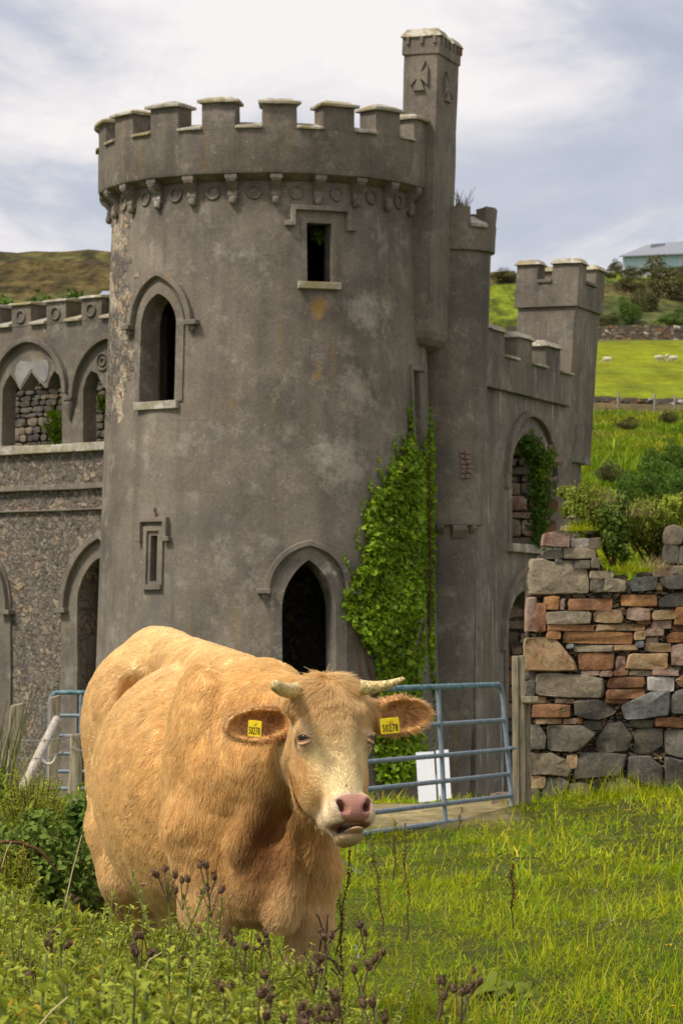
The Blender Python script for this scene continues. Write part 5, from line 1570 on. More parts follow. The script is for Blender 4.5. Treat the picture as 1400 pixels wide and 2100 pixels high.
ccol, cbare, cwet = coat(co)
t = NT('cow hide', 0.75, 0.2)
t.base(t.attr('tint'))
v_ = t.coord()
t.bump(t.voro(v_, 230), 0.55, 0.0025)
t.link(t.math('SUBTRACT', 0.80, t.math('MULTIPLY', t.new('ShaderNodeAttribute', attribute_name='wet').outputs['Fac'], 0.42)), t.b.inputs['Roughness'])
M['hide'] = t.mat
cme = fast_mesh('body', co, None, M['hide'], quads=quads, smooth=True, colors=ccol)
at = cme.attributes.new('wet', 'FLOAT', 'POINT'); at.data.foreach_set('value', cwet.astype(np.float32))
cow = empty('cow', (-0.35, 11.4, 0), 'cream and tan horned cow with yellow ear tags standing in the thistles', 'cow')
body = put(bpy.data.objects.new('body', cme), cow)

# ---- hair
def make_coat():
    me = cme
    nv = np.zeros(len(co) * 3, dtype=np.float32); me.vertex_normals.foreach_get('vector', nv); nv = nv.reshape(-1, 3).astype(np.float64)
    tr = np.concatenate([quads[:, [0, 1, 2]], quads[:, [0, 2, 3]]])
    a, b, c = co[tr[:, 0]], co[tr[:, 1]], co[tr[:, 2]]
    ar = np.linalg.norm(np.cross(b - a, c - a), axis=1) / 2
    fn = nv[tr[:, 0]]
    cen = (a + b + c) / 3
    toc = np.array([0, 0, EYE]) - cen; toc /= np.linalg.norm(toc, axis=1)[:, None]
    facing = (fn * toc).sum(1)
    wgt = ar * np.where(facing > -0.25, 1.0, 0.15) * (cen[:, 2] > .1)
    hq = cen - np.array(HO); hv_ = hq @ np.array(HV); hw_ = hq @ np.array(HW); hu_ = hq @ np.array(HU)
    ishead = (hv_ > -.08) & (hv_ < .62) & (np.abs(hu_) < .17) & (hw_ > -.25)
    wgt *= np.where(ishead, 3.4, 1.0)
    NH = HAIRS
    pick = rng.choice(len(tr), NH, p=wgt / wgt.sum())
    r1_, r2_ = np.sqrt(rng.random(NH)), rng.random(NH)
    w0, w1, w2 = 1 - r1_, r1_ * (1 - r2_), r1_ * r2_
    P = a[pick] * w0[:, None] + b[pick] * w1[:, None] + c[pick] * w2[:, None]
    Nn = nv[tr[pick, 0]] * w0[:, None] + nv[tr[pick, 1]] * w1[:, None] + nv[tr[pick, 2]] * w2[:, None]
    Nn /= np.linalg.norm(Nn, axis=1)[:, None] + 1e-9
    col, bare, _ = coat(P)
    keep = bare < .45
    P, Nn, col = P[keep], Nn[keep], col[keep]
    n = len(P)
    q = P - np.array(HO); u, v, w = q @ np.array(HU), q @ np.array(HV), q @ np.array(HW)
    head = sm(v, -.10, -.02) * (np.abs(u) < .17) * sm(w, -.26, -.14) * (v < .64)
    # combing
    comb = np.repeat((-np.array(CH) * .8 + np.array([0, 0, -.6]))[None], n, 0)
    nk = sm(P[:, 1], 11.5, 11.1)
    comb = comb * (1 - nk)[:, None] + np.array([-.25, .10, -1.0])[None] * nk[:, None]
    hc = np.outer(sm(v, .30, .12) * 1.6 - .8, np.array(HV))                       # forelock down, face hair up from the nose
    hc = hc + np.outer(np.sign(u) * .7 * sm(np.abs(u), .0, .05), np.array(HU)) + vnoise(P, 34, 9) * (.75 * sm(v, .24, .05))[:, None]
    comb = comb * (1 - head)[:, None] + hc * head[:, None]
    onear = np.zeros(n)
    for c0, A, L, hf in EARS:
        qq = P - np.array(c0)
        a_, b_, n_ = qq @ np.array(A[0]), qq @ np.array(A[1]), qq @ np.array(A[2])
        r_ = np.sqrt((a_ / L) ** 2 + (b_ / hf) ** 2)
        on = (r_ < 1.2) & (np.abs(n_) < .055) & (a_ > -L * .8)
        rad = np.outer(a_ / L, np.array(A[0])) + np.outer(b_ / hf, np.array(A[1]))
        comb[on] = (rad * 1.2 + np.outer(n_ * 0 + .25, np.array(A[2])))[on]
        onear[on] = np.clip(r_[on], 0.3, 1)
        head[on] = 0
    big = vnoise(P, 16, 3); mid = vnoise(P, 72, 4); fine = rng.normal(size=(n, 3))
    wav = sm(P[:, 1], 11.5, 12.0) * sm(P[:, 2], 1.5, 1.2)
    comb = comb + big * (.35 + .10 * wav)[:, None] * (1 - .3 * head)[:, None] + mid * (.38 + .10 * wav)[:, None] * (1 + .15 * head)[:, None] + fine * .16
    comb -= Nn * (comb * Nn).sum(1)[:, None]
    comb /= np.linalg.norm(comb, axis=1)[:, None] + 1e-9
    lift = .30 + .16 * np.clip(mid[:, 1], -1, 1) * (1 - head) + .10 * rng.random(n)
    lift = np.where(head > .5, .42 + .12 * rng.random(n), lift)
    lift = np.where(onear > 0, .30 + .3 * rng.random(n), lift)
    ln = .020 + .008 * rng.random(n)
    ln *= 1 + .7 * nk * sm(P[:, 2], 1.35, 1.0)
    ln *= 1 + .9 * sm(P[:, 2], 1.50, 1.58) * nk
    ln = np.where(head > .5, .011 + .006 * rng.random(n), ln)
    top = head * sm(v, .12, -.02) * sm(.09 - np.abs(u), 0, .02)
    ln = ln * (1 + 1.2 * top * (0.3 + 1.2 * rng.random(n))) * (1 + .8 * sm(v, .24, .12) * (head > .5))
    ln = np.where(head > .5, ln * (1 - .45 * sm(v, .22, .42)), ln)
    ln = np.where(onear > 0, (.012 + .010 * sm(onear, .7, 1.0)) * (.7 + .6 * rng.random(n)), ln)
    dirs = comb + Nn * lift[:, None]
    dirs /= np.linalg.norm(dirs, axis=1)[:, None]
    K = 4
    pts = np.zeros((n, K, 3))
    bend = vnoise(P, 90, 6) * .35
    bend -= Nn * (bend * Nn).sum(1)[:, None]
    for k_ in range(K):
        s_ = k_ / (K - 1)
        pts[:, k_] = P - Nn * .0008 + dirs * (ln * s_)[:, None] + (comb * .35 - Nn * .18 + np.array([0, 0, -.15]) + bend) * (ln * s_ * s_ * .55)[:, None]
    hc_ = bpy.data.hair_curves.new('coat')
    hc_.add_curves([K] * n)
    hc_.attributes['position'].data.foreach_set('vector', pts.astype(np.float32).ravel())
    hsc = np.where(head > .5, .72, 1.0)
    rad = np.repeat((np.linspace(1, .35, K) * .00105)[None], n, 0) * ((0.8 + .5 * rng.random(n)) * hsc)[:, None]
    ra = hc_.attributes.new('radius', 'FLOAT', 'POINT') if 'radius' not in hc_.attributes else hc_.attributes['radius']
    ra.data.foreach_set('value', rad.astype(np.float32).ravel())
    var = (0.82 + .36 * rng.random(n))[:, None] * (1 + .10 * np.clip(mid[:, :1], -1, 1))
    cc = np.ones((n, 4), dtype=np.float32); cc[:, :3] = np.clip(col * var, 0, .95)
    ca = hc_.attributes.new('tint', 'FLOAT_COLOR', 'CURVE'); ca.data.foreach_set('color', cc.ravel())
    th = NT('cow hair', 0.55, 0.25)
    th.base(th.attr('tint'))
    th.translucent(th.attr('tint'), 0.42)
    hc_.materials.append(th.mat)
    return put(bpy.data.objects.new('coat', hc_), cow)
HAIRS = 300000
make_coat()

# ---- horns
t = NT('horn', 0.45, 0.4)
v_ = t.coord()
f1 = t.noise(v_, 26, 4); f2 = t.noise(v_, 110, 4)
t.base(t.mix(t.ramp(f2, [(.45, 0), (.62, 1)]), t.mix(f1, (.66, .48, .17), (.78, .64, .34)), (.30, .20, .05)))
t.bump(f2, .35, .003)
M['horn'] = t.mat
def horn(pts, rad, label=None):
    m = MB(); P_ = []; R_ = []
    pts = [W(*p) for p in pts]
    for i in range(25):                       # quadratic through the points, rings near the base
        s_ = i / 24
        p = pts[0] * (1 - s_) ** 2 + pts[1] * 2 * s_ * (1 - s_) + pts[2] * s_ ** 2
        r_ = rad[0] + (rad[1] - rad[0]) * s_
        r_ *= 1 + .05 * math.sin(i * 2.4) * (1 - s_)
        if s_ > .93: r_ *= math.sqrt(max(.02, 1 - ((s_ - .93) / .075) ** 2))
        P_.append(p); R_.append(r_)
    m.tube(P_, R_, 16)
    return m.build('horn', M['horn'], cow, smooth=60)
horn([(616, 1413, 10.62), (584, 1424, 10.52), (563, 1404, 10.36)], (.0270, .0200))
horn([(738, 1410, 10.60), (782, 1413, 10.60), (830, 1391, 10.58)], (.0270, .0085))
# ---- eyes, tongue, teeth
t = NT('eye', 0.18, 0.3); t.base((.012, .006, .004)); M['eye'] = t.mat
M['eyelash'] = simple('eyelash', (.62, .44, .27), .7, .2, .1)
def ball(name, c, r, mt, parent, A=None, seg=20):
    m = MB(); vs, fs = [], []
    for i in range(seg // 2 + 1):
        for j in range(seg):
            th_, ph_ = math.pi * i / (seg // 2), 2 * math.pi * j / seg
            q = Vector((r[0] * math.sin(th_) * math.cos(ph_), r[1] * math.sin(th_) * math.sin(ph_), r[2] * math.cos(th_)))
            if A is not None: q = Vector(A[0]) * q.x + Vector(A[1]) * q.y + Vector(A[2]) * q.z
            vs.append(Vector(c) + q)
    for i in range(seg // 2):
        for j in range(seg):
            fs.append((i * seg + j, i * seg + (j + 1) % seg, (i + 1) * seg + (j + 1) % seg, (i + 1) * seg + j))
    m.add(vs, fs)
    me = m.mesh(name, mt)
    bm = bmesh.new(); bm.from_mesh(me); bmesh.ops.remove_doubles(bm, verts=bm.verts, dist=1e-5); bmesh.ops.recalc_face_normals(bm, faces=bm.faces); bm.to_mesh(me); bm.free()
    me.shade_smooth()
    return put(bpy.data.objects.new(name, me), parent)
lidmat = simple('eyelid skin', (.60, .40, .22), .7, .2, .15)
rimmat = simple('eye rim', (.30, .12, .08), .4, .4, .15)
for s in (-1, 1):
    ev = (HU * s * .86 + HW * .51).normalized(); et = (HW * .86 - HU * s * .51).normalized()
    ec = Vector(H(s * .1095, .186, -.045))
    ball('eye', ec, (.0225, .0225, .0225), M['eye'], cow)
    def lid(sg, h0, out):
        arc = []
        for i in range(11):
            a_ = math.pi * i / 10
            x_, y_ = -math.cos(a_) * .0225, sg * h0 * math.sin(a_) + x_tilt * math.cos(a_)
            arc.append(ec + et * x_ + HV * y_ + ev * (math.sqrt(max(1e-6, .0235 ** 2 - min(.0225, abs(x_)) ** 2 * .95 - y_ * y_)) + out))
        return arc
    x_tilt = -.003
    m = MB(); m.tube(lid(-1, .0155, .0005), [.003] + [.0038] * 9 + [.003], 7); m.tube([p - HV * .0065 - ev * .003 for p in lid(-1, .0160, .0005)], [.003] + [.0060] * 9 + [.003], 7)
    m.build('eyelid', lidmat, cow, smooth=80)
    m = MB(); m.tube(lid(1, .0130, .0005), [.0025] + [.0036] * 9 + [.0045], 7)
    m.build('eye_rim', rimmat, cow, smooth=80)
    m = MB(); m.tube([p + HV * .0065 - ev * .002 for p in lid(1, .0130, .0005)], [.003] + [.0055] * 9 + [.003], 7)
    m.build('eyelid', lidmat, cow, smooth=80)
    m = MB(); up_ = lid(-1, .0160, .004)
    for i in range(22):
        k_ = 1 + 8.0 * i / 21; j_ = min(9, int(k_)); p0 = up_[j_].lerp(up_[j_ + 1], k_ - j_)
        p1 = p0 + ev * .012 + HV * (.004 + .006 * random.random()) + et * .006 * random.uniform(-1, 1)
        m.tube([p0, (p0 + p1) / 2 - HV * .001, p1], [.0008, .0006, .0003], 4)
    m.build('eyelashes', M['eyelash'], cow)
t = NT('tongue', 0.42, 0.4); v_ = t.coord(); t.base(t.mix(t.noise(v_, 60, 3), (.40, .23, .135), (.52, .32, .19))); t.bump(t.noise(v_, 400, 2), .3, .002); M['tongue'] = t.mat
ball('tongue', H(.012, .5135, -.050), (.034, .0115, .050), M['tongue'], cow, HA)
# ---- ear tags
M['tag'] = simple('yellow tag', (.80, .58, .012), .4, .4, .08, 40)
M['ink'] = simple('tag ink', (.03, .03, .02), .6, .2, .0)
def text_mesh(body, size, mt, name, parent, Mx, depth=.0006, width=1.0):
    cu = bpy.data.curves.new(name, 'FONT'); cu.body = body; cu.size = size; cu.extrude = depth
    cu.align_x = 'CENTER'; cu.align_y = 'CENTER'; cu.space_character = 1.18
    to = bpy.data.objects.new(name, cu); COL.objects.link(to)
    dg = bpy.context.evaluated_depsgraph_get(); dg.update()
    me = bpy.data.meshes.new_from_object(to.evaluated_get(dg))
    bpy.data.objects.remove(to)
    me.transform(Matrix.Diagonal((width, 1, 1, 1))); me.transform(Mx)
    me.materials.clear(); me.materials.append(mt)
    return put(bpy.data.objects.new(name, me), parent)
def ear_tag(px, py, D, w, h, yaw, roll, words_, label):
    Mx = Matrix.Translation(W(px, py, D)) @ Matrix.Rotation(R(yaw), 4, 'Z') @ Matrix.Rotation(R(90), 4, 'X') @ Matrix.Rotation(R(roll), 4, 'Z')
    m = MB()
    pl = []
    for cx, cy, a0 in ((w / 2, h / 2, 0), (-w / 2, h / 2, 90), (-w / 2, -h / 2, 180), (w / 2, -h / 2, 270)):
        for i in range(4):
            a_ = R(a0 + 30 * i); rr = .005
            pl.append((cx - math.copysign(rr, cx) + rr * math.cos(a_), cy - math.copysign(rr, cy) + rr * math.sin(a_), 0))
    m.prism(pl, (0, 0, -.0025))
    st = [(0.007 * math.cos(R(30 * i)), h / 2 - .008 + .007 * math.sin(R(30 * i)), .003) for i in range(12)]
    m.prism(st, (0, 0, -.02))
    m.v = [tuple(Mx @ Vector(q)) for q in m.v]
    tg = m.build('ear_tag', M['tag'], cow)
    tg['label'] = label
    text_mesh(words_, h * .66, M['ink'], 'tag_number', tg, Mx @ Matrix.Translation((0, -h * .16, .0009)), width=.50 * w / .060)
ear_tag(799, 1488, 10.585, .064, .053, 8, 5, '50278', 'yellow ear tag printed with the number 50278 in black')
ear_tag(522, 1494, 10.575, .054, .054, -34, -4, '50278', 'yellow ear tag turned aside with its number hardly readable')
# ---- flies on the face
mfly = simple('fly', (.012, .011, .012), .4, .4, 0)
flyme = MB()
flyme.tube([Vector((-.003, 0, 0)), Vector((-.0015, 0, 0)), Vector((.001, 0, 0)), Vector((.003, 0, 0))], [.0006, .0019, .0022, .0008], 8)
flyme.prism([(-.004, .0010, .0022), (.000, .0006, .0024), (-.003, .0034, .0022)], (0, 0, .0002)); flyme.prism([(-.004, -.0010, .0022), (-.003, -.0034, .0022), (.000, -.0006, .0024)], (0, 0, .0002))
flyme = flyme.mesh('fly', mfly)
for i, (px, py, lb) in enumerate([(711, 1611, 'small black fly on the cream bridge of the nose'), (755, 1524, 'upper of two black flies below the eye'), (757, 1533, 'lower of two black flies below the eye')]):
    o_ = ray(px, py)
    dg = bpy.context.evaluated_depsgraph_get()
    ok, loc, nn, _ = body.ray_cast(body.matrix_world.inverted() @ Vector((0, 0, EYE)), o_.normalized()) if False else (False, None, None, None)
    hitd = None
    for Dd in np.arange(10.1, 10.8, .002):      # march to the hide
        pp = np.array(W(px, py, Dd))
        if hitd is None and np.min(((co[head_m] - pp) ** 2).sum(1)) < .0048 ** 2: hitd = Dd
    fo = put(bpy.data.objects.new('fly', flyme)); fo.location = W(px, py, (hitd or 10.45) - .009); fo.rotation_euler = (R(90), R(30 * i), R(40 * i))
    tag(fo, lb, 'fly', 'flies on the face of the cow')
# ------------------------------------------------------------------ far things on the hill
def drop(px, D): return Vector(((px - HX) / F * D, D, gz((px - HX) / F * D, D)))
# field wall of dry stone
fw = empty('dry_stone_wall', drop(1310, 426), 'long dry stone wall running across the top of the sheep pasture', 'wall')
m = MB(); xs = np.linspace(22, 70, 30)
for i in range(len(xs) - 1):
    a, b = xs[i], xs[i + 1]
    za, zb = gz(a, 426) - .8, gz(b, 426) - .8
    p = [(a, 425.6, za), (b, 425.6, zb), (b, 426.6, zb), (a, 426.6, za), (a, 425.75, za + 2.6), (b, 425.75, zb + 2.6), (b, 426.45, zb + 2.6), (a, 426.45, za + 2.6)]
    m.hexa(p)
m.build('core', M['core'], fw)
rs = random.Random(5); pr = {}
m = MB()
for key in ('greytan', 'grey', 'pink', 'brown', 'white', 'dark'):
    for s_ in range(2):
        q = MB(); q.add(*stone_mesh(1.5, 1, 1.0, s_ + 40 + len(key), 8)); pr[(key, s_)] = q.mesh('stone', SM[key], 50)
n = 0
for r_ in range(5):
    x = 30.0 + rs.uniform(0, .4)
    while x < 52:
        w = rs.uniform(.5, 1.1); key = rs.choice(['greytan', 'greytan', 'grey', 'pink', 'brown', 'white', 'dark', 'greytan'])
        o = put(bpy.data.objects.new('stone', pr[(key, rs.randrange(2))]), fw)
        o.location = (x + w / 2, 425.65 + rs.uniform(-.06, .1) + .02 * r_, gz(x, 426) + .05 + r_ * .42 + rs.uniform(-.04, .04)); o.scale = (w / 1.5, .5, rs.uniform(.38, .5)); o.rotation_euler = (0, rs.uniform(-.12, .12), 0)
        x += w * .98; n += 1
# low bank with stones under the pasture, and its posts
fb_ = empty('low_field_wall', drop(1330, 318), 'low tumbled stone bank along the bottom edge of the sheep pasture', 'wall')
m = MB(); xs = np.linspace(22, 52, 26)
for a, b in zip(xs[:-1], xs[1:]):
    za, zb = gz(a, 318) - .5, gz(b, 318) - .5
    m.hexa([(a, 317.4, za), (b, 317.4, zb), (b, 318.4, zb), (a, 318.4, za), (a, 317.7, za + 1.0), (b, 317.7, zb + 1.0), (b, 318.2, zb + 1.0), (a, 318.2, za + 1.0)])
m.build('core', M['core'], fb_, rough=(.6, .12, 1))
for i in range(34):
    x = rs.uniform(24, 38); key = rs.choice(['grey', 'greytan', 'dark', 'white', 'brown'])
    q = MB() if False else None
    o = put(bpy.data.objects.new('stone', pr[(rs.choice(['grey', 'greytan', 'dark', 'white', 'brown']), rs.randrange(2))]), fb_)
    o.location = (x, 317.4, gz(x, 318) + rs.uniform(-.1, .45)); s_ = rs.uniform(.3, .7); o.scale = (s_ / 1.2, .5, s_ * .7)
mfp = simple('grey post wood', (.27, .245, .21), .9, .1, .2, 8)
for px, D, h, lab in ((1266, 312, 1.5, 'grey fence post below the sheep pasture, closest to the corner tower'), (1341, 313, 1.55, 'grey fence post below the sheep pasture, second from the corner tower'), (1382, 313, 1.5, 'grey fence post below the sheep pasture, third from the corner tower')):
    b_ = drop(px, D); m = MB(); m.tube([b_ - Vector((0, 0, .4)), b_ + Vector((.02, 0, h * .6)), b_ + Vector((.03, 0, h))], [.13, .12, .11], 8)
    tag(m.build('fence_post', mfp, None, smooth=50, bevel=.02), lab, 'fence post', 'posts below the sheep pasture')

# sheep
sf = Field(np.arange(-.85, .86, .035), np.arange(-.32, .33, .035), np.arange(0, 1.0, .035))
sf.ell((-.05, 0, .58), (.50, .25, .27), None, .05); sf.ell((.30, 0, .62), (.22, .19, .20), None, .08); sf.ell((-.42, 0, .58), (.18, .20, .22), None, .08)
for x_, y_ in ((.28, .12), (.28, -.12), (-.38, .12), (-.38, -.12)): sf.cap((x_, y_, .40), (x_, y_, .03), .06, .04, .04)
sco, squ = sf.nets(); sco += vnoise(sco, 22, 2) * .012 * (sco[:, 2:3] > .3)
M['fleece'] = simple('fleece', (.52, .455, .33), .95, .05, .16, 9, .6, 20); M['face'] = simple('dark sheep face', (.16, .13, .11), .9, .1, .2)
sme = fast_mesh('fleece', sco, None, M['fleece'], quads=squ, smooth=True)
hf = Field(np.arange(.25, .95, .03), np.arange(-.2, .21, .03), np.arange(0, .95, .03))
hf.cap((.42, 0, .60), (.60, 0, .30), .10, .085, .05); hf.cap((.60, 0, .30), (.70, 0, .12), .085, .055, .05)
for s in (-1, 1): hf.ell((.53, s * .13, .40), (.035, .07, .03), None, .03)
hco, hqu = hf.nets(); hme = fast_mesh('head', hco, None, M['fleece'], quads=hqu, smooth=True)
for i, (px, D, rz, lab) in enumerate(((1244, 372, 165, 'lone woolly sheep grazing nearest the corner tower'), (1351, 374, 10, 'woolly sheep grazing left of the pair in the bright pasture'), (1368, 376, 70, 'woolly sheep of the touching pair, the one turned towards the castle'), (1379, 373, 172, 'woolly sheep of the touching pair, the outer one'))):
    b_ = drop(px, D); r_ = empty('sheep', b_, lab, 'sheep', 'sheep grazing in the far pasture'); r_.rotation_euler = (0, 0, R(rz)); r_.scale = (1.02,) * 3
    for nm_, me_ in (('fleece', sme), ('head', hme)):
        o = bpy.data.objects.new(nm_, me_); COL.objects.link(o); o.parent = r_

# modern house on the ridge
hb = W(1272, 546, 552)
house = empty('hill_house', (50, 556, hb.z), 'modern white house with grey hipped roof and turquoise glass walls on the ridge', 'house')
M['roof'] = simple('grey roof', (.24, .25, .285), .7, .3, .08, 2); M['wht'] = simple('white render', (.78, .78, .78), .8, .2, .04)
t = NT('turquoise glass', .25, .4); t.base((.40, .58, .64)); M['glass'] = t.mat
s_ = 552 / F
def hp_(px, py, dy=0): return W(px, py, 552 + dy)
m = MB(); m.hexa([hp_(1276, 575), hp_(1460, 575), hp_(1460, 575, 12), hp_(1276, 575, 12), hp_(1276, 521), hp_(1460, 517), hp_(1460, 517, 12), hp_(1276, 521, 12)]); m.build('wall', M['wht'], house)
for x0, x1, y0 in ((1279, 1310, 523), (1315, 1335, 522), (1352, 1391, 522), (1396, 1430, 521)):
    m = MB(); m.prism([hp_(x0, 548, -.1), hp_(x1, 548, -.1), hp_(x1, y0, -.1), hp_(x0, y0 + .5, -.1)], (0, .06, 0)); w_ = m.build('window', M['glass'], house)
    for xx in (x0, (x0 + x1) / 2, x1): m = MB(); m.tube([hp_(xx, 548, -.18), hp_(xx, y0, -.18)], .05, 4); m.build('mullion', M['wht'], w_)
m = MB(); m.add([hp_(1268, 525, -1.2), hp_(1470, 516, -1.2), hp_(1470, 516, 13), hp_(1268, 525, 13), hp_(1326, 502, 5), hp_(1420, 492, 5), hp_(1268, 527, -1.2), hp_(1470, 519, -1.2), hp_(1470, 519, 13), hp_(1268, 527, 13)],
    [(0, 1, 5, 4), (1, 2, 5), (2, 3, 4, 5), (3, 0, 4), (6, 7, 1, 0), (7, 8, 2, 1), (8, 9, 3, 2), (9, 6, 0, 3), (9, 8, 7, 6)])
rf = m.build('roof', M['roof'], house)
def onroof(px, py):      # on the front slope between eaves and ridge
    k = (525 - (px - 1268) * .045 - py) / 23.0
    return W(px, py, 552 - 1.2 + 6.2 * k - .25)
for i in range(4):
    x0 = 1333 + i * 7.5; m = MB(); m.prism([onroof(x0, 507.5 - i * .5), onroof(x0 + 6, 507 - i * .5), onroof(x0 + 7, 500.5 - i * .5), onroof(x0 + 1, 501 - i * .5)], (0, -.08, .05)); m.build('skylight', M['dglass'] if 'dglass' in M else simple('dark glass', (.04, .05, .07), .15, .5, 0), rf)
m = MB(); m.hexa([hp_(1399, 496, 4), hp_(1408, 496, 4), hp_(1408, 496, 5), hp_(1399, 496, 5), hp_(1399, 479, 4), hp_(1408, 479, 4), hp_(1408, 479, 5), hp_(1399, 479, 5)]); m.build('chimney', M['wht'], rf)
# slate roof of a cottage behind the left wing
ctg = empty('cottage', drop(212, 250), 'cottage with a blue grey roof just showing over the left wing', 'house')
zr_ = zat(594, 250); ze_ = zat(611, 250); zg_ = drop(212, 250).z - 1
X0, X1 = (203 - HX) / F * 250, (300 - HX) / F * 250
m = MB(); m.hexa([(X0 + .3, 249, zg_), (X1, 249, zg_), (X1, 253, zg_), (X0 + .3, 253, zg_), (X0 + .3, 249, ze_), (X1, 249, ze_), (X1, 253, ze_), (X0 + .3, 253, ze_)]); m.build('wall', M['wht'], ctg)
m = MB(); m.add([(X0, 248.6, ze_ - .05), (X1, 248.6, ze_ - .05), (X1, 251, zr_), (X0 + .25, 251, zr_), (X0, 253.4, ze_ - .05), (X1, 253.4, ze_ - .05)], [(0, 1, 2, 3), (3, 2, 5, 4), (0, 3, 4), (1, 5, 2), (0, 4, 5, 1)]); m.build('roof', simple('blue slate', (.26, .31, .40), .7, .3, .1, 3), ctg)
# ------------------------------------------------------------------ leaves and grass
def leaf_mat(name, c1, c2, c3=None, rough=.7, tr=.35, spec=.12):
    t = NT(name, rough, spec)
    a = t.attr('tint')
    v = t.coord(obj=False); f = t.noise(v, 7, 4)
    c = t.mix(t.ramp(f, [(.35, 0), (.65, 1)]), c1, c2)
    c = t.mix(1.0, c, a, 'MULTIPLY')
    t.base(c); t.translucent(c, tr)
    return t.mat
M['grass'] = leaf_mat('grass blades', (.305, .385, .006), (.435, .458, .012), tr=.42)
M['leaf'] = leaf_mat('thistle leaves', (.205, .255, .022), (.345, .37, .050), tr=.34)
M['ivy'] = leaf_mat('ivy leaves', (.115, .200, .006), (.185, .285, .010), rough=.5, tr=.25, spec=.2)
M['shrub'] = leaf_mat('shrub leaves', (.17, .225, .022), (.25, .28, .040), tr=.3)
M['dkleaf'] = leaf_mat('bramble leaves', (.10, .155, .022), (.155, .21, .038), tr=.25)
M['heath'] = leaf_mat('heath scrub', (.085, .092, .030), (.125, .110, .042), tr=.15)
M['fern'] = leaf_mat('bracken', (.070, .135, .020), (.105, .175, .024), tr=.25)
M['straw'] = leaf_mat('dry grass', (.42, .33, .15), (.50, .40, .20), tr=.3)
M['stem'] = simple('green stem', (.15, .17, .05), .7, .2, .2)
M['drystem'] = simple('dry brown stem', (.115, .06, .035), .9, .1, .3, 30)
M['head'] = simple('dead thistle heads', (.17, .105, .068), .95, .05, .4, 90, .8, 260)
M['petal'] = simple('yellow petals', (.75, .52, .01), .6, .2, .1)
M['pinkpetal'] = simple('clover pink', (.50, .17, .34), .7, .2, .1)

def blades(n, pos, length, width, lean, tint, rg, K=3, curl=1.0, azi=None):
    """n curved grass blades as strips: returns co, tris, tint"""
    az = rg.uniform(0, 2 * math.pi, n) if azi is None else azi
    d = np.stack([np.cos(az), np.sin(az), np.zeros(n)], 1); sd = np.stack([-np.sin(az), np.cos(az), np.zeros(n)], 1)
    co_ = np.zeros((n, 2 * K + 1, 3))
    for k in range(K + 1):
        s = k / K
        th = lean * (1 + curl * s)
        # integrate the arc
        p = pos + d * (length * s * np.sin(np.minimum(th, 1.9)))[:, None] + np.array([0, 0, 1.0]) * (length * s * np.cos(np.minimum(th, 1.9)))[:, None]
        w = width * (1 - s) ** .6
        if k < K:
            co_[:, 2 * k] = p - sd * (w / 2)[:, None]; co_[:, 2 * k + 1] = p + sd * (w / 2)[:, None]
        else: co_[:, 2 * K] = p
    tr_ = []
    for k in range(K - 1): tr_ += [(2 * k, 2 * k + 1, 2 * k + 3), (2 * k, 2 * k + 3, 2 * k + 2)]
    tr_.append((2 * K - 2, 2 * K - 1, 2 * K))
    off = (np.arange(n) * (2 * K + 1))[:, None, None]
    tris = (np.array(tr_)[None] + off).reshape(-1, 3)
    return co_.reshape(-1, 3), tris, np.repeat(tint, 2 * K + 1, 0)

def grass_patch(name, n, region, hl, wd, seed, mt, tint_fn=None, label=None, per=26, spread=.055):
    """tufts: every tuft has its own height and colour and leans its own way"""
    rg = np.random.default_rng(seed)
    tc_ = region(rg, max(4, n // per)); nt_ = len(tc_)
    big = sines(tc_[:, 0], tc_[:, 1], 2.6, seed + 1)
    th_ = np.clip(rg.lognormal(0, .38, nt_) * (1 + .75 * big), .35, 2.4)
    tl = rg.uniform(0, 6.28, nt_); tint_t = rg.uniform(.62, 1.25, nt_) * (1 + .22 * big)
    kk = np.repeat(np.arange(nt_), per); n = len(kk)
    off = rg.normal(0, 1, (n, 2)) * spread * (.6 + .6 * th_[kk])[:, None]
    xy = tc_[kk] + off
    z = ground_z(xy[:, 0], xy[:, 1])
    pos = np.column_stack([xy, z - .01])
    L = hl * rg.uniform(.55, 1.3, n) * th_[kk]
    wdt = wd * rg.uniform(.6, 1.35, n)
    lean = np.abs(rg.normal(.85, .40, n)) + .3 * (rg.random(n) < .3)
    az = np.where(rg.random(n) < .62, np.arctan2(off[:, 1], off[:, 0]) + rg.normal(0, .6, n), tl[kk] + rg.normal(0, .5, n))
    base = np.ones((n, 3)) * (tint_t[kk] * (.85 + .3 * rg.random(n)))[:, None]
    gr_ = rg.random(nt_) < .34 - .22 * big; base[gr_[kk]] *= np.array([.58, .84, 1.1])
    yel = (rg.random(n) < .10) | (rg.random(nt_) < .05)[kk]; base[yel] *= np.array([1.45, 1.12, 3.4])
    if tint_fn is not None: base = tint_fn(xy, base)
    co_, tr_, ti = blades(n, pos, L, wdt, lean, base, rg, azi=az)
    o = put(bpy.data.objects.new(name, fast_mesh(name, co_, tr_, mt, colors=ti)))
    return tag(o, label, 'grass', kind='stuff')
def wedge(d0, d1, pad, power=1.0, p0=-700, p1=700):
    def f(rg, n):
        u = rg.random(n) ** power
        y = d0 + (d1 - d0) * u
        lo, hi = p0 / F * y - pad, p1 / F * y + pad
        x = lo + (hi - lo) * rg.random(n)
        return np.column_stack([x, y])
    return f
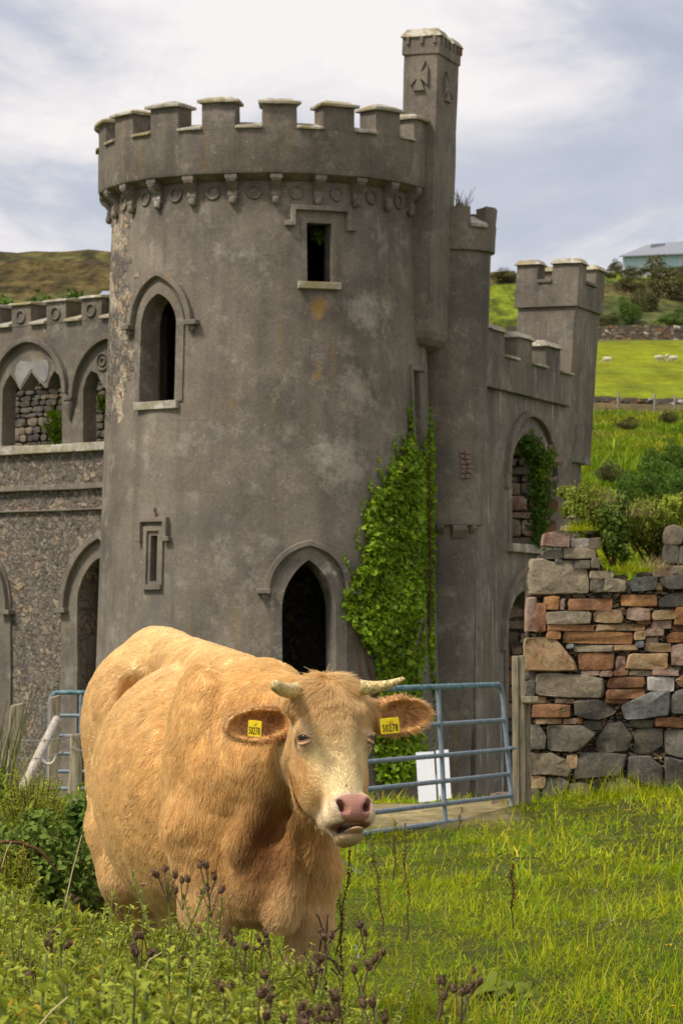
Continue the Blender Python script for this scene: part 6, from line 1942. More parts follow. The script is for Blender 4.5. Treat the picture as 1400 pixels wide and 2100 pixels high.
def keep_path(f):
    def g(rg, n):
        q = f(rg, n)
        pth = smn(q[:, 1], 25.6, 27) * (1 - smn(q[:, 1], 46, 49)) * smn(q[:, 0], -.7, .1) * (1 - smn(q[:, 0], 1.4 + np.clip(q[:, 1] - 30, 0, 30) * .5, 1.6 + np.clip(q[:, 1] - 30, 0, 30) * .6))
        q = q[rg.random(len(q)) > pth * 1.03]
        return q[~((q[:, 1] > 29.7) & (q[:, 1] < 31.0) & (q[:, 0] > 1.7))]
    return g
grass_patch('meadow_grass', 170000, wedge(9.0, 21, .45, 1.25), .084, .0062, 5, M['grass'], label='matted yellow green grass round the cow', per=34, spread=.060)
grass_patch('pasture_grass', 75000, keep_path(wedge(20, 36, .6, 1.0)), .095, .011, 6, M['grass'], label='yellow green grass before the gate and wall')
grass_patch('castle_grass', 26000, keep_path(wedge(36, 60, 1.0)), .14, .02, 7, M['grass'], label='grass at the foot of the castle', spread=.12)
def around(rg, n):
    y = 2 + 36 * rg.random(n); x = rg.uniform(-9, 9, n); k = np.abs(x) > .115 * y + .25
    q = np.column_stack([x, y])[k]
    return q[~((q[:, 1] > 29.6) & (q[:, 1] < 31.0) & (q[:, 0] > 1.7))]
grass_patch('outer_grass', 90000, around, .14, .013, 16, M['grass'], label='pasture grass spreading on both sides of the cow', spread=.11)
# longer tufts at the wall foot and the gate posts
def foot(rg, n):
    x = rg.uniform(1.62, 4.2, n); y = 29.75 - np.abs(rg.normal(0, .16, n)); return np.column_stack([x, y])
grass_patch('wall_foot_grass', 5200, foot, .17, .009, 8, M['grass'], label='long grass along the foot of the ruined wall')
# straw-coloured seeding stalks in the pasture
grass_patch('dry_stalks', 700, wedge(11.5, 30, .3, 1.2, -100, 700), .24, .003, 9, M['straw'], label='scattered straw coloured stalks in the pasture', per=3)
# rough tussocks on the hillside
def hill(rg, n):
    y = rg.uniform(82, 310, n); x = y * rg.uniform(.068, .116, n); return np.column_stack([x, y])
def hill_tint(xy, b):
    s_ = sines(xy[:, 0], xy[:, 1], .33, 14); q = b.copy()
    q *= np.where(s_[:, None] > .15, np.array([[.74, .70, 1.5]]), np.array([[.50, .62, .9]])) * (.8 + .4 * np.random.default_rng(3).random((len(b), 1)))
    return q
grass_patch('hillside_grass', 80000, hill, .50, .12, 10, M['grass'], hill_tint, label='rough tussock grass on the slope behind the castle', spread=.35)

# ------------------------------------------------------------------ generic leafy masses
def leaf_cloud(n, centre, rad, size, rg, shape='oval', shell=.55, flat=.0, tint=(.7, 1.3), up=.35, bumpy=.25, lobes=5):
    """small folded leaves spread through an uneven crown"""
    d = rg.normal(size=(n, 3)); d /= np.linalg.norm(d, axis=1)[:, None]
    r_ = (shell + (1 - shell) * rg.random(n)) ** .8
    lump = 1 + 1.5 * bumpy * vnoise(d * 1.0, 3.4, rg.integers(90) / 10)[:, 0]
    P = np.asarray(centre) + d * (r_ * lump)[:, None] * np.asarray(rad)
    nn = d * .8 + rg.normal(size=(n, 3)) * .75 + np.array([0, -.1, up]); nn /= np.linalg.norm(nn, axis=1)[:, None]
    return leaf_set(P, nn, size * rg.uniform(.6, 1.35, n), rg, (tint[0] + (tint[1] - tint[0]) * rg.random(n))[:, None] * np.ones((1, 3)) * (1 + .15 * np.clip(d[:, 2:3], -1, 1)), shape)
def leaf_set(P, nn, size, rg, tint, shape='oval'):
    n = len(P)
    a = np.cross(nn, rg.normal(size=(n, 3))); a /= np.linalg.norm(a, axis=1)[:, None] + 1e-9
    b = np.cross(nn, a)
    if shape == 'ivy': out = [(0, -.45, 0), (.45, -.22, .06), (.22, .05, .05), (0, .62, -.05), (-.22, .05, .05), (-.45, -.22, .06)]
    elif shape == 'long': out = [(0, -.7, 0), (.16, -.2, .04), (.13, .3, .03), (0, .9, -.10), (-.13, .3, .03), (-.16, -.2, .04)]
    else: out = [(0, -.55, 0), (.30, -.15, .06), (.26, .22, .05), (0, .62, -.06), (-.26, .22, .05), (-.30, -.15, .06)]
    co_ = np.zeros((n, 6, 3))
    for i, (u, v, w) in enumerate(out):
        co_[:, i] = P + a * (u * size)[:, None] + b * (v * size)[:, None] + nn * (w * size)[:, None]
    tr_ = np.array([(0, 1, 2), (0, 2, 3), (0, 3, 4), (0, 4, 5)])[None] + (np.arange(n) * 6)[:, None, None]
    return co_.reshape(-1, 3), tr_.reshape(-1, 3), np.repeat(tint, 6, 0)
def merge(parts):
    co_, tr_, ti = [], [], []; b = 0
    for c, t_, i_ in parts:
        co_.append(c); tr_.append(t_ + b); ti.append(i_); b += len(c)
    return np.concatenate(co_), np.concatenate(tr_), np.concatenate(ti)
def bush(name, px, py, D, w, h, nl, size, mt, label, cat='bush', group=None, seed=1, base_z=None, shape='oval', dep=None, tint=(.7, 1.3), stems=7, sprigs=36):
    rg = np.random.default_rng(seed)
    c = W(px, py, D); rad = (w / 2, (dep or w) / 2, h / 2)
    root = empty(name, (c.x, c.y, c.z - h / 2), label, cat, group)
    parts = [leaf_cloud(int(nl * .5), c, rad, size, rg, shape, tint=tint)]
    for k in range(7):
        o_ = rg.normal(size=3) * np.array(rad) * .55
        parts.append(leaf_cloud(int(nl * .5 / 7), (c.x + o_[0], c.y + o_[1], c.z + o_[2]), np.array(rad) * rg.uniform(.35, .6), size, rg, shape, .2, tint=tint))
    SP = []
    for k in range(sprigs):
        d = rg.normal(size=3); d[2] = abs(d[2]) * 1.2 + .2; d /= np.linalg.norm(d)
        a_ = np.array(c) + d * np.array(rad) * .75; b_ = a_ + (d * .5 + np.array([0, 0, .6])) * h * rg.uniform(.10, .30)
        nl_ = 16; s_ = np.linspace(0, 1, nl_)[:, None]
        P = a_ + (b_ - a_) * s_ + rg.normal(size=(nl_, 3)) * size * .22
        nn = rg.normal(size=(nl_, 3)) * .6 + np.array([0, -.3, .6]); nn /= np.linalg.norm(nn, axis=1)[:, None]
        parts.append(leaf_set(P, nn, size * (1.05 - .45 * s_[:, 0]) * rg.uniform(.7, 1.1, nl_), rg, np.ones((nl_, 3)) * (rg.uniform(.8, 1.35) * (tint[0] + tint[1]) / 2), shape))
        SP.append((a_, b_))
    co_, tr_, ti = merge(parts)
    put(bpy.data.objects.new('foliage', fast_mesh('foliage', co_, tr_, mt, colors=ti)), root)
    m = MB()
    for a_, b_ in SP: m.tube([Vector(a_), Vector(b_)], [.004 * h + .0012, .001], 4)
    for k in range(stems):
        e_ = Vector(c) + Vector(rg.normal(size=3) * np.array(rad) * .6); e_.z = max(e_.z, c.z)
        b_ = Vector((c.x + rg.uniform(-.1, .1) * w, c.y + rg.uniform(-.1, .1) * w, (gz(c.x, c.y) - .03 if D < 20 else c.z - h / 2 - .05) if base_z is None else base_z))
        m.tube([b_, b_.lerp(e_, .5) + Vector((0, 0, .05 * h)), e_], [.014 * h + .006, .008 * h + .004, .003], 5)
    m.build('stems', M['drystem'], root)
    return root

# ------------------------------------------------------------------ ivy on the tower
rg = np.random.default_rng(41)
ivy = empty('ivy', TS(R(62), -1.2), 'thick bright green ivy climbing the tower below the chimney turret', 'ivy')
IVP = [(844, 862), (838, 890), (822, 915), (816, 960), (806, 950), (796, 946), (789, 985), (782, 1030), (768, 1000), (758, 1030), (751, 1065), (750, 1140), (745, 1180), (722, 1150), (738, 1200), (712, 1200), (700, 1232), (716, 1275), (742, 1320), (768, 1345), (774, 1400), (768, 1600), (880, 1600), (886, 1500), (890, 1300), (892, 1100), (891, 1000), (890, 878), (880, 890), (874, 935), (852, 930)]
def in_poly(x, y, sp):
    c = np.zeros(len(x), bool); n = len(sp); j = n - 1
    for i in range(n):
        yi, yj = sp[i][1], sp[j][1]
        cr = ((yi > y) != (yj > y)) & (x < (sp[j][0] - sp[i][0]) * (y - yi) / (yj - yi + 1e-9) + sp[i][0]); c ^= cr; j = i
    return c
n0 = 40000
qx, qy = rg.uniform(690, 891, n0), rg.uniform(860, 1605, n0)
jx, jy = rg.normal(0, 4, n0), rg.normal(0, 5, n0)
okp = in_poly(qx + jx, qy + jy, IVP)
qx, qy = qx[okp], qy[okp]
PT, NNm = [], []
for x, y in zip(qx, qy):
    th, z = tower_hit(min(x, 886), y)
    p = TS(th, z); nn = TN(th)
    if x > 842:                                                     # the vine fills the corner with the stair turret
        k = (x - 842) / 48; p = Vector(W(x - 2, y, 56.75 + .35 * k)); nn = Vector((.12, -1, 0)).normalized()
    PT.append(p); NNm.append(nn)
PT, NNm = np.array(PT), np.array(NNm)
lump = vnoise(PT, 4.5, 3)[:, 0]
PT = PT + NNm * (rg.uniform(.02, .24, len(PT)) * np.where(qx > 868, .35, 1) * (1 + .5 * lump) * np.clip((qy - 840) / 120, .3, 1))[:, None]
ln_ = NNm * .7 + rg.normal(size=PT.shape) * .55 + np.array([0, -.1, .45]); ln_ /= np.linalg.norm(ln_, axis=1)[:, None]
sz = np.clip(rg.lognormal(-2.5, .36, len(PT)), .035, .17) * np.where(qy < 1000, .85, 1)
ti = np.ones((len(PT), 3)) * rg.uniform(.5, 1.55, (len(PT), 1)) * (1 + .25 * lump[:, None])
yl = rg.random(len(PT)) < .0035; ti[yl] = np.array([5.5, 2.6, .8])
lt = rg.random(len(PT)) < .18; ti[lt] *= np.array([1.5, 1.35, 1.2])
big = np.argsort(-(sz * (NNm * 0 + 1)[:, 0] + (PT * NNm).sum(1) * 0 + .25 * ((PT - np.array(TS(0, 0))) * NNm).sum(1) * 0))[:300]
msk = np.ones(len(PT), bool); msk[big] = False
co_, tr_, t3 = leaf_set(PT[msk], ln_[msk], sz[msk], rg, ti[msk], 'ivy')
fo = put(bpy.data.objects.new('foliage', fast_mesh('foliage', co_, tr_, M['ivy'], colors=t3)), ivy); fo['kind'] = 'stuff'
lc, lt_, l3 = leaf_set(np.zeros((1, 3)), np.array([[0, -1.0, 0]]), np.array([1.0]), np.random.default_rng(2), np.ones((1, 3)), 'ivy')
lms = [fast_mesh('leaf', lc, lt_, M['ivy'], colors=l3 * s_) for s_ in (.8, 1.15, 1.5)]
for k, i in enumerate(big):
    o = put(bpy.data.objects.new('leaf', lms[k % 3]), ivy); p = Vector(PT[i]) + Vector(NNm[i]) * .03
    o.location = p; o.rotation_euler = Vector(ln_[i]).to_track_quat('-Y', 'Z').to_euler(); o.scale = (sz[i],) * 3
m = MB()
for x0, x1, y1 in ((800, 812, 960), (820, 842, 880), (850, 870, 960), (870, 886, 890), (790, 757, 1030), (800, 790, 1000), (780, 712, 1240), (790, 730, 1180)):
    pts = []
    for i in range(12):
        k = i / 11; x = x0 + (x1 - x0) * k + 4 * math.sin(k * 9 + x0); y = 1610 + (y1 - 1610) * k
        th, z = tower_hit(min(x, 862), y); p = TS(th, z, .03) if x < 862 else W(x, y, 56.9); pts.append(p)
    m.tube(pts, [.03 - .002 * i for i in range(12)], 5)
m.build('stems', M['drystem'], ivy)
# straggling runners beside the main mass
rr = random.Random(4)
for x0, y0, x1, y1 in ((790, 1010, 770, 930), (812, 950, 806, 890), (750, 1090, 742, 1020), (838, 880, 838, 820), (720, 1190, 700, 1130), (888, 890, 884, 830), (742, 1150, 728, 1080), (770, 1030, 756, 985)):
    n_ = 60; s_ = np.linspace(0, 1, n_); pts = []
    for q_ in s_:
        th, z = tower_hit(min(862, x0 + (x1 - x0) * q_ + 3 * math.sin(q_ * 8)), y0 + (y1 - y0) * q_); pts.append(TS(th, z, .03) if x0 < 866 else W(x0 + (x1 - x0) * q_ - 3, y0 + (y1 - y0) * q_, 56.95))
    P = np.array([tuple(p) for p in pts]) + rg.normal(size=(n_, 3)) * .03; nn = rg.normal(size=(n_, 3)) * .5 + np.array([.2, -.8, .4]); nn /= np.linalg.norm(nn, axis=1)[:, None]
    co_, tr_, t3 = leaf_set(P, nn, .085 * (1.1 - .7 * s_), rg, np.ones((n_, 3)) * rg.uniform(.6, 1.2, (n_, 1)), 'ivy')
    put(bpy.data.objects.new('foliage', fast_mesh('foliage', co_, tr_, M['ivy'], colors=t3)), ivy)
# creeper in the tall right arch, fern in the tower window
def spray(name, label, cat, pts, n, size, mt, seed, spread=.1, shape='ivy', tint=(.6, 1.2)):
    rg = np.random.default_rng(seed); P = []
    for _ in range(n):
        i = rg.integers(len(pts) - 1); k = rg.random(); a, b = pts[i], pts[i + 1]
        P.append(np.array(Vector(a).lerp(Vector(b), k)) + rg.normal(size=3) * spread)
    P = np.array(P); nn = rg.normal(size=P.shape) * .6 + np.array([0, -.8, .4]); nn /= np.linalg.norm(nn, axis=1)[:, None]
    co_, tr_, ti = leaf_set(P, nn, size * rg.uniform(.6, 1.3, n), rg, np.ones((n, 3)) * rg.uniform(tint[0], tint[1], (n, 1)), shape)
    root = empty(name, pts[0], label, cat)
    put(bpy.data.objects.new('foliage', fast_mesh('foliage', co_, tr_, mt, colors=ti)), root)
    m = MB(); m.tube(pts, .02, 5); m.build('stems', M['drystem'], root)
D1 = 61.7
spray('creeper', 'dark creeper hanging in the tall right-hand arch', 'creeper', [W(1078, 905, D1), W(1092, 930, D1 + .2), W(1104, 965, D1 + .3), W(1108, 1010, D1 + .3), W(1105, 1060, D1 + .3), W(1102, 1110, D1 + .3)], 1500, .10, M['fern'], 51, .10)
spray('creeper_shoot', 'lighter ivy shoot spreading over the edge of the tall right arch', 'creeper', [W(1108, 980, D1), W(1122, 950, D1), W(1131, 922, D1 + .1)], 260, .08, M['ivy'], 52, .06, tint=(.5, .9))
spray('fern', 'small green fern hanging in the tower upper window', 'fern', [W(632, 470, 56.0), W(646, 478, 56.0), W(660, 486, 56.0), W(672, 496, 56.0)], 150, .09, M['ivy'], 53, .05)
spray('window_plant', 'green plant growing inside the left wing window', 'plant', [W(122, 912, 60.5), W(121, 880, 60.5), W(117, 850, 60.5)], 420, .11, M['ivy'], 54, .09, tint=(1.0, 2.0))
spray('window_plant', 'tuft of green at the second window of the left wing', 'plant', [W(213, 835, 59.3), W(216, 815, 59.3)], 120, .09, M['ivy'], 55, .05, tint=(1.0, 2.0))
for i, (px, lab) in enumerate(((8, 'green growth in the parapet gap at the photo edge'), (86, 'green growth in the parapet gap between the first two left merlons'), (158, 'green growth in the parapet gap nearest the tower'))):
    spray('parapet_plant', lab, 'plant', [W(px - 10, 640 - i * 6, 62), W(px, 632 - i * 6, 62), W(px + 12, 640 - i * 6, 62)], 220, .12, M['fern'], 56 + i, .10)
# twiggy growth on the stair turret
m = MB(); rs = random.Random(3)
for k in range(34):
    b_ = W(rs.uniform(932, 958), 428, 58.4); e_ = b_ + Vector((rs.uniform(-.18, .18), rs.uniform(-.2, .2), rs.uniform(.12, .40)))
    m.tube([b_, b_.lerp(e_, .6) + Vector((rs.uniform(-.03, .03), 0, 0)), e_], [.008, .005, .002], 4)
tag(m.build('dry_weeds', simple('pale twigs', (.30, .24, .16), .9, .1, .2), None), 'dry twiggy weeds on top of the narrow stair turret', 'weeds')

# ------------------------------------------------------------------ growth on the ruined wall
bush('wall_bush', 1205, 1050, 30.35, .46, .48, 2600, .034, M['shrub'], 'yellow green shrub sprawling over the broken wall top', seed=61, shape='oval')
bush('ivy_clump', 1256, 1095, 30.15, .24, .50, 1500, .055, M['dkleaf'], 'dark glossy ivy clump hanging over the broken wall', seed=62, shape='ivy')
bush('wall_shrub', 1335, 1085, 30.5, .62, .55, 4200, .034, M['shrub'], 'russet and green shrub filling the gap in the wall top', seed=63, tint=(.55, 1.2))
bush('wall_shrub', 1385, 1045, 30.7, .40, .26, 1500, .036, M['shrub'], 'yellow topped shrub behind the tall wall stub', seed=64, tint=(1.0, 1.8))
def tuft(name, px, py, D, n, L, label, mt='straw', seed=0, spread=.09, cat='grass tuft'):
    rg = np.random.default_rng(seed); c = W(px, py, D)
    pos = np.column_stack([c.x + rg.normal(0, spread, n), c.y + rg.normal(0, spread, n), np.full(n, c.z)])
    co_, tr_, ti = blades(n, pos, L * rg.uniform(.5, 1.2, n), np.full(n, .0045) * D / 14 if D < 20 else np.full(n, .006), np.abs(rg.normal(.45, .4, n)), np.ones((n, 3)) * rg.uniform(.6, 1.1, (n, 1)), rg)
    return tag(put(bpy.data.objects.new(name, fast_mesh(name, co_, tr_, M[mt], colors=ti))), label, cat)
tuft('dry_grass_tuft', 1245, 1040, 30.3, 110, .20, 'straw coloured tuft over the yellow green wall shrub', seed=71)
tuft('dry_grass_tuft', 1310, 1060, 30.3, 130, .20, 'straw coloured tuft between the dark ivy and the wall stub', seed=72, spread=.12)
tuft('dry_grass_tuft', 1345, 1165, 30.0, 160, .16, 'short dry tuft at the foot of the gap in the wall top', seed=73, spread=.10)
tuft('green_grass_tuft', 1300, 1172, 29.98, 380, .12, 'short green grass on the lowered middle of the wall top', 'grass', 74, .12)
tuft('green_grass_tuft', 1190, 1088, 30.1, 260, .11, 'short green grass on the wall top by the pink stones', 'grass', 75, .09)
m = MB()
for px0, py0, px1, py1 in ((1196, 1015, 1186, 985), (1226, 1010, 1188, 984), (1400, 1035, 1388, 1005)):
    m.tube([W(px0, py0, 30.3), W((px0 + px1) / 2 + 3, (py0 + py1) / 2, 30.3), W(px1, py1, 30.3)], [.006, .005, .003], 5)
tag(m.build('bare_twigs', M['drystem'], None), 'thin bare twigs rising from the wall top shrubs', 'twigs')

# ------------------------------------------------------------------ scrub on the hill
rs = random.Random(17)
protos = {}
def far_bush(px, py, D, wpx, hpx, mt, label, seed, cat='bush', group='bushes on the far slope'):
    k = (mt, seed % 4)
    s_ = D / F
    if k not in protos:
        rg = np.random.default_rng(200 + seed % 4)
        parts = [leaf_cloud(1500, (0, 0, 0), (.5, .5, .5), .055, rg, 'oval', .75, bumpy=.2, tint=(.55, 1.25))]
        for q in range(9):
            o_ = rg.normal(size=3) * .27
            parts.append(leaf_cloud(230, o_, np.full(3, rg.uniform(.16, .30)), .05, rg, 'oval', .4, tint=(.6, 1.35)))
        co_, tr_, ti = merge(parts)
        protos[k] = fast_mesh('foliage', co_, tr_, M[mt], colors=ti)
    c = W(px, py, D)
    root = empty('heath_bush', (c.x, c.y, c.z - hpx * s_ / 2), label, cat, group)
    o = bpy.data.objects.new('foliage', protos[k]); COL.objects.link(o); o.parent = root
    o.location = (0, 0, hpx * s_ / 2); o.scale = (wpx * s_, wpx * s_ * .8, hpx * s_)
FB = [(1292, 582, 505, 66, 32, 'heath', 'dark rounded bush under the hill house, upper one'), (1318, 620, 470, 62, 60, 'heath', 'broad brown bush above the dry stone wall, middle one'), (1375, 590, 490, 110, 80, 'heath', 'large spreading brown bush on the slope right of the others'),
      (1345, 552, 535, 60, 18, 'heath', 'low russet bush directly below the glass of the hill house'), (1262, 546, 540, 30, 22, 'heath', 'dark bush at the left corner of the hill house'), (1396, 556, 525, 22, 20, 'heath', 'small dark round bush below the house at the photo edge'),
      (1290, 640, 450, 50, 40, 'fern', 'green bush just above the dry stone wall near the tower'), (1380, 655, 440, 60, 30, 'fern', 'low green bush above the dry stone wall at the photo edge'), (1035, 565, 545, 60, 22, 'heath', 'brown heath bush on the skyline between the turrets'), (1245, 656, 436, 44, 20, 'heath', 'low brown heath bush touching the corner tower'),
      (1345, 570, 515, 28, 14, 'heath', 'tiny dark bush in the grass below the house'), (1250, 560, 530, 30, 22, 'heath', 'dark bush behind the battlements of the corner tower'), (1296, 558, 538, 60, 18, 'heath', 'brownish scrub before the left glass wall of the hill house'), (1398, 556, 538, 80, 22, 'heath', 'scrub below the house at the photo edge')]
for i, (px, py, D, w, h, mt, lab) in enumerate(FB): far_bush(px, py, D, w, h, mt, lab, i)
NB = [(1300, 1000, 118, 90, 70, 'fern', 'dark green bracken bush behind the wall, nearest the corner tower'), (1360, 985, 125, 90, 80, 'fern', 'dark green bracken bush behind the wall, middle one'), (1420, 990, 120, 90, 90, 'fern', 'dark green bracken bush behind the wall at the photo edge'), (1250, 968, 135, 60, 36, 'heath', 'rusty brown bracken patch beside the foot of the corner tower'),
      (1345, 945, 150, 70, 40, 'fern', 'upper dark bracken bush on the lower slope'), (1395, 935, 155, 60, 44, 'fern', 'upper dark bracken bush at the photo edge'), (1285, 870, 215, 40, 22, 'heath', 'small brownish tussock high on the rough slope'), (1370, 855, 230, 44, 22, 'heath', 'brownish tussock high on the rough slope at the edge')]
for i, (px, py, D, w, h, mt, lab) in enumerate(NB): far_bush(px, py, D, w, h, mt, lab, i + 1, group='bracken behind the ruined wall')

# ------------------------------------------------------------------ thistles in the foreground
def thistle_leaf(rg, base, d, L, w):
    """toothed, waisted blade along d, folded on its midrib"""
    up = np.array([0, 0, 1.0]); sd = np.cross(d, up); sd /= np.linalg.norm(sd) + 1e-9
    nn = np.cross(sd, d)
    K = 7; co_ = []; droop = rg.uniform(.1, .5)
    for k in range(K + 1):
        s = k / K; p = base + d * L * s - up * droop * L * s * s + nn * 0
        ww = w * math.sin(math.pi * min(1, s * .88 + .12)) * (1.25 if k % 2 else .62)
        tw = rg.uniform(-.3, .3)
        co_ += [p - sd * ww + nn * (.35 + tw) * ww, p, p + sd * ww + nn * (.35 - tw) * ww]
    tr_ = []
    for k in range(K):
        a = 3 * k
        tr_ += [(a, a + 1, a + 4), (a, a + 4, a + 3), (a + 1, a + 2, a + 5), (a + 1, a + 5, a + 4)]
    return np.array(co_), np.array(tr_)
def thistle_proto(seed, h, heads, leaf_scale=1.0):
    rg = np.random.default_rng(seed); rs_ = random.Random(seed)
    root = empty('thistle', (0, 0, 0))
    stems = []
    main = [np.array([0, 0, 0.])]
    az = rg.uniform(0, 6.28); ln_ = rg.uniform(.02, .16)
    for k in range(1, 7): main.append(np.array([math.cos(az) * ln_ * h * (k / 6) ** 1.4, math.sin(az) * ln_ * h * (k / 6) ** 1.4, h * k / 6]) + rg.normal(size=3) * .006)
    stems.append((main, .0055))
    for b in range(rs_.randint(3, 6)):
        k = rs_.uniform(.35, .85); i = int(k * 6); p = main[i]; a2 = rg.uniform(0, 6.28); L = h * rs_.uniform(.18, .38)
        br = [p + np.array([math.cos(a2) * L * .55 * q, math.sin(a2) * L * .55 * q, L * (q * .75 + .25 * q * q)]) for q in (0, .35, .7, 1)]
        stems.append((br, .0035))
    m = MB()
    for pts, r_ in stems: m.tube([Vector(p) for p in pts], [r_ * (1 - .6 * i / (len(pts) - 1)) for i in range(len(pts))], 5)
    m.build('stem', M['stem'], root)
    parts = []
    for si, (pts, r_) in enumerate(stems):
        nlf = 32 if si == 0 else 16
        for k in range(nlf):
            s = .12 + .88 * ((k + rg.random() * .6) / nlf) ** .62; s = min(s, .995)
            q = s * (len(pts) - 1); i = min(int(q), len(pts) - 2); p = pts[i] + (pts[i + 1] - pts[i]) * (q - i)
            a2 = k * 2.4 + rg.uniform(-.4, .4) + si; el = rg.uniform(.15, .75) + .35 * s
            d = np.array([math.cos(a2) * math.cos(el), math.sin(a2) * math.cos(el), math.sin(el)])
            L = leaf_scale * h * rg.uniform(.065, .135) * (1.15 - .65 * s) * (1 if si == 0 else .72)
            c, t_ = thistle_leaf(rg, p, d, L, L * .17)
            tt = rg.uniform(.7, 1.15) + .35 * s  # darker low on the stem: shade among the leaves put into the tint
            parts.append((c, t_, np.ones((len(c), 3)) * np.array([[tt * rg.uniform(.92, 1.12), tt, tt * rg.uniform(.8, 1.3)]])))
    co_, tr_, ti = merge(parts)
    put(bpy.data.objects.new('foliage', fast_mesh('foliage', co_, tr_, M['leaf'], colors=ti)), root)
    ends = [s_[0][-1] for s_ in stems]
    for k in range(heads):                       # ragged heads bunched on short stalks
        tip = Vector(ends[(k // 3) % len(ends)])
        e_ = tip + Vector((rs_.uniform(-.020, .020), rs_.uniform(-.020, .020), rs_.uniform(-.030, .022)))
        p0 = tip - Vector((0, 0, .045))
        mm = MB(); hs = rs_.uniform(.4, .78)
        ax = ((e_ - p0).normalized() + Vector((rs_.uniform(-.5, .5), rs_.uniform(-.5, .5), 0))).normalized(); q0 = e_
        mm.tube([p0, q0], [.0016, .0016], 4)
        mm.tube([q0, q0 + ax * .004 * hs, q0 + ax * .012 * hs, q0 + ax * .020 * hs, q0 + ax * .025 * hs], [.003, .0085 * hs, .0105 * hs, .0078 * hs, .0060 * hs], 7)
        x_ = ax.orthogonal().normalized(); y_ = ax.cross(x_)
        for j in range(34):
            a_ = rs_.uniform(0, 6.28); u_ = rs_.uniform(.003, .028) * hs; dd = x_ * math.cos(a_) + y_ * math.sin(a_)
            b_ = q0 + ax * u_ + dd * .0085 * hs; s2 = dd.cross(ax) * .0022 * hs
            mm.add([b_ - s2, b_ + s2, b_ + (ax * rs_.uniform(.3, 1) + dd * rs_.uniform(.2, .9)) * .0125 * hs], [(0, 1, 2)])
        mm.build('seed_head', M['head'], root, smooth=50)
    return root
PROTO = [thistle_proto(300 + i, .62 + .05 * (i % 3), [0, 0, 3, 7, 0, 2, 9, 0][i], [1, 1.15, .9, .85, 1.2, 1, .8, 1.1][i]) for i in range(8)]
LINE = [(-60, 1790), (60, 1775), (150, 1800), (225, 1815), (300, 1845), (400, 1850), (460, 1872), (540, 1892), (620, 1908), (690, 1950), (780, 2012), (860, 2055), (950, 2075), (1100, 2098), (1200, 2130)]
def line_y(px): return float(np.interp(px, [p[0] for p in LINE], [p[1] for p in LINE]))
LOOK = ['leafy thistle with bare green tips', 'broad leaved pale thistle', 'thistle with a few brown heads', 'thistle full of dead heads', 'large leaved bright thistle', 'slim thistle with two brown heads', 'thistle with bunched heads', 'bushy light thistle']
rs = random.Random(77)
TH = []
def near_word(px, D):
    if px < 130: a = 'at the left corner'
    elif px < 330: a = 'below the hind legs'
    elif px < 520: a = 'before the near foreleg'
    elif px < 690: a = 'under the chest of the cow'
    else: a = 'beside the open grass'
    return a
def add_thistle(kind, px, D, tip_y, rz=None, lab=None):
    x = (px - HX) / F * D; g = gz(x, D)
    tip = EYE + (HY - tip_y) / F * D
    h = tip - g
    if h < .12 or h > 1.25: return
    o = copy_tree(PROTO[kind]); o.location = (x, D, g - .02)
    s_ = h / (.66 + .05 * (kind % 3)); o.scale = (s_ * .9 + .12, s_ * .9 + .12, s_); o.rotation_euler = (rs.uniform(-.1, .1), rs.uniform(-.1, .1), rs.uniform(0, 6.28) if rz is None else rz)
    tag(o, lab or LOOK[kind] + ' ' + near_word(px, D) + (', near row' if D < 7.3 else ('' if D < 9 else ', far row')), 'thistle', 'thistles in the foreground')
    TH.append(o)
for D0, D1, n, spr in ((9.3, 10.6, 62, 45), (7.6, 9.3, 66, 95), (6.0, 7.6, 60, 130)):
    for i in range(n):
        D = rs.uniform(D0, D1); px = rs.uniform(-60, 1130 if D < 7.6 else (960 if D < 9.3 else 700))
        ty = line_y(px) + rs.uniform(-8, spr) + (0 if D > 9.3 else (40 if D > 7.6 else 75))
        if ty > 2190: continue
        kind = rs.choice([0, 1, 4, 7, 0, 1, 4, 5, 2, 7, 0, 7] if px < 650 else [2, 0, 5, 6, 3, 0, 1, 7])
        add_thistle(kind, px, D, ty)
# the tall blurred one close to the lens and those with seed heads across the cow's legs
for kind, px, D, ty in ((4, 90, 5.3, 1905), (1, 180, 5.4, 1895), (7, 260, 5.3, 1915), (4, 330, 5.5, 1940), (1, 420, 5.4, 1960), (0, 140, 5.2, 1990), (7, 60, 5.3, 2010)): add_thistle(kind, px, D, ty)
for kind, px, D, ty in ((6, 340, 9.6, 1760), (6, 452, 9.7, 1800), (3, 520, 9.6, 1875), (6, 505, 9.0, 1915), (6, 640, 9.4, 1880), (3, 760, 8.6, 1905), (6, 790, 8.0, 1955), (3, 880, 7.6, 1950), (6, 990, 7.3, 1995), (6, 300, 8.4, 1920), (6, 20, 8.0, 1900), (6, 430, 7.8, 1990)): add_thistle(kind, px, D, ty)
for o in PROTO:
    for ch in list(o.children): bpy.data.objects.remove(ch)
    bpy.data.objects.remove(o)
# labels that still coincide: tell them apart by height, then by neighbours
seen = {}
for o in TH: seen.setdefault(o['label'], []).append(o)
for lb, os_ in seen.items():
    if len(os_) < 2: continue
    os_.sort(key=lambda o: o.location.x / o.location.y)
    ORD = ['leftmost', 'second from left,', 'third from left,', 'fourth from left,', 'fifth from left,', 'sixth from left,', 'seventh from left,', 'eighth from left,', 'ninth from left,', 'tenth from left,', 'eleventh from left,', 'twelfth from left,']
    for i, o in enumerate(os_):
        o['label'] = (('left' if i == 0 else 'right') if len(os_) == 2 else ('rightmost' if i == len(os_) - 1 else ORD[min(i, 11)])) + ' ' + lb
for o in TH:
    if len(o['label'].split()) > 16: o['label'] = o['label'].replace(', far row', '').replace(', near row', '')
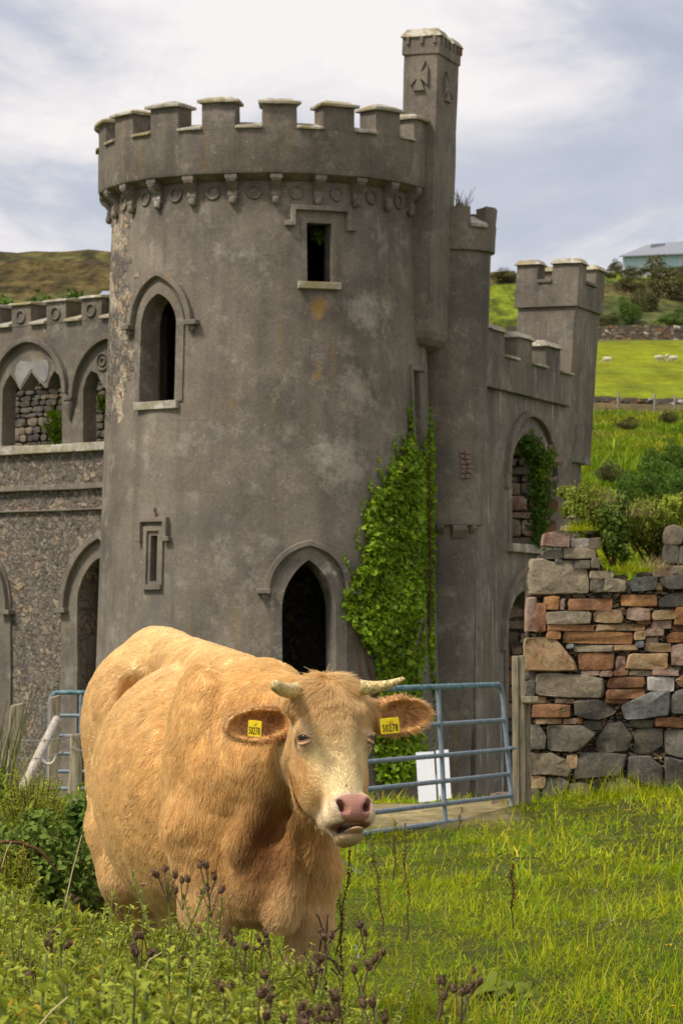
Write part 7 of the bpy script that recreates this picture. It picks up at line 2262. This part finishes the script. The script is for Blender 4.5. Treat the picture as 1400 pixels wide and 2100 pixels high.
# carpet of low leaves between the stems
rg = np.random.default_rng(88); nC = 26000
yy = 5.6 + 5.1 * rg.random(nC) ** .8; ppx = rg.uniform(-80, 1200, nC)
ly = np.interp(ppx, [q[0] for q in LINE], [q[1] for q in LINE])
top_y = ly + np.interp(yy, [5.6, 7.6, 9.3, 10.7], [300, 215, 130, 78]) + 30 * sines(ppx * .05, yy * 6, 1.0, 5)
xx = (ppx - HX) / F * yy; zg = ground_z(xx, yy)
zt_c = EYE + (HY - top_y) / F * yy
dep_ = rg.random(nC) ** 2.2 * .45
zz = zt_c - dep_
ok_ = (zz > zg + .02) & ((ppx < 700) | (rg.random(nC) < np.interp(ppx, [700, 1000, 1200], [.9, .45, .15])))
P = np.column_stack([xx, yy, zz])[ok_]; n = len(P)
nn = rg.normal(size=(n, 3)) * .8 + np.array([0, -.25, .7]); nn /= np.linalg.norm(nn, axis=1)[:, None]
cl_ = sines(P[:, 0], P[:, 1], 9, 31)
tint = (rg.uniform(.6, 1.15, (n, 1)) * (1 + .25 * cl_[:, None])) * np.array([[1.0, 1.0, 1.0]]); tint *= np.where(rg.random(n)[:, None] < .06, np.array([[1.5, .9, .7]]), 1)
co_, tr_, ti = leaf_set(P, nn, rg.uniform(.022, .046, n) * (P[:, 1] / 8), rg, tint, 'long')
tag(put(bpy.data.objects.new('weed_carpet', fast_mesh('weed_carpet', co_, tr_, M['leaf'], colors=ti))), 'dense low leaves of weeds between the thistle stems', 'weeds', kind='stuff')
# ------------------------------------------------------------------ shrubs and brambles at the left
bush('bog_shrub', 66, 1742, 15.5, .44, .58, 4200, .024, M['leaf'], 'bright green leafy shrub below the leaning pole', seed=81, shape='long', tint=(.8, 1.3), sprigs=110)
bush('bog_shrub', 16, 1705, 16.5, .30, .52, 2600, .028, M['shrub'], 'darker leafy shrub at the picture edge under the leaning post', seed=82, tint=(.6, 1.1))
bush('bog_shrub', 20, 1865, 12.5, .26, .42, 2200, .022, M['leaf'], 'low pale leafy shrub at the edge above the thistles', seed=83, shape='long', sprigs=60)
bush('bramble', 120, 1835, 13.6, .50, .48, 2600, .036, M['dkleaf'], 'dark bramble thicket beside the hind leg of the cow', 'bramble', seed=84, stems=12)
bush('bramble', 34, 1815, 14.2, .40, .48, 1900, .036, M['dkleaf'], 'dark bramble thicket below the bright shrub', 'bramble', seed=85, stems=10)
bush('bramble', 185, 1770, 15.0, .24, .56, 1300, .036, M['fern'], 'mid green bramble strip touching the flank of the cow', 'bramble', seed=86, stems=8)
m = MB(); pts = [(-10, 1726), (40, 1728), (75, 1740), (100, 1762), (118, 1790)]
m.tube([W(x, y, 12.9) for x, y in pts], [.008, .008, .007, .006, .004], 6)
tag(m.build('bramble_cane', M['drystem'], None, smooth=60), 'arching dark bramble cane over the thicket', 'cane')
# rush stems at the left edge
m = MB(); rs = random.Random(6)
for i in range(16):
    x0 = rs.uniform(-40, 25); x1 = x0 + rs.uniform(-10, 60); y1 = rs.uniform(1390, 1540); a_, b_ = W(x0, 1680, 19), W(x1, y1, 18.6)
    m.tube([a_, a_.lerp(b_, .5) + Vector((-.02, 0, 0)), b_], [.006, .005, .002], 5)
tag(m.build('rushes', M['stem'], None), 'thin dark rush stems rising at the left edge before the wing', 'rushes')
tuft('reed_tuft', -14, 1660, 18.5, 130, .50, 'green reedy grass at the edge behind the shrubs', 'grass', 91, .14)
# dock stalks
def dock(px, y0, y1, D, label, lean=0, dens=1.0):
    rs_ = random.Random(px); b_, e_ = W(px, y1, D), W(px + lean, y0, D)
    b_.z = min(b_.z, gz(b_.x, D) + .25)
    root = empty('dock_plant', b_, label, 'dock', 'dead dock stalks in the grass')
    pts = [b_.lerp(e_, k / 6) + Vector((.006 * math.sin(k * 2.1 + px), 0, 0)) for k in range(7)]
    m = MB(); m.tube(pts, [.0045 - .0005 * k for k in range(7)], 6); m.build('stalk', M['drystem'], root)
    mm = MB(); L = (e_ - b_).length
    for i in range(int(110 * dens * L / .25)):
        k = rs_.uniform(.30, 1.0); p = b_.lerp(e_, k) + Vector((.006 * math.sin(k * 12.6 + px), 0, 0)); r_ = .018 * math.sin(math.pi * min(1, (k - .25) * 1.2)) + .003
        a_ = rs_.uniform(0, 6.28); q = p + Vector((math.cos(a_) * r_ * rs_.random(), math.sin(a_) * r_ * rs_.random(), rs_.uniform(-.004, .004)))
        s_ = rs_.uniform(.002, .0042)
        mm.add([q + Vector((s_, 0, 0)), q + Vector((-s_ * .5, s_ * .8, 0)), q + Vector((-s_ * .5, -s_ * .8, 0)), q + Vector((0, 0, s_ * 1.3)), q - Vector((0, 0, s_ * 1.3))], [(0, 1, 3), (1, 2, 3), (2, 0, 3), (1, 0, 4), (2, 1, 4), (0, 2, 4)])
    mm.build('seeds', simple('rust seeds', (.10, .038, .02), .95, .05, .35, 80) if 'rustseed' not in M else M['rustseed'], root)
    return root
M['rustseed'] = simple('rust seeds', (.115, .040, .022), .95, .05, .35, 80)
for px, y0, y1, D, ln_, lab, dn in ((1050, 1772, 1868, 14.6, 0, 'upright rusty dock spike alone in the middle of the grass', 1.4), (785, 1748, 1850, 14.6, -18, 'bent rusty dock stalk beside the muzzle of the cow', .7), (835, 1803, 1868, 14.2, 3, 'short bare dock stalk in the grass right of the bent one', .3), (829, 1688, 1760, 17.5, 2, 'slim dock stalk standing below the gate bottom rail', .8), (808, 1680, 1740, 17.8, 1, 'faint dock stalk just left of the slim one under the gate', .6), (690, 1745, 1830, 13.5, 30, 'dock stalk leaning beside the foreleg of the cow', .8), (703, 1830, 1960, 12.0, -6, 'dark dock stalk bending behind the thistles near the cow foreleg', .6), (940, 1655, 1690, 22, 6, 'small reddish dock sprig before the bottom rail of the gate', .8)):
    dock(px, y0, y1, D, lab, ln_, dn)
# blackened dead stalk under the cow's chest
m = MB(); rs = random.Random(8); b_ = W(668, 1990, 10.2); b_.z = gz(b_.x, 10.2)
for i in range(14):
    p0 = W(rs.uniform(650, 690), rs.uniform(1900, 1990), 10.2); p1 = p0 + Vector((rs.uniform(-.05, .06), rs.uniform(-.03, .03), rs.uniform(-.10, .06)))
    m.tube([p0, p0.lerp(p1, .5) + Vector((0, 0, .012)), p1], [.0028, .0028, .0015], 5)
m.tube([b_, W(668, 1930, 10.2), W(672, 1875, 10.2)], [.005, .004, .002], 6)
tag(m.build('dead_stalk', simple('blackened stalk', (.035, .027, .022), .9, .1, .3, 50), None), 'blackened withered stalk with drooping pods beside the cow foreleg', 'dead plant')
# straw stems crossing the thistles
for pts, D, lab in (([(82, 1800), (95, 1760), (101, 1730), (108, 1700), (168, 1712)][:0] or [(135, 1850), (148, 1790), (160, 1745), (168, 1712)], 9.2, 'single straw stem standing over the thistles at the left'), ([(308, 2090), (302, 2040), (296, 1995), (305, 1970), (332, 1953)], 6.6, 'bent pale straw hooked over in the foreground thistles'), ([(80, 2105), (105, 2075), (140, 2045)], 5.2, 'blurred pale straw at the bottom edge'), ([(4, 1780), (14, 1745), (24, 1726)], 12.4, 'short tan grass stem at the left edge over the brambles')):
    m = MB(); P_ = [W(x, y, D) for x, y in pts]; m.tube(P_, [.0022 * (1 - .1 * i) for i in range(len(P_))], 6)
    tag(m.build('straw_stem', M['strawm'] if 'strawm' in M else simple('straw', (.52, .42, .22), .8, .2, .1), None, smooth=60), lab, 'straw')
# thistle flower still purple, buttercups, clover
def flower(name, px, py, D, size, mt, label, cat, grp=None, n=7):
    c = W(px, py, D); rs_ = random.Random(int(px))
    g = gz(c.x, D)
    root = empty(name, (c.x, D, min(g, c.z)), label, cat, grp)
    mm = MB()
    for k in range(n):
        a_ = 2 * math.pi * k / n + rs_.random(); d = Vector((math.cos(a_), math.sin(a_) * .8, .45 + .3 * rs_.random())).normalized(); s_ = d.cross(Vector((0, 0, 1))).normalized()
        mm.add([c, c + d * size * .55 + s_ * size * .38, c + d * size, c + d * size * .55 - s_ * size * .38], [(0, 1, 2, 3)])
    mm.build('petals', M[mt], root)
    m2 = MB(); m2.tube([Vector((c.x + .01, D, min(g, c.z - .03))), c], [.0015, .0012], 5); m2.build('stem', M['stem'], root)
BC = [(1290, 1650, 27, 'buttercup by the foot of the wall below the big dark stones'), (1157, 1625, 29.3, 'buttercup in the joint at the base of the wall, near the post'), (1190, 1619, 29.3, 'buttercup at the wall base, highest of the three near the post'), (1188, 1644, 29.0, 'buttercup at the wall base, lowest of the three near the post'), (1337, 1636, 28.6, 'buttercup at the wall foot, second from the photo edge'), (1369, 1644, 28, 'buttercup at the wall foot closest to the photo edge'), (1287, 1664, 26, 'buttercup in the grass a little before the wall'), (1048, 1704, 24, 'buttercup in the grass just before the gate post'), (1370, 1941, 14.4, 'buttercup in the near grass at the photo edge'), (1396, 1917, 14.8, 'buttercup cut by the photo edge'), (1378, 2066, 13.0, 'buttercup in the lowest corner of the grass')]
for px, py, D, lab in BC: flower('buttercup', px, py, D, .016 * D / 20 + .008, 'petal', lab, 'buttercup', 'buttercups')
flower('clover', 993, 1748, 18.5, .016, 'pinkpetal', 'single pink clover flower in the grass below the gate', 'clover', n=14)
flower('thistle_flower', 293, 1817, 10.1, .014, 'pinkpetal', 'small purple thistle flower beside the seed heads', 'thistle flower', n=14)
# broad dock leaves in the near grass
for px, py, D, lab in ((1015, 1925, 14.0, 'clump of broad green dock leaves in the near grass'), (1080, 1930, 14.0, 'second clump of broad dock leaves, right of the larger')):
    rg = np.random.default_rng(px); c = W(px, py, D); c.z = gz(c.x, D) + .03
    P = np.array(c) + rg.normal(size=(12, 3)) * np.array([.07, .08, .02]); nn = rg.normal(size=(12, 3)) * .4 + np.array([0, -.3, .9]); nn /= np.linalg.norm(nn, axis=1)[:, None]
    co_, tr_, ti = leaf_set(P, nn, rg.uniform(.07, .12, 12), rg, np.ones((12, 3)) * rg.uniform(.55, .9, (12, 1)), 'oval')
    tag(put(bpy.data.objects.new('dock_leaves', fast_mesh('dock_leaves', co_, tr_, M['shrub'], colors=ti))), lab, 'dock leaves', 'dock leaves in the grass')
